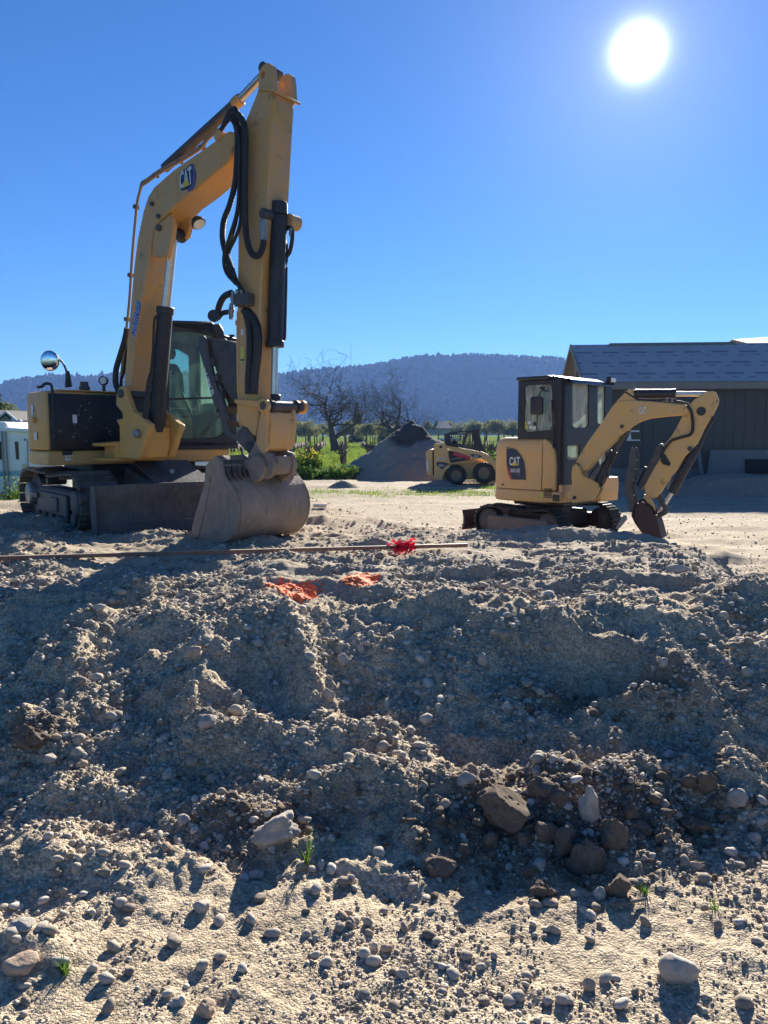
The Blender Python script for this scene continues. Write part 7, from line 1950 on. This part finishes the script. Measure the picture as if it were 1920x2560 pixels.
def crumbs():
    r = np.random.default_rng(55); Vb, Fb = ico(2); shp = [rock_shape(Vb, 700 + k, 9, .85, .12, .6) for k in range(6)]
    xs, ds_, ss = [], [], []
    for px, py, sx, sd, n in ((1400, 2050, .28, .13, 330), (1560, 2040, .22, .12, 200), (1250, 2040, .18, .10, 110), (1740, 1990, .20, .12, 150), (640, 2070, .16, .10, 90), (1150, 2110, .16, .1, 110), (90, 1880, .12, .1, 40), (1400, 1760, .16, .12, 40), (1640, 1800, .2, .1, 60)):
        p = gpt(px, py); xs.append(r.normal(p.x, sx, n)); ds_.append(r.normal(p.y, sd, n)); ss.append(np.clip(.009 * np.exp(r.normal(0, .55, n)), .004, .032))
    x, d, s = map(np.concatenate, (xs, ds_, ss)); n = len(x); z = ground_h(x, d)
    S = np.stack(shp)[r.integers(0, 6, n)]; a = r.uniform(0, 6.3, n)[:, None]
    X = S[..., 0] * np.cos(a) - S[..., 1] * np.sin(a); Y = S[..., 0] * np.sin(a) + S[..., 1] * np.cos(a)
    V = np.stack([X * s[:, None] + x[:, None], Y * s[:, None] + d[:, None], S[..., 2] * s[:, None] + (z + s * .45)[:, None]], -1).reshape(-1, 3)
    return np_mesh('clay_crumbs', V, (Fb[None] + (np.arange(n) * len(Vb))[:, None, None]).reshape(-1, 3), M['clod'])
tag(np_obj('clay_crumbs', crumbs()), 'dark brown crumbs of clay scattered over the heaps', 'crumbs', kind='stuff')
# loose stones, alike: shared shapes
SHAPES = []
for k in range(8):
    O = rock_shape(ico(2)[0], 900 + k, 6, .75, .06, .74); SHAPES.append(np_mesh('stone', O, ico(2)[1], M['stone']))
SR = random.Random(21)
n_s = 0
while n_s < 210:
    px = SR.uniform(10, 1910); py = 1440 + 1100 * SR.random()**.75
    if SR.random() > .25 + .75 * abs(sin(px * .004 + py * .006)): continue
    p = gpt(px, py)
    if p.y > 7: continue
    s = SR.choice([.016, .018, .02, .023, .026, .03]) * (.75 + .09 * p.y)
    o = np_obj('stone', SHAPES[SR.randrange(8)], None, p + Vector((0, 0, s * .22)))
    o.scale = (s, s * SR.uniform(.7, 1), s * SR.uniform(.7, 1)); o.rotation_euler = (SR.gauss(0, .3), SR.gauss(0, .3), SR.uniform(0, 6.3))
    tag(o, 'small loose fist-sized stone among the gravel of the bank', 'stone', 'loose stones on the dirt bank'); n_s += 1
# grass tufts and twigs
def blade_tuft(px, py, n, h, label, seed):
    p = gpt(px, py); m = MB(); r = random.Random(seed)
    t = thing('grass_tuft', p, label, 'grass')
    for k in range(n):
        a = r.uniform(0, 2*pi); L = h * r.uniform(.6, 1.1); lean = r.uniform(.1, .6); w = .0035
        dv = Vector((cos(a), sin(a), 0)); sd = Vector((-sin(a), cos(a), 0)); q = p + dv * r.uniform(0, .02)
        pts = [q + dv * lean * L * t_**1.8 + UP * L * t_ * (1 - .25 * lean * t_) for t_ in (0, .35, .7, 1)]
        vs = []
        for i, c in enumerate(pts): vs += [c - sd * w * (1 - i * .3), c + sd * w * (1 - i * .3)]
        MB().add(vs, [(0, 1, 3, 2), (2, 3, 5, 4), (4, 5, 7, 6)]).build('blade', M['leaf_green'], t, 0, None)
blade_tuft(765, 2165, 16, .13, 'bright green grass tuft right of the large pitted rock', 1)
blade_tuft(1612, 2235, 22, .05, 'small yellow-green grass tuft right of the clod heap', 2)
blade_tuft(1790, 2275, 14, .045, 'tiny grass tuft near the pale stones at the right', 3)
blade_tuft(160, 2440, 16, .07, 'small feathery green weed at the lower left', 4)
m = MB(); q = [gpt(1535, 2274) + UP * .012, gpt(1575, 2269) + UP * .015, gpt(1612, 2262) + UP * .012]; m.tube(smooth_path(q, 4), .006, 6); tag(m.build('twig', M['post'], None, 0, 60), 'thin pale stick lying in front of the clod heap', 'stick')

# odds and ends on the yard
p = gpt(800, 1270); m = MB(); ax = Vector((1, -.15, 0)).normalized()
m.ring(p + UP * .032 - ax * .10, ax, [(.020, 0), (.028, 0), (.028, .20), (.020, .20), (.020, 0)], 16)
tag(m.build('pipe', M['white_paint'], None, 0, 40), 'short white plastic pipe lying on the yard right of the big bucket', 'pipe')
p = gpt(1086, 1209); rag = thing('rag', p, 'small crumpled red and white rag on the ground behind the wheeled loader', 'rag')
RG = random.Random(5)
for k in range(7):
    c = p + Vector((RG.gauss(0, .12), RG.gauss(0, .08), .03 + abs(RG.gauss(0, .04)))); vs = [c + Vector((RG.gauss(0, .09), RG.gauss(0, .06), RG.gauss(0, .05))) for _ in range(4)]
    MB().add(vs, [(0, 1, 2), (0, 2, 3)]).build('fold', M['ribbon'] if k % 3 else M['white_paint'], rag, 0, None)
# ------------------------------------------------------------------ far hills with woods
RIDGE = [(-900, 1010), (-500, 1000), (-200, 985), (0, 965), (58, 946), (135, 936), (241, 941), (300, 934), (420, 926), (560, 935), (700, 932), (801, 922), (902, 914), (987, 900), (1038, 888), (1156, 885), (1260, 887), (1380, 893), (1500, 905), (1700, 925), (1920, 940), (2300, 955), (2800, 985)]
def hill_mesh():
    d0, d1, d2 = 1075., 1350., 1900.
    px = np.linspace(-900, 2800, 420); py = np.interp(px, [p[0] for p in RIDGE], [p[1] for p in RIDGE])
    xs = (px - CX) / F * 1.0
    zs = []
    for p, q in zip(px, py):
        w = at(p, q, d1); zs.append(w.z)
    zs = np.array(zs)
    ds = np.concatenate([np.linspace(d0, d1, 120), np.linspace(d1 + 8, d2, 24)])
    X = xs[None, :] * ds[:, None] / CP; D = np.repeat(ds[:, None], len(px), 1)
    t = np.clip((D - d0) / (d1 - d0), 0, 1)
    prof = .6 * t + .4 * t**1.5
    back = 1 - .5 * sstep(d1, d2, D)
    Z = zs[None, :] * prof * back
    val = fbm(X / 260., D / 200., 4, 201)
    Z = Z + 30 * val * np.sin(np.clip(t, 0, 1) * pi)**.8 * (D <= d1)
    rug = fbm(X / 24., D / 24., 4, 211)
    Z = Z + 6.5 * rug * sstep(0, .15, t) * (.35 + .65 * (1 - sstep(.9, 1, t))) - 2.5
    nr, nc = Z.shape
    V = np.stack([X, D, Z], -1).reshape(-1, 3)
    i = np.arange(nr * nc).reshape(nr, nc)
    Fa = np.stack([i[:-1, :-1], i[:-1, 1:], i[1:, 1:], i[1:, :-1]], -1).reshape(-1, 4)
    return V, Fa, X, D, Z
def forest_mat(name, lo, mid, hi, sc):
    m, nt, b = new_mat(name)
    n = tex(nt, 'ShaderNodeTexNoise', sc, Detail=8.0, Roughness=.7); nt.links.new(coords(nt), n.inputs['Vector'])
    r = ramp(nt, [(.32, lo), (.55, mid), (.75, hi)]); nt.links.new(n.outputs[0], r.inputs[0])
    nt.links.new(r.outputs[0], b.inputs['Base Color']); b.inputs['Roughness'].default_value = .95
    b.inputs['Specular IOR Level'].default_value = .1
    return m
M['hill'] = forest_mat('hillside_scrub', (.022, .028, .016), (.045, .048, .030), (.085, .075, .050), .02)
M['wood'] = forest_mat('far_woodland', (.014, .024, .012), (.03, .042, .02), (.06, .062, .036), .03)
hv, hf, HX, HD, HZ = hill_mesh()
hill = np_obj('hill', np_mesh('hill', hv, hf, M['hill'])); tag(hill, 'long wooded hill fading to blue behind the fields', kind='structure')
def far_wood():
    r = np.random.default_rng(77)
    Vb, Fb = ico(1)
    nr, nc = HX.shape
    n = 11000
    i = (r.uniform(0, 1, n)**.8 * 121).astype(int); j = r.integers(30, nc - 30, n)
    ridge = r.uniform(0, 1, n) < .22
    i = np.where(ridge, 119 + r.integers(0, 3, n), i)
    x = HX[i, j] + r.uniform(-4, 4, n); y = HD[i, j] + r.uniform(-3, 3, n); z = HZ[i, j]
    s = r.uniform(1.8, 3.8, n); s = np.where(ridge, s * .75, s); tall = np.where(r.uniform(0, 1, n) < .3, 1.8, .95)
    V = Vb[None] * (1 + .25 * r.normal(size=(n, len(Vb), 1)))
    V = V * s[:, None, None]; V[..., 2] *= tall[:, None]
    V[..., 0] += x[:, None]; V[..., 1] += y[:, None]; V[..., 2] += (z + s * .3)[:, None]
    Fa = (Fb[None] + (np.arange(n) * len(Vb))[:, None, None]).reshape(-1, 3)
    return np_mesh('woodland', V.reshape(-1, 3), Fa, M['wood'], False)
tag(np_obj('woodland', far_wood()), 'woods covering the blue hill behind the valley', 'woodland', kind='stuff')

# ------------------------------------------------------------------ air
hz = MB().abox(-3200, 3200, -60, 2600, -12, 185).build('haze', None, None, 0, None)
hm = bpy.data.materials.new('valley_air'); hm.use_nodes = True
hn = hm.node_tree; hn.nodes.clear()
ho = hn.nodes.new('ShaderNodeOutputMaterial'); hp = hn.nodes.new('ShaderNodeVolumePrincipled')
hp.inputs['Color'].default_value = (.24, .45, 1.0, 1)
hp.inputs['Density'].default_value = .00021
hp.inputs['Anisotropy'].default_value = .2
hn.links.new(hp.outputs[0], ho.inputs['Volume'])
hz.data.materials.append(hm)
tag(hz, 'thin blue haze filling the valley air', 'haze', kind='stuff')
